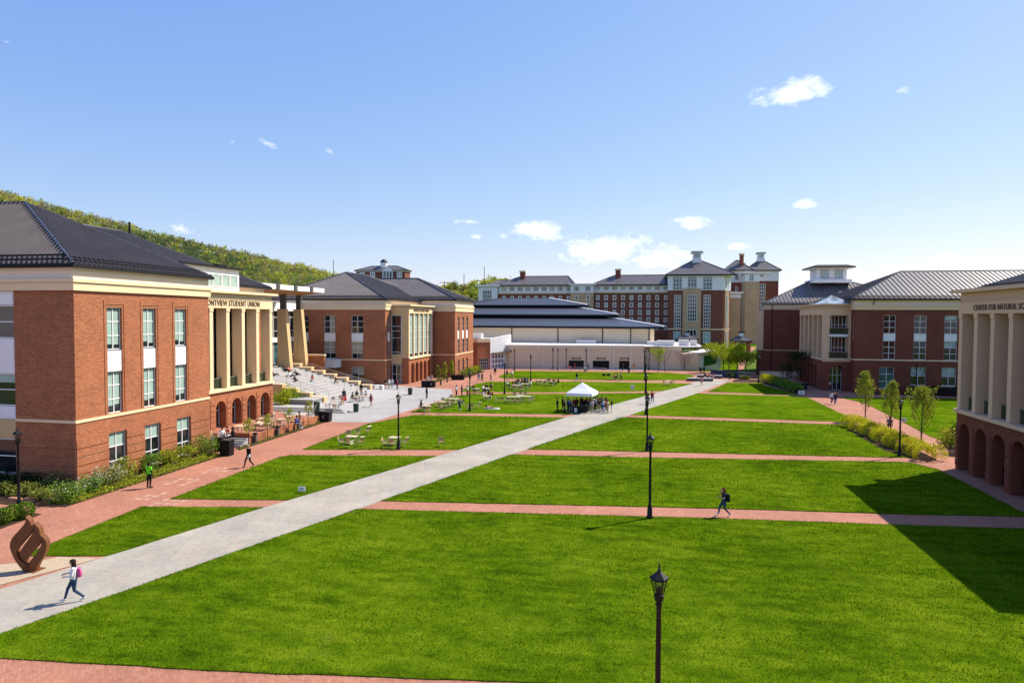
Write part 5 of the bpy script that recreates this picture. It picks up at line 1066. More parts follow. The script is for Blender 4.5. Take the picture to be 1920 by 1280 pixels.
# ------------------------------------------------------------------ flame sculpture
def smooth_closed(P, n=10):
    P = [np.array(p, float) for p in P]; out = []
    for i in range(len(P)):
        a, b, c, d = P[i-1], P[i], P[(i+1) % len(P)], P[(i+2) % len(P)]
        for k in range(n): t = k/n; out.append(tuple(.5*((2*b)+(c-a)*t+(2*a-5*b+4*c-d)*t*t+(3*b-a-3*c+d)*t**3)))
    return out
sx, sy = -27.95, 25.9
FS = empty('flame_sculpture', (sx, sy, 0), 'rust brown steel flame sculpture standing on the pale gravel', 'sculpture')
def spl(P, n=8):                                   # open spline
    P = [np.array(p, float) for p in P]; Q = [2*P[0]-P[1]]+P+[2*P[-1]-P[-2]]; out = []
    for i in range(1, len(Q)-2):
        a, b, c, d = Q[i-1], Q[i], Q[i+1], Q[i+2]
        for k in range(n): t = k/n; out.append(tuple(.5*((2*b)+(c-a)*t+(2*a-5*b+4*c-d)*t*t+(3*b-a-3*c+d)*t**3)))
    return out+[tuple(P[-1])]
# three tongues (front view, x across, z up): left tallest, middle, right
SC_ = 2.62/618.0
def fp(x, y): return ((x-375)*SC_, (1185-y)*SC_)
left = spl([fp(318, 1185), fp(262, 1100), fp(212, 990), fp(188, 880), fp(215, 790), fp(285, 700), fp(330, 630), fp(335, 567)])+spl([fp(345, 580), fp(372, 620), fp(385, 662), fp(405, 668), fp(402, 705), fp(348, 790), fp(282, 880), fp(249, 930), fp(250, 980), fp(285, 1060), fp(330, 1100), fp(322, 1185)])
mid = spl([fp(326, 1185), fp(335, 1110), fp(309, 1050), fp(275, 985), fp(302, 905), fp(376, 790), fp(410, 708), fp(405, 650)])+spl([fp(415, 650), fp(452, 700), fp(466, 770), fp(478, 800), fp(473, 850), fp(416, 930), fp(346, 1020), fp(323, 1075), fp(345, 1108), fp(350, 1185)])
right = spl([fp(352, 1185), fp(356, 1112), fp(370, 1060), fp(440, 965), fp(481, 860), fp(478, 797)])+spl([fp(490, 800), fp(518, 850), fp(522, 910), fp(500, 1000), fp(450, 1090), fp(412, 1185)])
ang = math.radians(22)
for pts in (left, mid, right):
    mb = MB(); b = 0; P = []
    for (u, z) in pts: P.append((u*1.08, max(0.0, z)))
    n = len(P); dp = .36
    fv = [(sx+u*math.cos(ang), sy+u*math.sin(ang), z+.02) for u, z in P]; bv = [(x+dp*math.sin(-ang), y+dp*math.cos(ang), z) for x, y, z in fv]
    mb.v = fv+bv; k = mb.m(M['corten']); mb.f = [tuple(range(n)), tuple(range(2*n-1, n-1, -1))]+[(i, n+i, n+(i+1) % n, (i+1) % n) for i in range(n)]; mb.mi = [k]*len(mb.f)
    mb.build('flame_tongue', FS)
mb = MB(); mb.box(sx-.38, sx+.28, sy-.1, sy+.55, 0, .06, M['corten']); mb.build('base_plate', FS)

# ------------------------------------------------------------------ white tent
tx, ty = -7.55, 85.9
TN = empty('white_tent', (tx, ty, 0), 'white pop-up tent with a crowd at its table beside the stone path', 'tent')
hw = 1.72; ta = math.radians(-9)
def tp(u, v, z): return (tx+u*math.cos(ta)-v*math.sin(ta), ty+u*math.sin(ta)+v*math.cos(ta), z)
mb = MB(); Z0, Z1, Z2 = 2.12, 2.48, 3.72; c = [(-hw, -hw), (hw, -hw), (hw, hw), (-hw, hw)]
for k in range(4):
    (a, b), (d, e) = c[k], c[(k+1) % 4]; m1 = ((a+d)*.26, (b+e)*.26)
    mb.poly([tp(a, b, Z1), tp(d, e, Z1), tp(d*.5, e*.5, Z1+(Z2-Z1)*.46), tp(a*.5, b*.5, Z1+(Z2-Z1)*.46)], M['canvas']); mb.poly([tp(a*.5, b*.5, Z1+(Z2-Z1)*.46), tp(d*.5, e*.5, Z1+(Z2-Z1)*.46), tp(0, 0, Z2)], M['canvas'])
    mb.poly([tp(a, b, Z0), tp(d, e, Z0), tp(d, e, Z1), tp(a, b, Z1)], M['canvas'])
mb.build('canopy', TN)
for a, b in c: mb = MB(); mb.tube([tp(a*.98, b*.98, 0), tp(a*.98, b*.98, Z1)], .045, M['steel_light'], 6); mb.build('leg', TN)
mb = MB()
for k in range(4):
    (a, b), (d, e) = c[k], c[(k+1) % 4]; mb.tube([tp(a*.97, b*.97, Z0+.05), tp((a+d)*.485, (b+e)*.485, Z1-.05), tp(d*.97, e*.97, Z0+.05)], .02, M['steel_light'], 4)
mb.build('truss', TN)
mb = MB(); a, b = tp(-.1, -1.2, 0)[:2]; mb.box(a-1.15, a+1.0, b-.38, b+.38, .02, .80, M['can_black']); o = mb.build('cloth_table'); tag(o, 'table draped in black cloth under the white tent', 'table')
mb = MB(); mb.box(a-.55, a-.2, b-.55, b-.40, .05, .62, M['sign']); o = mb.build('paper_sign'); tag(o, 'white paper sign hung on the front of the black tent table', 'sign')

# ------------------------------------------------------------------ bins, bollards, signs, benches
def bin_round(p, q, label, h=1.0, r=.36, mat='can_green', mark=False):
    x, y = at(p, q); R_ = empty('trash_can', (x, y, 0), label, 'bin', 'trash cans on the plaza')
    mb = MB(); mb.lathe([(r*.82, .02), (r*.86, .06), (r, h*.94), (r*1.06, h*.95), (r*1.06, h)], M[mat], 16, (x, y)); mb.build('barrel', R_, True)
    mb = MB(); mb.lathe([(r*1.06, h), (r*.9, h+.05), (r*.55, h+.06), (r*.5, h+.01)], M['can_black'], 16, (x, y)); mb.build('rim', R_)
    if mark: mb = MB(); mb.tube([(x-.1, y-r*1.03, h*.45), (x+.0, y-r*1.05, h*.62), (x+.16, y-r*1.0, h*.85)], .045, M['sign'], 4); mb.build('emblem', R_)
    return R_
bin_round(594, 776.5, 'tall green trash can with a white stroke emblem behind the black recycling bins', 1.5, .38, mark=True)
bin_round(667.5, 772, 'green trash can at the foot of the seating steps'); bin_round(769, 740, 'dark green trash can on the plaza in front of the middle hall arches', 1.02, .36)
def bin_box(p, q, w, d, h, label, emblem=True, grp='black recycling bins'):
    x, y = at(p, q); R_ = empty('recycling_bin', (x, y, 0), label, 'bin', grp)
    mb = MB(); mb.hexa([(x-w*.46, y, .03), (x+w*.46, y, .03), (x+w*.46, y+d, .03), (x-w*.46, y+d, .03), (x-w/2, y-.02, h-.08), (x+w/2, y-.02, h-.08), (x+w/2, y+d, h-.08), (x-w/2, y+d, h-.08)], M['can_black']); mb.build('bin_body', R_)
    mb = MB(); mb.box(x-w/2-.04, x+w/2+.04, y-.06, y+d+.04, h-.08, h, M['can_black']); mb.box(x-w/2+.15, x+w/2-.15, y+.12, y+d-.15, h, h+.04, M['steel']); mb.build('lid', R_)
    if emblem: mb = MB(); mb.tube([(x-.10, y-.03, h*.42), (x-.02, y-.035, h*.62), (x+.12, y-.035, h*.66)], .03, M['sign'], 4); mb.tube([(x-.02, y-.035, h*.36), (x+.1, y-.035, h*.46)], .03, M['sign'], 4); mb.build('emblem', R_)
bin_box(606, 791, 1.45, .8, 1.15, 'long black recycling bin with a white emblem at the plaza corner'); bin_box(421, 855, .95, .7, 1.35, 'dark green black bin by the terrace steps, next to the big shrub', False); bin_box(411, 846, .95, .5, 1.2, 'second dark bin half hidden behind the one at the terrace steps', False)
bin_box(796, 726, 1.2, .8, 1.1, 'black bin left of the pair by the five arch arcade', False); bin_box(808.5, 726, 1.2, .8, 1.1, 'black bin with a faint emblem, right of the pair by the five arch arcade')
bin_box(1506, 731.5, 1.3, .9, 1.2, 'black bin in shade left of the arched entrance of the brown hall'); 
x, y = at(857, 712.5); mb = MB(); mb.hexa([(x-1.1, y, .02), (x+1.1, y+.7, .02), (x+1.0, y+1.7, .02), (x-1.2, y+1.0, .02), (x-1.2, y-.1, .95), (x+1.2, y+.6, .95), (x+1.1, y+1.8, .95), (x-1.3, y+1.1, .95)], M['can_black']); o = mb.build('planter_box'); tag(o, 'long black planter box at the end of the middle hall bed', 'planter')
x, y = at(1896, 925); mb = MB(); mb.box(25.9, 26.9, 54.0, 55.0, .02, 1.15, M['can_black']); o = mb.build('recycling_bin'); tag(o, 'black bin in shadow inside the third arch of the right hall', 'bin', 'black recycling bins')
for k, (p, q) in enumerate(((479, 830.6), (521, 817), (559.5, 805.5), (594, 791.5), (826.5, 722), (838.5, 716.5))):
    x, y = at(p, q); R_ = empty('bollard_light', (x, y, 0), ('dark bollard light in the planting strip, nearest the terrace steps', 'dark bollard light in the planting strip, second from the terrace steps', 'dark bollard light in the planting strip, third from the terrace steps', 'dark bollard light next to the black recycling bin', 'dark bollard by the middle hall bed, left of two', 'dark bollard by the middle hall bed, right of two')[k], 'bollard', 'bollard lights')
    mb = MB(); mb.box(x-.13, x+.13, y-.13, y+.13, 0, .86, M['steel']); mb.build('shaft', R_); mb = MB(); mb.box(x-.15, x+.15, y-.15, y+.15, .86, 1.0, M['iron']); mb.build('head', R_)
for k, (p, q, w, h, lab) in enumerate(((566, 925, .5, .30, 'small white lawn sign on the near left lawn'), (1693.5, 793, .72, .42, 'white lawn sign beside the right brick walk between the slim trees'), (1502.5, 741.5, .9, .62, 'white lawn sign at the tip of the shaded hedge'), (1186, 731, .62, .62, 'square white lawn sign on the lawn left of the central lamp posts'))):
    x, y = at(p, q); R_ = empty('lawn_sign', (x, y, .03), lab, 'sign', 'small white lawn signs'); mb = MB(); z0 = .18
    mb.box(x-w/2, x+w/2, y-.015, y+.015, z0, z0+h, M['sign']); mb.build('board', R_)
    mb = MB(); mb.box(x-w*.36, x-w*.32, y-.01, y+.01, .0, z0+.05, M['steel_light']); mb.box(x+w*.32, x+w*.36, y-.01, y+.01, .0, z0+.05, M['steel_light']); mb.build('stake', R_)
    mb = MB(); mb.box(x-w*.28, x+w*.28, y-.019, y-.0155, z0+h*.60, z0+h*.72, M['steel']); mb.box(x-w*.2, x+w*.2, y-.019, y-.0155, z0+h*.34, z0+h*.44, M['steel']); mb.build('printed_line', R_)
for k, (p, q) in enumerate(((1020.5, 730), (1055.5, 731), (1088, 724))):
    x, y = at(p, q); mb = MB(); mb.tube([(x, y, .03), (x, y, 1.6)], .03, M['iron'], 5); o = mb.build('net_stake'); tag(o, ('thin dark stake on the lawn, left of three behind the tent', 'thin dark stake on the lawn, middle of three behind the tent', 'thin dark stake on the lawn just behind the tent peak')[k], 'stake', 'thin stakes behind the tent')
def bench_wall(name, label, pa, pb, d, h, mat='granite', top='step'):
    a, b = np.array(at(*pa)), np.array(at(*pb)); t = (b-a)/np.linalg.norm(b-a); n = np.array([-t[1], t[0]]); q = [a, b, b+n*d, a+n*d]
    mb = MB(); mb.prism([tuple(v) for v in q], 0, h-.08, M[mat]); c_ = (a+b)/2+n*d/2; mb.prism([tuple(c_+(v-c_)*1.03) for v in q], h-.08, h, M[top]); o = mb.build(name); tag(o, label, 'bench wall', 'low block walls at the end of the stone path')
bench_wall('seat_wall', 'front dark block seat wall beside the stone path', (1290, 714.5), (1337, 715), 1.3, .6); bench_wall('seat_wall', 'rear pale topped seat wall with seated people', (1307, 708), (1353, 709.5), 1.2, .6)
bench_wall('retaining_wall', 'long slate blue low wall below the bright green trees', (1332, 704), (1402, 711), .6, 1.3, 'bluewall', 'bluewall')
bench_wall('stone_kerb', 'low pale stone kerb in front of the brick annex', (1424, 703), (1480, 707), .5, .8, 'stone', 'stone')

# ------------------------------------------------------------------ tables and chairs
def make_chair():
    R_ = empty('cafe_chair', (0, 0, 0), 'x', 'chair')
    mb = MB()
    for k in range(5): mb.box(-.22, .22, -.21+.085*k, -.14+.085*k, .43, .455, M['tile_wood'])
    mb.build('seat', R_)
    mb = MB()
    for k in range(4): z = .56+.085*k; mb.hexa([(-.21, -.235-.02*k, z), (.21, -.235-.02*k, z), (.21, -.215-.02*k, z), (-.21, -.215-.02*k, z), (-.21, -.255-.02*k, z+.07), (.21, -.255-.02*k, z+.07), (.21, -.235-.02*k, z+.07), (-.21, -.235-.02*k, z+.07)], M['tile_wood'])
    mb.build('backrest', R_)
    mb = MB(); s = M['steel_light']
    for e in (-1, 1):
        x = .245*e; mb.tube([(x, -.24, 0), (x, -.22, .44), (x, -.31, .92)], .016, s, 5); mb.tube([(x, .2, 0), (x, .2, .64)], .016, s, 5); mb.tube([(x, -.25, .64), (x, .22, .64)], .018, s, 5); mb.tube([(x, -.22, .42), (x, .2, .42)], .014, s, 4)
    mb.tube([(-.245, -.31, .92), (.245, -.31, .92)], .016, s, 5); mb.build('frame', R_)
    return R_
CH = make_chair()
def single(root, name, hide=True):                 # one-mesh version for copies too small to show their parts
    V, F, mi, mats = [], [], [], []
    for ch in root.children:
        me = ch.data; b = len(V); V += [tuple(v.co) for v in me.vertices]
        for p in me.polygons:
            m = me.materials[p.material_index]
            if m not in mats: mats.append(m)
            F.append(tuple(b+i for i in p.vertices)); mi.append(mats.index(m))
    me = bpy.data.meshes.new(name); me.from_pydata(V, [], F)
    for m in mats: me.materials.append(m)
    me.polygons.foreach_set('material_index', mi); return me
CH_ME = single(CH, 'cafe_chair'); chair_used = [False]
ORD = ['first', 'second', 'third', 'fourth', 'fifth', 'sixth', 'seventh', 'eighth', 'ninth', 'tenth', 'eleventh', 'twelfth', 'thirteenth']
def chairs(where, lst, parts=False, z=.04):
    """lst: (photo x, photo y of the feet, facing degrees from the far direction, clockwise)"""
    lst = sorted(lst); n = len(lst)
    for i, (p, q, a) in enumerate(lst):
        x, y = at(p, q, z)
        if parts and not chair_used[0]: o = CH; chair_used[0] = True
        elif parts: o = copy_tree(CH)
        else: o = link('cafe_chair', CH_ME)
        o.location = (x, y, z); o.rotation_euler = (0, 0, -math.radians(a)+random.uniform(-.15, .15))
        pos = 'single' if n == 1 else 'leftmost' if i == 0 else 'rightmost' if i == n-1 else ORD[i]+' from left'
        tag(o, f'{pos} slatted wooden chair {where}' if n == 1 else f'{pos} of {n} slatted chairs {where}', 'chair', 'slatted chairs '+where)
def make_table(w, d):
    R_ = empty('cafe_table', (0, 0, 0), 'x', 'table')
    mb = MB(); mb.box(-w/2, w/2, -d/2, d/2, .71, .75, M['tabletop']); mb.build('tabletop', R_)
    for sx_ in (-1, 1):
        for sy_ in (-1, 1): mb = MB(); mb.box(sx_*(w/2-.08)-.025, sx_*(w/2-.08)+.025, sy_*(d/2-.08)-.025, sy_*(d/2-.08)+.025, 0, .71, M['steel_light']); mb.build('leg', R_)
    return R_
TB = {}
def table(p, q, label, w=1.0, d=.9, a=0, z=.04):
    x, y = at(p, q, z)
    if (w, d) not in TB: o = TB[(w, d)] = make_table(w, d)
    else: o = copy_tree(TB[(w, d)])
    o.location = (x, y, z); o.rotation_euler = (0, 0, math.radians(a)); tag(o, label, 'table', 'cafe tables')
table(660, 832, 'square cafe table with four chairs on the left lawn'); chairs('around the square table on the left lawn', [(640, 836, 80), (656, 839, 10), (676, 836, -60), (653, 824, 170), (669, 820, 185)], True)
chairs('pulled away towards the walk behind the square table', [(689, 815, -60)], True)
table(740, 834, 'cafe table right behind the lamp post on the left lawn'); chairs('at the table behind the lamp post', [(722, 838.5, 80), (736, 839.5, 10), (759, 837, -70)], True)
chairs('standing alone on the left lawn away from the tables', [(827, 836.5, -20)], True)
# platform by the steps
table(627, 766, 'cafe table on the step platform next to the red clothed pair', z=.42); chairs('at the empty table on the step platform', [(614, 768, 70), (629, 771, 5), (640, 762, -80), (624, 757, 170), (636, 754, 180)], z=.42)
table(665, 753, 'cafe table with seated people on the upper step platform', z=.42); table(681, 752, 'right hand cafe table on the step platform', z=.42)
x, y = at(707, 730); mb = MB(); mb.box(x-1.0, x+1.0, y-.4, y+.4, .70, .76, M['sign']); 
for e in (-.8, .8): mb.box(x+e-.3, x+e+.3, y-.3, y+.3, .03, .70, M['sign'])
o = mb.build('white_table'); tag(o, 'long white table at the foot of the far step wall', 'table')
# left lawns
table(799, 771, 'cafe table with a dark clothed sitter at the plaza edge'); chairs('at the plaza edge table', [(788, 771, 70), (806, 768, -70), (802, 775, 10)])
table(834, 763, 'left table of the empty pair on the lawn by the plaza', 1.5, .9); table(851, 757, 'right table of the empty pair on the lawn by the plaza', 1.5, .9)
chairs('around the empty pair of tables by the plaza', [(819, 764, 80), (826, 768.5, 10), (834, 767.5, 0), (841, 764, 15), (845, 762, 0), (852, 760, 10), (858, 757, -80), (829, 757.5, 180), (845, 751.5, 180)])
chairs('beside the lamp post and bending person', [(878, 769, 60), (884, 769.5, -10), (897, 766, -60)])
table(962, 753, 'left table of the long empty row on the lawn', 1.8, .9); table(983, 752, 'right table of the long empty row on the lawn', 1.8, .9)
chairs('around the long empty table row', [(932, 755.5, 80), (943, 755.5, 10), (953, 756, 0), (962, 757, 5), (971, 757.5, 0), (979, 757, -10), (993, 755, -60), (998, 754.5, -80), (964, 746.5, 180), (975, 746, 180), (985, 746, 175)])
table(912, 736, 'cafe table with three sitters at the left end of the middle lawn'); table(892, 737, 'small table with a white cloth chair at the left end of the middle lawn'); table(912, 751, 'cafe table of three friends near the brick cross path')
chairs('at the two small tables left of the crowd', [(887, 737, 60), (896, 739.5, -20), (921, 731, -70)])
table(968, 730, 'left table of the crowded group on the middle lawn', 1.5, .9); table(984, 727, 'right table of the crowded group on the middle lawn', 1.5, .9)
chairs('empty at the front of the crowded tables', [(966, 733.5, 0), (976, 733, 10), (981, 732.5, 0), (991, 731.5, -20)])
table(1013, 720.5, 'empty cafe table right of the crowded group', 1.5, .9); table(1034, 723, 'cafe table of three sitters behind the tent'); chairs('at the empty table right of the crowded group', [(1009, 721, 60), (1014, 722, 0), (1022, 723, -10), (1026, 719, 180)])
table(1155, 711, 'cafe table with sitters on the far lawn'); chairs('at the occupied far lawn table', [(1148, 712, 70)])
table(1253, 721, 'empty cafe table on the lawn left of the seat walls'); chairs('at the empty table near the seat walls', [(1247, 723, 70), (1257, 723.5, -20), (1262, 720, -70)])
# near terrace
table(450, 812, 'tan cafe table on the brick terrace behind the sitters', z=.6); table(494, 806, 'long tan cafe table by the third arch', 1.5, .9, z=.6); table(498, 797, 'tan cafe table against the third pier of the arcade', 1.5, .9, z=.6); table(529, 799, 'tan cafe table past the end of the arcade', z=.6); table(566, 789, 'cafe table of the pair in blue and tan', z=.35); table(424, 824, 'cafe table crowded by three sitters at the first arch', z=.6)
chairs('at the crowded terrace table', [(402, 825, 70), (408, 830, 10)], True, .6); chairs('at the free terrace tables', [(460, 814, -60), (441, 811, 60), (486, 803, 20), (503, 804, -30), (490, 795, 180), (508, 794, 190), (518, 797, 80), (527, 803, 0), (538, 796, -70)], False, .6)
for k, (p, q, w, lab) in enumerate(((922, 766, 2.1, 'white towel under the sunbather on the lawn'), (974, 740.5, .9, 'small white blanket by the brick cross path'), (918, 743.5, .5, 'white bag on the grass'))):
    x, y = at(p, q, .06); mb = MB(); mb.hexa([(x-w/2, y-.35, .05), (x+w/2, y-.3, .05), (x+w/2, y+.4, .05), (x-w/2, y+.35, .05), (x-w/2, y-.35, .10), (x+w/2, y-.3, .085), (x+w/2, y+.4, .10), (x-w/2, y+.35, .09)], M['sign']); o = mb.build('towel' if k < 2 else 'bag'); tag(o, lab, 'towel' if k < 2 else 'bag')
def blob(name, x, y, z, w, d, h, mat, label, cat, group=None):
    mb = MB(); mb.hexa([(x-w/2, y-d/2, z), (x+w/2, y-d/2, z), (x+w/2, y+d/2, z), (x-w/2, y+d/2, z), (x-w*.36, y-d*.3, z+h), (x+w*.36, y-d*.3, z+h), (x+w*.36, y+d*.3, z+h), (x-w*.36, y+d*.3, z+h)], mat); o = mb.build(name); m = o.modifiers.new('round', 'BEVEL'); m.width = min(w, d, h)*.22; m.segments = 3; return tag(o, label, cat, group)
for p, q, lab in ((1132.5, 704.5, 'dark bag lying on the far lawn, left of two'), (1141, 704.5, 'dark bag lying on the far lawn, right of two')): x, y = at(p, q); blob('bag', x, y, .05, .8, .5, .45, M['can_black'], lab, 'bag')

# ------------------------------------------------------------------ people
V3 = lambda *a: np.array(a, float)
def limb(S, a, b, ra, rb, lab): S.append((V3(*a), V3(*b), ra, rb, lab))
SKIN, SHIRT, SLEEVE, TROUS, THIGH, CALF, SHOE = range(7)
def hand(S, w, e, curl=.35):
    """palm and five bent fingers beyond the wrist w, continuing from the elbow e"""
    w, e = V3(*w), V3(*e); d = (w-e)/np.linalg.norm(w-e); s = np.cross(d, V3(0, 1, 0) if abs(d[1]) < .8 else V3(0, 0, 1)); s /= np.linalg.norm(s); n = np.cross(d, s)
    p = w+d*.085; S.append((w+d*.02, p, .026, .030, SKIN)); S.append((w+d*.03+s*.02, p+s*.024, .018, .018, SKIN)); S.append((w+d*.03-s*.02, p-s*.024, .018, .018, SKIN))
    for k, L_ in enumerate((.062, .074, .07, .055)):
        b = p+s*(k-1.5)*.021+d*.012; m = b+d*L_*.5+n*L_*curl*.25; t = m+d*L_*.4+n*L_*curl*.6; S.append((b, m, .0105, .0098, SKIN)); S.append((m, t, .0098, .0085, SKIN))
    b = w+d*.035+s*.032; m = b+d*.03+s*.024; S.append((b, m, .013, .0115, SKIN)); S.append((m, m+d*.028+n*.012, .0115, .009, SKIN))
def body(J, female=False, head_turn=0.0):
    """capsules of a posed body. J: joints"""
    S = []; pel, chest, neck, head = J['pel'], J['chest'], J['neck'], J['head']
    sh, hp = (.93, 1.06) if female else (1.05, 1.0)
    limb(S, V3(*pel)+V3(0, 0, .02), V3(*chest)-V3(0, 0, .05), .125*hp, .13*sh, SHIRT)
    for e in (-1, 1):
        k = 'l' if e > 0 else 'r'; s, el, w = J[k+'s'], J[k+'e'], J[k+'w']; h, kn, an, to = J[k+'h'], J[k+'k'], J[k+'a'], J[k+'t']
        limb(S, V3(*pel)+V3(e*.055, 0, .06), V3(*chest)+V3(e*.07*sh, 0, 0), .095, .11*sh, SHIRT)
        limb(S, V3(*chest)+V3(e*.05, 0, .06), s, .085, .068, SHIRT); um = V3(*s)*.45+V3(*el)*.55
        limb(S, s, um, .062 if not female else .052, .052 if not female else .045, SHIRT); limb(S, um, el, .05 if not female else .044, .043, SLEEVE); limb(S, el, w, .043, .029, SLEEVE); hand(S, w, el, J.get('curl', .35))
        limb(S, V3(*pel)+V3(e*.05, 0, -.0), h, .115*hp, .098*hp, TROUS); km = V3(*h)*.5+V3(*kn)*.5
        limb(S, h, km, .094*hp, .078, TROUS); limb(S, km, kn, .078, .060, THIGH); limb(S, kn, V3(*kn)*.62+V3(*an)*.38, .058, .057, CALF); limb(S, V3(*kn)*.62+V3(*an)*.38, an, .057, .040, CALF)
        limb(S, V3(*an)-V3(0, 0, .015), V3(*to)*.35+V3(*an)*.65-V3(0, 0, .03), .046, .045, SHOE); limb(S, V3(*an)-V3(0, 0, .03), to, .044, .034, SHOE)
    limb(S, V3(*chest)+V3(0, 0, .09), neck, .075, .052, SKIN); hd = V3(*head); up = hd-V3(*neck); up /= np.linalg.norm(up); fw = V3(*J.get('face', (0, 1, 0)))
    limb(S, neck, hd-up*.04, .05, .06, SKIN); limb(S, hd+up*.03-fw*.012, hd+up*.02+fw*.012, .092, .088, SKIN); limb(S, hd-up*.05+fw*.03, hd-up*.075+fw*.052, .062, .040, SKIN)
    limb(S, hd+fw*.092+up*.01, hd+fw*.112-up*.018, .010, .014, SKIN); r = np.cross(fw, up)
    for e in (-1, 1): limb(S, hd+r*e*.088+up*.012, hd+r*e*.09-up*.02, .012, .010, SKIN)
    return S, hd, up, fw
def capsule_mesh(S, voxel, name, mats):
    bm = bmesh.new(); 
    for a, b, ra, rb, lab in S:
        vs = []
        for c, r in ((a, ra), (b, rb)):
            for th in np.linspace(0, math.pi, 7):
                n = 1 if th < 1e-6 or th > math.pi-1e-6 else 10
                for q in range(n): vs.append(bm.verts.new(c+r*np.array([math.sin(th)*math.cos(2*math.pi*q/n), math.sin(th)*math.sin(2*math.pi*q/n), math.cos(th)])))
        res = bmesh.ops.convex_hull(bm, input=vs); junk = [v for v in res['geom_interior'] if isinstance(v, bmesh.types.BMVert)]
        if junk: bmesh.ops.delete(bm, geom=junk, context='VERTS')
    me = bpy.data.meshes.new('tmp'); bm.to_mesh(me); bm.free(); o = bpy.data.objects.new('tmp', me); COL.objects.link(o)
    m = o.modifiers.new('r', 'REMESH'); m.mode = 'VOXEL'; m.voxel_size = voxel; m2 = o.modifiers.new('s', 'SMOOTH'); m2.factor = .4; m2.iterations = 2
    out = bpy.data.meshes.new_from_object(o.evaluated_get(bpy.context.evaluated_depsgraph_get())); bpy.data.objects.remove(o); bpy.data.meshes.remove(me); out.name = name
    nf = len(out.polygons); C = np.empty(nf*3); out.polygons.foreach_get('center', C); C = C.reshape(-1, 3); best = np.full(nf, 9.0); lab = np.zeros(nf, np.int32)
    for a, b, ra, rb, l in S:
        ab = b-a; t = np.clip(((C-a)@ab)/max(ab@ab, 1e-9), 0, 1); d = np.linalg.norm(C-(a+t[:, None]*ab), axis=1)-(ra+(rb-ra)*t); k = d < best; best[k] = d[k]; lab[k] = l
    for m_ in mats: out.materials.append(m_)
    out.polygons.foreach_set('material_index', lab); out.polygons.foreach_set('use_smooth', np.ones(nf, bool)); return out
def J_stand(**k):
    j = dict(pel=(0, 0, .93), chest=(0, 0, 1.30), neck=(0, .005, 1.47), head=(0, .025, 1.615), ls=(.175, 0, 1.385), rs=(-.175, 0, 1.385), le=(.235, -.03, 1.12), re=(-.235, -.03, 1.12), lw=(.235, .05, .885), rw=(-.235, .05, .885),
             lh=(.09, 0, .90), rh=(-.09, 0, .90), lk=(.11, .02, .49), rk=(-.11, .02, .49), la=(.12, -.02, .085), ra=(-.12, -.02, .085), lt=(.15, .13, .038), rt=(-.15, .13, .038)); j.update(k); return j
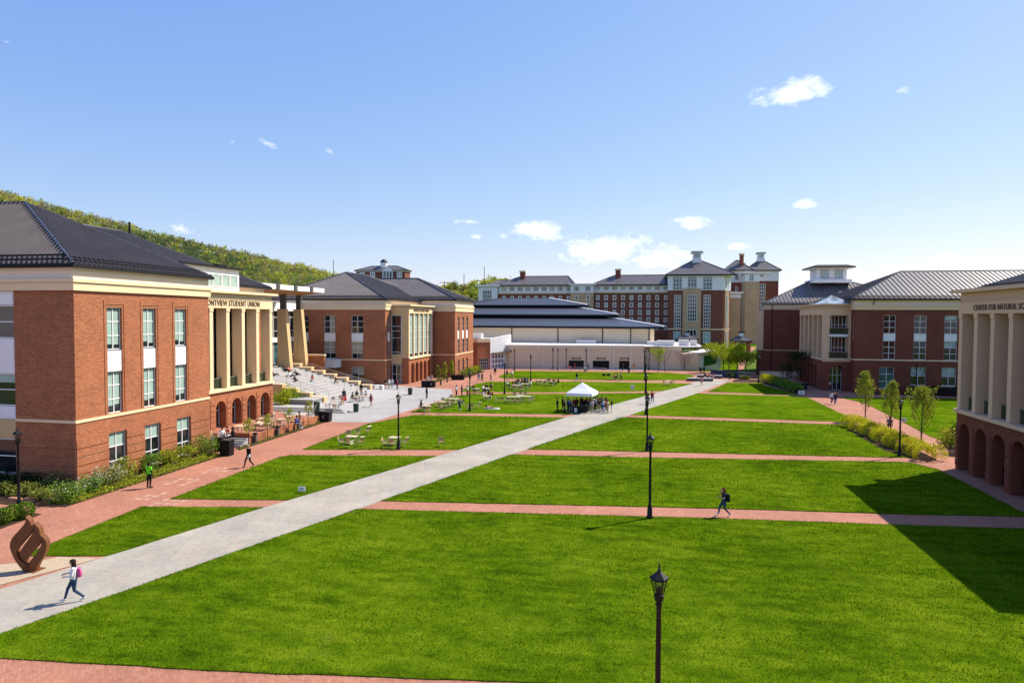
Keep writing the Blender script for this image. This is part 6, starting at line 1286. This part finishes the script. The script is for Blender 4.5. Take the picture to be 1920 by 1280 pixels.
POSES = {
    'stand': J_stand(), 'hold': J_stand(le=(.25, .02, 1.13), lw=(.10, .24, 1.10), re=(-.25, .02, 1.13), rw=(-.08, .25, 1.08)),
    'walk': J_stand(lk=(.09, .20, .53), la=(.09, .30, .11), lt=(.09, .44, .065), rk=(-.09, -.02, .48), ra=(-.09, -.33, .15), rt=(-.09, -.21, .045), le=(.22, -.12, 1.13), lw=(.21, -.10, .89), re=(-.22, .05, 1.12), rw=(-.19, .22, .93), pel=(0, 0, .90), lh=(.09, .02, .88), rh=(-.09, -.02, .88)),
    'phone': J_stand(lk=(.09, .20, .53), la=(.09, .30, .11), lt=(.09, .44, .065), rk=(-.09, -.02, .48), ra=(-.09, -.33, .15), rt=(-.09, -.21, .045), pel=(0, 0, .90), lh=(.09, .02, .88), rh=(-.09, -.02, .88), le=(.24, .03, 1.13), lw=(.10, .25, 1.15), re=(-.24, .03, 1.13), rw=(-.10, .23, 1.09), curl=.9),
    'ear': J_stand(lk=(.09, .20, .53), la=(.09, .28, .11), lt=(.09, .42, .065), rk=(-.09, -.02, .48), ra=(-.09, -.33, .15), rt=(-.09, -.21, .045), pel=(0, 0, .90), lh=(.09, .02, .88), rh=(-.09, -.02, .88), le=(.27, .14, 1.30), lw=(.14, .15, 1.52), re=(-.24, .05, 1.12), rw=(-.12, .28, 1.20), curl=.9),
    'bend': J_stand(pel=(0, -.10, .93), chest=(0, .20, 1.13), neck=(0, .35, 1.20), head=(0, .48, 1.22), face=(0, .6, -.8), ls=(.18, .26, 1.16), rs=(-.18, .26, 1.16), le=(.2, .33, .90), re=(-.2, .33, .90), lw=(.17, .46, .70), rw=(-.15, .48, .72), lh=(.09, -.1, .90), rh=(-.09, -.1, .90)),
    'sit': J_stand(pel=(0, 0, .54), chest=(0, .04, .92), neck=(0, .06, 1.09), head=(0, .10, 1.23), ls=(.175, .04, 1.0), rs=(-.175, .04, 1.0), le=(.24, .12, .76), re=(-.24, .12, .76), lw=(.15, .36, .78), rw=(-.13, .36, .78), lh=(.09, .03, .50), rh=(-.09, .03, .50), lk=(.12, .44, .50), rk=(-.11, .45, .50), la=(.12, .42, .09), ra=(-.10, .48, .09), lt=(.14, .57, .04), rt=(-.12, .63, .04)),
    'recline': J_stand(pel=(0, 0, .13), chest=(0, -.22, .43), neck=(0, -.28, .58), head=(0, -.28, .73), ls=(.18, -.24, .52), rs=(-.18, -.24, .52), le=(.26, -.40, .30), re=(-.26, -.40, .30), lw=(.26, -.44, .06), rw=(-.26, -.44, .06), lh=(.09, .04, .11), rh=(-.09, .04, .11), lk=(.12, .36, .42), rk=(-.11, .40, .34), la=(.12, .58, .08), ra=(-.10, .72, .08), lt=(.13, .72, .05), rt=(-.11, .86, .06)),
    'lie': J_stand(pel=(0, 0, .12), chest=(0, -.36, .17), neck=(0, -.50, .24), head=(0, -.60, .33), face=(0, -.6, -.8), ls=(.18, -.42, .18), rs=(-.18, -.42, .18), le=(.25, -.62, .06), re=(-.25, -.62, .06), lw=(.12, -.80, .06), rw=(-.1, -.8, .06), lh=(.09, .04, .11), rh=(-.09, .04, .11), lk=(.1, .45, .09), rk=(-.1, .45, .09), la=(.09, .86, .08), ra=(-.1, .84, .1), lt=(.09, .98, .05), rt=(-.1, .96, .06)),
}
PCOL = {}
def pm(name, c, rough=.85):
    if name not in PCOL: PCOL[name] = plain('cloth_'+name, c, rough, .15, var=.12, scale=5)
    return PCOL[name]
CL = dict(black=(.012, .012, .014), navy=(.018, .024, .055), grey=(.22, .22, .23), white=(.70, .69, .68), red=(.38, .03, .025), maroon=(.17, .02, .025), coral=(.62, .17, .12), pink=(.62, .30, .30), lav=(.42, .37, .46), blue=(.05, .10, .30), jean=(.035, .06, .12), paleblue=(.30, .40, .55), tan=(.42, .29, .17), khaki=(.36, .28, .17),
          lime=(.16, .72, .02), green=(.05, .12, .05), hair=(.028, .016, .010), blonde=(.34, .22, .09), auburn=(.16, .05, .02), skin=(.50, .28, .18), darkskin=(.12, .06, .038), rose=(.55, .08, .25), orange=(.55, .18, .05))
for k, c in CL.items(): pm(k, c)
PM, HM = {}, {}
def pose_mesh(pose, fem):
    if (pose, fem) not in PM:
        S, hd, up, fw = body(POSES[pose], fem); r = np.cross(fw, up)
        me = capsule_mesh(S, .0125, 'person', [PCOL['skin']]*7); H = {}
        short = [(hd+up*.045-fw*.02, hd+up*.03-fw*.028, .094, .096, 0), (hd+up*.06+fw*.03, hd+up*.05+fw*.01, .068, .08, 0), (hd-up*.03-fw*.05, hd-fw*.04, .06, .075, 0)]
        for e in (-1, 1): short.append((hd+r*e*.06+up*.03-fw*.01, hd+r*e*.062-up*.01-fw*.03, .038, .03, 0))
        H['short'] = capsule_mesh(short, .012, 'hair', [PCOL['hair']])
        down = V3(0, 0, -1) if pose not in ('lie',) else -up*.2+V3(0, 0, -.2); long = list(short)
        for e in (-1, -.35, .35, 1): b = hd+r*e*.06-fw*.055-up*.01; long.append((b, b+down*.17-fw*.02, .042, .040, 0)); long.append((b+down*.17-fw*.02, b+down*.27-fw*.01, .040, .022, 0))
        for e in (-1, 1): b = hd+r*e*.085+up*.0; long.append((b, b+down*.2+fw*.01, .028, .024, 0))
        H['long'] = capsule_mesh(long, .012, 'hair', [PCOL['hair']])
        mb = MB()
        for e in (-1, 1):
            for c, rr, mt in ((hd+fw*.088+r*e*.033+up*.012, .011, PCOL['white']), (hd+fw*.096+r*e*.033+up*.012, .006, PCOL['black'])):
                mb.v += [tuple(c+(r*math.cos(q*math.pi/3)+up*.65*math.sin(q*math.pi/3))*rr+fw*.004) for q in range(6)]; n = len(mb.v); mb.f.append(tuple(range(n-6, n))); mb.mi.append(mb.m(mt))
        c = hd-up*.055+fw*.096; mb.v += [tuple(c+r*a*.02+up*b*.006) for a, b in ((-1, 0), (0, -1), (1, 0), (0, .7))]; n = len(mb.v); mb.f.append(tuple(range(n-4, n))); mb.mi.append(mb.m(PCOL['maroon']))
        fm = bpy.data.meshes.new('face'); fm.from_pydata(mb.v, [], mb.f); 
        for m_ in mb.mats: fm.materials.append(m_)
        fm.polygons.foreach_set('material_index', mb.mi); PM[(pose, fem)] = me; HM[(pose, fem)] = (H, fm, hd, up, fw)
    return PM[(pose, fem)]
def person(px_, py_, pose, face, label, top='grey', legs='jean', skin='skin', sleeve=None, short=False, shoe='white', hair='short', hc='hair', z=.03, group=None, scale=1.0, fem=None, xy=None, eyes=False):
    fem = hair == 'long' if fem is None else fem; me = pose_mesh(pose, fem); x, y = xy or at(px_, py_, z)
    o = link('person', me, None, (x, y, z)); o.rotation_euler = (0, 0, -math.radians(face)); o.scale = (scale*1.1, scale*1.1, scale)
    cols = [skin, top, sleeve or top, legs, skin if short else legs, skin if short else legs, shoe]
    for i, c in enumerate(cols): o.material_slots[i].link = 'OBJECT'; o.material_slots[i].material = PCOL[c]
    tag(o, label, 'person', group); H, fm, hd, up, fw = HM[(pose, fem)]
    if hair: h = link('hair', H[hair], o); h.material_slots[0].link = 'OBJECT'; h.material_slots[0].material = PCOL[hc]
    if eyes: link('face', fm, o)
    return o
def worn(o, name, label, cat, parts, mat):
    """bag or pack carried by person o, as a thing of its own; parts: boxes in the person's own frame"""
    mb = MB(); c, s = math.cos(o.rotation_euler.z), math.sin(o.rotation_euler.z); L_ = o.location
    def T(p): return (L_.x+(p[0]*c-p[1]*s), L_.y+(p[0]*s+p[1]*c), L_.z+p[2])
    for (cx, cy, cz, w, d, h) in parts:
        q = [(-1, -1), (1, -1), (1, 1), (-1, 1)]; mb.hexa([T((cx+a*w/2, cy+b*d/2, cz-h/2)) for a, b in q]+[T((cx+a*w*.4, cy+b*d*.38, cz+h/2)) for a, b in q], PCOL[mat] if mat in PCOL else M[mat])
    b = mb.build(name); m = b.modifiers.new('round', 'BEVEL'); m.width = .035; m.segments = 3; tag(b, label, cat); return b
BK = [(0, -.19, 1.20, .28, .15, .38), (0, -.27, 1.12, .20, .06, .20)]
P = person
w1 = P(139, 1126, 'phone', -128, 'woman in a white sweater and dark jeans looking at her phone on the stone path', 'white', 'jean', hair='long', hc='hair', eyes=True, shoe='white', scale=1.02); worn(w1, 'backpack', 'pink and purple backpack on the woman on the stone path', 'backpack', BK, 'rose')
v = P(279.5, 914, 'stand', 12, 'person in a lime high visibility vest seen from behind on the brick walk', 'lime', 'black', sleeve='black', shoe='black', scale=1.04, skin='darkskin')
m1 = P(466.5, 875, 'walk', 200, 'bald person in black with a white bag on the brick walk', 'black', 'black', hair=None, shoe='black', scale=1.03, eyes=True); worn(m1, 'shoulder_bag', 'white shoulder bag of the person in black on the brick walk', 'bag', [(-.24, .12, .93, .10, .20, .24)], 'white')
w2_ = P(1357, 966.5, 'ear', -95, 'woman in a dark top raising a hand to her head on the first brick path', 'navy', 'jean', sleeve='skin', hair='long', hc='auburn', scale=.99, eyes=True); worn(w2_, 'backpack', 'black backpack on the woman on the first brick path', 'backpack', [(0, -.22, 1.12, .36, .24, .46)], 'black')
P(1222.7, 755.5, 'walk', 15, 'person in a red shirt and blue jeans walking by the central lamp posts', 'red', 'blue', shoe='white', group='walkers on the stone path'); P(1213.5, 757.5, 'walk', 190, 'person in dark clothes half hidden by the central lamp posts', 'black', 'black', shoe='black', group='walkers on the stone path')
P(1315.3, 722.8, 'stand', 190, 'person in a pink shirt and black shorts at the far seat walls', 'pink', 'black', short=True, group='walkers on the stone path'); P(1368, 713.2, 'stand', 180, 'person in black at the far end of the stone path', 'black', 'black', shoe='white', group='walkers on the stone path')
b1 = P(1559.3, 756.5, 'walk', 185, 'person in white with dark blue overalls walking beside a blonde companion', 'white', 'navy', shoe='white'); P(1565.8, 758.7, 'walk', 188, 'blonde woman in a black top and jeans walking beside the overalls wearer', 'black', 'blue', hair='long', hc='blonde')
P(1555, 731.5, 'stand', 20, 'person in a pale pink shirt in the shade of the arched entrance', 'pink', 'black', shoe='black'); P(1667.5, 811, 'stand', 190, 'person in a grey top behind the middle slim tree', 'grey', 'black', shoe='white')
for k, (p, q) in enumerate(((1503, 729), (1512, 731))): P(p, q, 'sit', 200, ('person in blue sitting in shade by the brick annex arches, left', 'person in dark blue sitting in shade by the brick annex arches, right')[k], ('blue', 'navy')[k], 'navy', shoe='white', z=.02)
# on the seating steps
def zat(x): return .42+.275*max(0, min(12, int((-43.2-x)/1.08)+1)) if x < -43.2 else .42
def onstep(p, q):
    for z in np.arange(.42, 4.3, .02):
        x, y = at(p, q, z)
        if abs(zat(x)-z) < .15: return x, y, zat(x)
    return (*at(p, q, .42), .42)
for (p, q, pose, face, lab, top, legs, kw) in (
    (535, 698, 'recline', 100, 'dark haired person in navy sitting highest on the steps', 'navy', 'black', dict(hair='long')), (542, 698, 'recline', 110, 'person in a coral top sitting high on the steps', 'coral', 'tan', dict(sleeve='skin', short=True)),
    (556, 705, 'recline', 115, 'person all in black leaning back on the steps', 'black', 'black', dict(shoe='black')), (545, 708, 'recline', 95, 'person in a white top with dark trousers stretched out on the steps', 'white', 'navy', dict()), (554, 714.5, 'recline', 130, 'dark haired person bent over a book on the steps', 'black', 'navy', dict(hair='long')),
    (585, 715, 'sit', 110, 'person in a red top and white trousers sitting on the steps', 'red', 'white', dict(hair='long', sleeve='skin')), (629, 720, 'sit', 110, 'person in a black top with bare legs sitting at the right of the steps', 'black', 'tan', dict(short=True, sleeve='skin')), (514, 704, 'recline', 90, 'person partly hidden by the near columns on the steps', 'black', 'black', dict())):
    x, y, z = onstep(p, q); P(0, 0, pose, face, lab, top, legs, z=z if pose == 'recline' else z-.20, xy=(x, y), group='people resting on the steps', **kw)
P(0, 0, 'stand', 150, 'dark figure standing at the top of the steps, left of two', 'black', 'black', xy=(-59.3, 90.0), z=4.0, group='people resting on the steps'); P(0, 0, 'stand', 170, 'dark figure standing at the top of the steps, right of two', 'navy', 'black', xy=(-58.9, 92.6), z=4.0, group='people resting on the steps')
for (p, q, pose, face, lab, top, legs, kw) in (
    (645, 752, 'stand', 140, 'person in a dark navy jacket standing at the platform tables', 'navy', 'navy', dict()), (648, 757, 'sit', -80, 'person in a red dress sitting at the platform tables', 'red', 'red', dict(hair='long', short=True)), (643.5, 760, 'sit', -60, 'person in red and white sitting at the platform tables', 'red', 'white', dict()),
    (660, 753, 'sit', 80, 'person in black leaning over the upper platform table', 'black', 'tan', dict(short=True)), (669, 749, 'sit', 160, 'long haired person in dark green at the upper platform table', 'green', 'black', dict(hair='long')), (677, 740, 'stand', 190, 'person in black standing behind the platform tables', 'black', 'tan', dict(hair='long')), (679, 747, 'sit', 180, 'person in white sitting beyond the standing figure at the platform tables', 'white', 'grey', dict()), (687, 750, 'sit', -90, 'person in grey at the right end of the platform tables', 'grey', 'white', dict())):
    P(p, q, pose, face, lab, top, legs, z=.42, group='people at the platform tables', **kw)
P(695.5, 762.5, 'walk', 120, 'person in a maroon top and shorts striding across the plaza', 'maroon', 'maroon', short=True, hair='long')
for (p, q, pose, face, lab, top, legs, kw) in ((723, 727.5, 'stand', 100, 'dark top wearer at the left of the four by the middle hall', 'black', 'tan', dict(short=True)), (729.5, 728.5, 'stand', 120, 'person in a cream top among the four by the middle hall', 'white', 'khaki', dict(hair='long', hc='blonde')), (735.5, 727.5, 'stand', 200, 'person in white from head to toe among the four by the middle hall', 'white', 'paleblue', dict()), (745, 730, 'stand', -90, 'person in a maroon shirt and dark jeans, right of the four by the middle hall', 'maroon', 'jean', dict(shoe='black')),
    (800, 747.5, 'stand', 100, 'person in a black coat with a bag crossing the plaza', 'black', 'navy', dict(hair='long')), (803, 716.5, 'sit', 200, 'person in white sitting behind the two black arcade bins', 'white', 'grey', dict()), (809.5, 714, 'sit', 180, 'person in pink sitting behind the two black arcade bins', 'pink', 'grey', dict()), (788.5, 769, 'sit', 90, 'dark haired sitter alone at the plaza edge table', 'black', 'black', dict(hair='long')),
    (855.8, 743, 'stand', 100, 'person in a pale top and rust trousers, left of three by the lamp post', 'white', 'maroon', dict(sleeve='skin', hair='long')), (866, 742.3, 'stand', -90, 'person all in black, middle of three by the lamp post', 'black', 'black', dict(shoe='black')), (876.5, 743, 'stand', -80, 'person in a white top and red trousers, right of three by the lamp post', 'white', 'red', dict(hair='long')),
    (897.5, 716, 'walk', 200, 'person in a blue top on the brick walk beyond the plaza', 'blue', 'paleblue', dict(short=True)), (904, 716.8, 'walk', 190, 'person in a grey top beside the one in blue on the brick walk', 'grey', 'maroon', dict(hair='long')), (920.5, 715.5, 'walk', 100, 'person in a pale top and black shorts walking past the lawn tip', 'pink', 'black', dict(short=True)), (928.3, 703.5, 'stand', 10, 'person in black shorts and shirt near the lobby building', 'black', 'black', dict(short=True)),
    (950.5, 708.7, 'walk', 110, 'walker in black beside a lamp post near the lobby', 'black', 'black', dict(short=True, shoe='white')), (960, 709.5, 'walk', 110, 'walker in a white shirt and dark shorts near the lobby', 'white', 'black', dict(short=True)), (862, 768, 'bend', 100, 'person in a grey top and jeans bending over on the left lawn', 'grey', 'jean', dict(scale=1.05)),
    (905, 736, 'sit', 100, 'person in white at the left end table of the middle lawn', 'white', 'black', dict()), (912, 734, 'sit', 180, 'person in black facing the camera at the left end table', 'black', 'grey', dict()), (921, 732, 'sit', -90, 'person in black on the right at the left end table', 'black', 'black', dict(hair='long')), (887, 736.5, 'sit', 120, 'dark sitter by the lamp post at the small table', 'black', 'black', dict(hair='long')),
    (905, 748, 'sit', 80, 'person in a white shirt with bare legs at the table of three', 'white', 'tan', dict(short=True, hair='long')), (916, 748.5, 'sit', 10, 'person in brown seen from behind at the table of three', 'maroon', 'navy', dict(hair='long')), (924, 746, 'sit', -90, 'person in coral on the right at the table of three', 'coral', 'black', dict())): P(p, q, pose, face, lab, top, legs, **kw)
crowd = [(950, 727, 90, 'white', 'navy'), (961, 729, 60, 'maroon', 'black'), (967.5, 726, 170, 'navy', 'navy'), (972, 722, 190, 'black', 'grey'), (976, 730, 10, 'white', 'grey'), (984, 726, 20, 'navy', 'black'), (989, 720.5, 180, 'grey', 'navy'), (983.5, 719, 190, 'black', 'black'), (995.5, 727, -90, 'white', 'black'), (979, 719, 170, 'tan', 'black')]
for k, (p, q, f, t_, l_) in enumerate(sorted(crowd)): P(p, q, 'sit', f, f'{"leftmost" if k == 0 else "rightmost" if k == 9 else ORD[k]+" from left"} of ten sitters at the crowded lawn tables, {t_} top'.replace('navy', 'navy blue'), t_, l_, hair='long' if k % 3 == 1 else 'short', group='sitters at the crowded lawn tables')
for p, q, f, t_, lab in ((1029.5, 722.5, 60, 'black', 'person in black on the left at the table behind the tent'), (1038, 723, 10, 'maroon', 'person in brown with pale legs at the table behind the tent'), (1047.5, 722, -90, 'black', 'person in dark clothes on the right at the table behind the tent')): P(p, q, 'sit', f, lab, t_, 'grey' if t_ == 'maroon' else 'black')
P(921, 765.5, 'lie', 75, 'sunbather with brown hair lying on a white towel', 'pink', 'black', z=.08, hair='long', short=True, sleeve='skin')
for (p, q, face, top, legs, lab, kw) in ((1045, 772, 90, 'black', 'black', 'uniformed person in black standing left of the tent', dict(shoe='black', scale=1.08)), (1054.5, 768, 80, 'black', 'black', 'dark figure just behind the left tent post', dict()), (1064.5, 771, 100, 'navy', 'black', 'person in navy inside the tent at its left post', dict()), (1071, 776, 60, 'navy', 'jean', 'person in a navy hoodie with a white strap at the tent table', dict()), (1077, 770.5, 180, 'maroon', 'black', 'person in maroon behind the tent table', dict()), (1088, 770, -100, 'navy', 'navy', 'person in navy facing left inside the tent', dict(hair='long')), (1094.5, 771.5, 200, 'black', 'jean', 'person in black beside the right tent post', dict()), (1099.5, 769, 170, 'auburn', 'black', 'person in brown inside the tent, right side', dict(hair='long', hc='auburn')),
    (1106.5, 768.5, 250, 'red', 'black', 'red haired person in rust just right of the tent', dict(hair='long', hc='auburn')), (1110, 774.5, -20, 'lav', 'khaki', 'person in a lavender shirt first in the tent queue', dict(scale=1.02)), (1116.5, 769.5, -60, 'grey', 'black', 'person in a grey top in the tent queue', dict()), (1120.5, 767, -80, 'maroon', 'khaki', 'person in maroon at the back of the tent queue', dict()), (1127.5, 769.5, -90, 'black', 'jean', 'person in a black shirt in the middle of the tent queue', dict(hair='long')), (1131, 773, -80, 'paleblue', 'blue', 'person in pale blue jeans in the tent queue', dict()), (1134.5, 771.5, -90, 'coral', 'navy', 'person in coral towards the end of the tent queue', dict(hair='long')), (1139.5, 774.5, -70, 'tan', 'khaki', 'person in tan with bare arms near the end of the tent queue', dict(sleeve='skin')), (1058, 774, 100, 'black', 'black', 'person in black at the left front corner of the tent', dict(shoe='black')), (1068, 772.5, 150, 'blue', 'navy', 'person in blue behind the hooded one at the tent table', dict()), (1081.5, 769, 200, 'black', 'black', 'second dark figure behind the middle of the tent table', dict()), (1091, 767.5, 190, 'maroon', 'black', 'person in maroon deep inside the tent on the right', dict()), (1103, 772.5, -110, 'navy', 'jean', 'person in navy leaning at the right tent post', dict()), (1113.5, 767.5, -80, 'white', 'navy', 'person in a white top behind the lavender shirt in the queue', dict(hair='long')), (1124, 771.5, -60, 'black', 'khaki', 'person in black with khaki trousers in the tent queue', dict()), (1129.5, 766.5, -100, 'white', 'jean', 'person in a white top at the far side of the tent queue', dict()), (1137, 769.5, -90, 'navy', 'black', 'person in navy behind the coral top in the queue', dict()),
    (1147, 773, -90, 'black', 'white', 'last person of the tent queue, black top and white trousers', dict(hair='long', hc='blonde'))):
    P(p, q, 'hold' if int(p) % 3 == 0 else 'stand', face, lab, top, legs, group='people at the tent', **kw)
for (p, q, pose, face, top, legs, lab, kw) in ((1081.4, 715, 'walk', 20, 'black', 'paleblue', 'person in black with a dark bag walking on the far lawn path', dict()), (1164, 714, 'walk', 90, 'grey', 'black', 'person in a pale top and black trousers walking past the far lawn table', dict()), (1151.5, 711.5, 'sit', 90, 'coral', 'black', 'person in coral at the far lawn table', dict(hair='long')), (1158, 711, 'sit', -90, 'black', 'black', 'person in black at the far lawn table', dict()), (1096.5, 700, 'walk', 10, 'white', 'navy', 'person in a white shirt walking towards the middle arena doors', dict()), (1179, 702, 'stand', 200, 'black', 'black', 'person in black on the far lawn edge', dict()),
    (1189, 694.3, 'stand', 10, 'orange', 'tan', 'person in orange near the right arena wall', dict()), (1167.5, 695.5, 'stand', 100, 'black', 'black', 'dark figure by the right arena doors', dict()), (1065, 693.3, 'sit', 90, 'red', 'red', 'person in red sitting before the left arena doors', dict()), (1077.6, 694.3, 'stand', 90, 'maroon', 'maroon', 'person in dark red between the arena doors', dict()), (1103, 694, 'stand', 200, 'grey', 'black', 'small grey figure before the middle arena doors', dict())): P(p, q, pose, face, lab, top, legs, **kw)
for k, (p, q, t_, lab) in enumerate(((1322, 711, 'black', 'person in black and white sitting on the rear seat wall'), (1329.5, 712, 'coral', 'person in coral sitting on the rear seat wall, middle'), (1336.5, 712.3, 'pink', 'person in pink sitting on the rear seat wall, right'))): P(p, q, 'sit', 190, lab, t_, ('white', 'tan', 'tan')[k], z=.1, short=k > 0)
for k, (p, q, lab) in enumerate(((1313.5, 701, 'dark head and shoulders beyond the rear seat wall, left'), (1320, 700.5, 'dark head and shoulders beyond the rear seat wall, right'))): P(p, q, 'stand', 180, lab, 'black', 'black', scale=.95)
for (p, q, face, top, legs, lab, kw) in ((416, 828, 120, 'white', 'navy', 'person in a white shirt at the first terrace table', dict()), (428, 826, 190, 'coral', 'white', 'person in a pale coral top at the first terrace table', dict(sleeve='skin')), (438, 828, -90, 'black', 'black', 'person in black on the right of the first terrace table', dict(hair='long'))): P(p, q, 'sit', face, lab, top, legs, z=.6, group='sitters on the brick terrace', **kw)
P(555, 803, 'sit', 70, 'person in a bright blue shirt at the table past the arcade', 'blue', 'grey', z=.35, group='sitters on the brick terrace'); P(563, 794, 'sit', -130, 'person in a tan top at the table past the arcade', 'tan', 'pink', z=.35, group='sitters on the brick terrace')
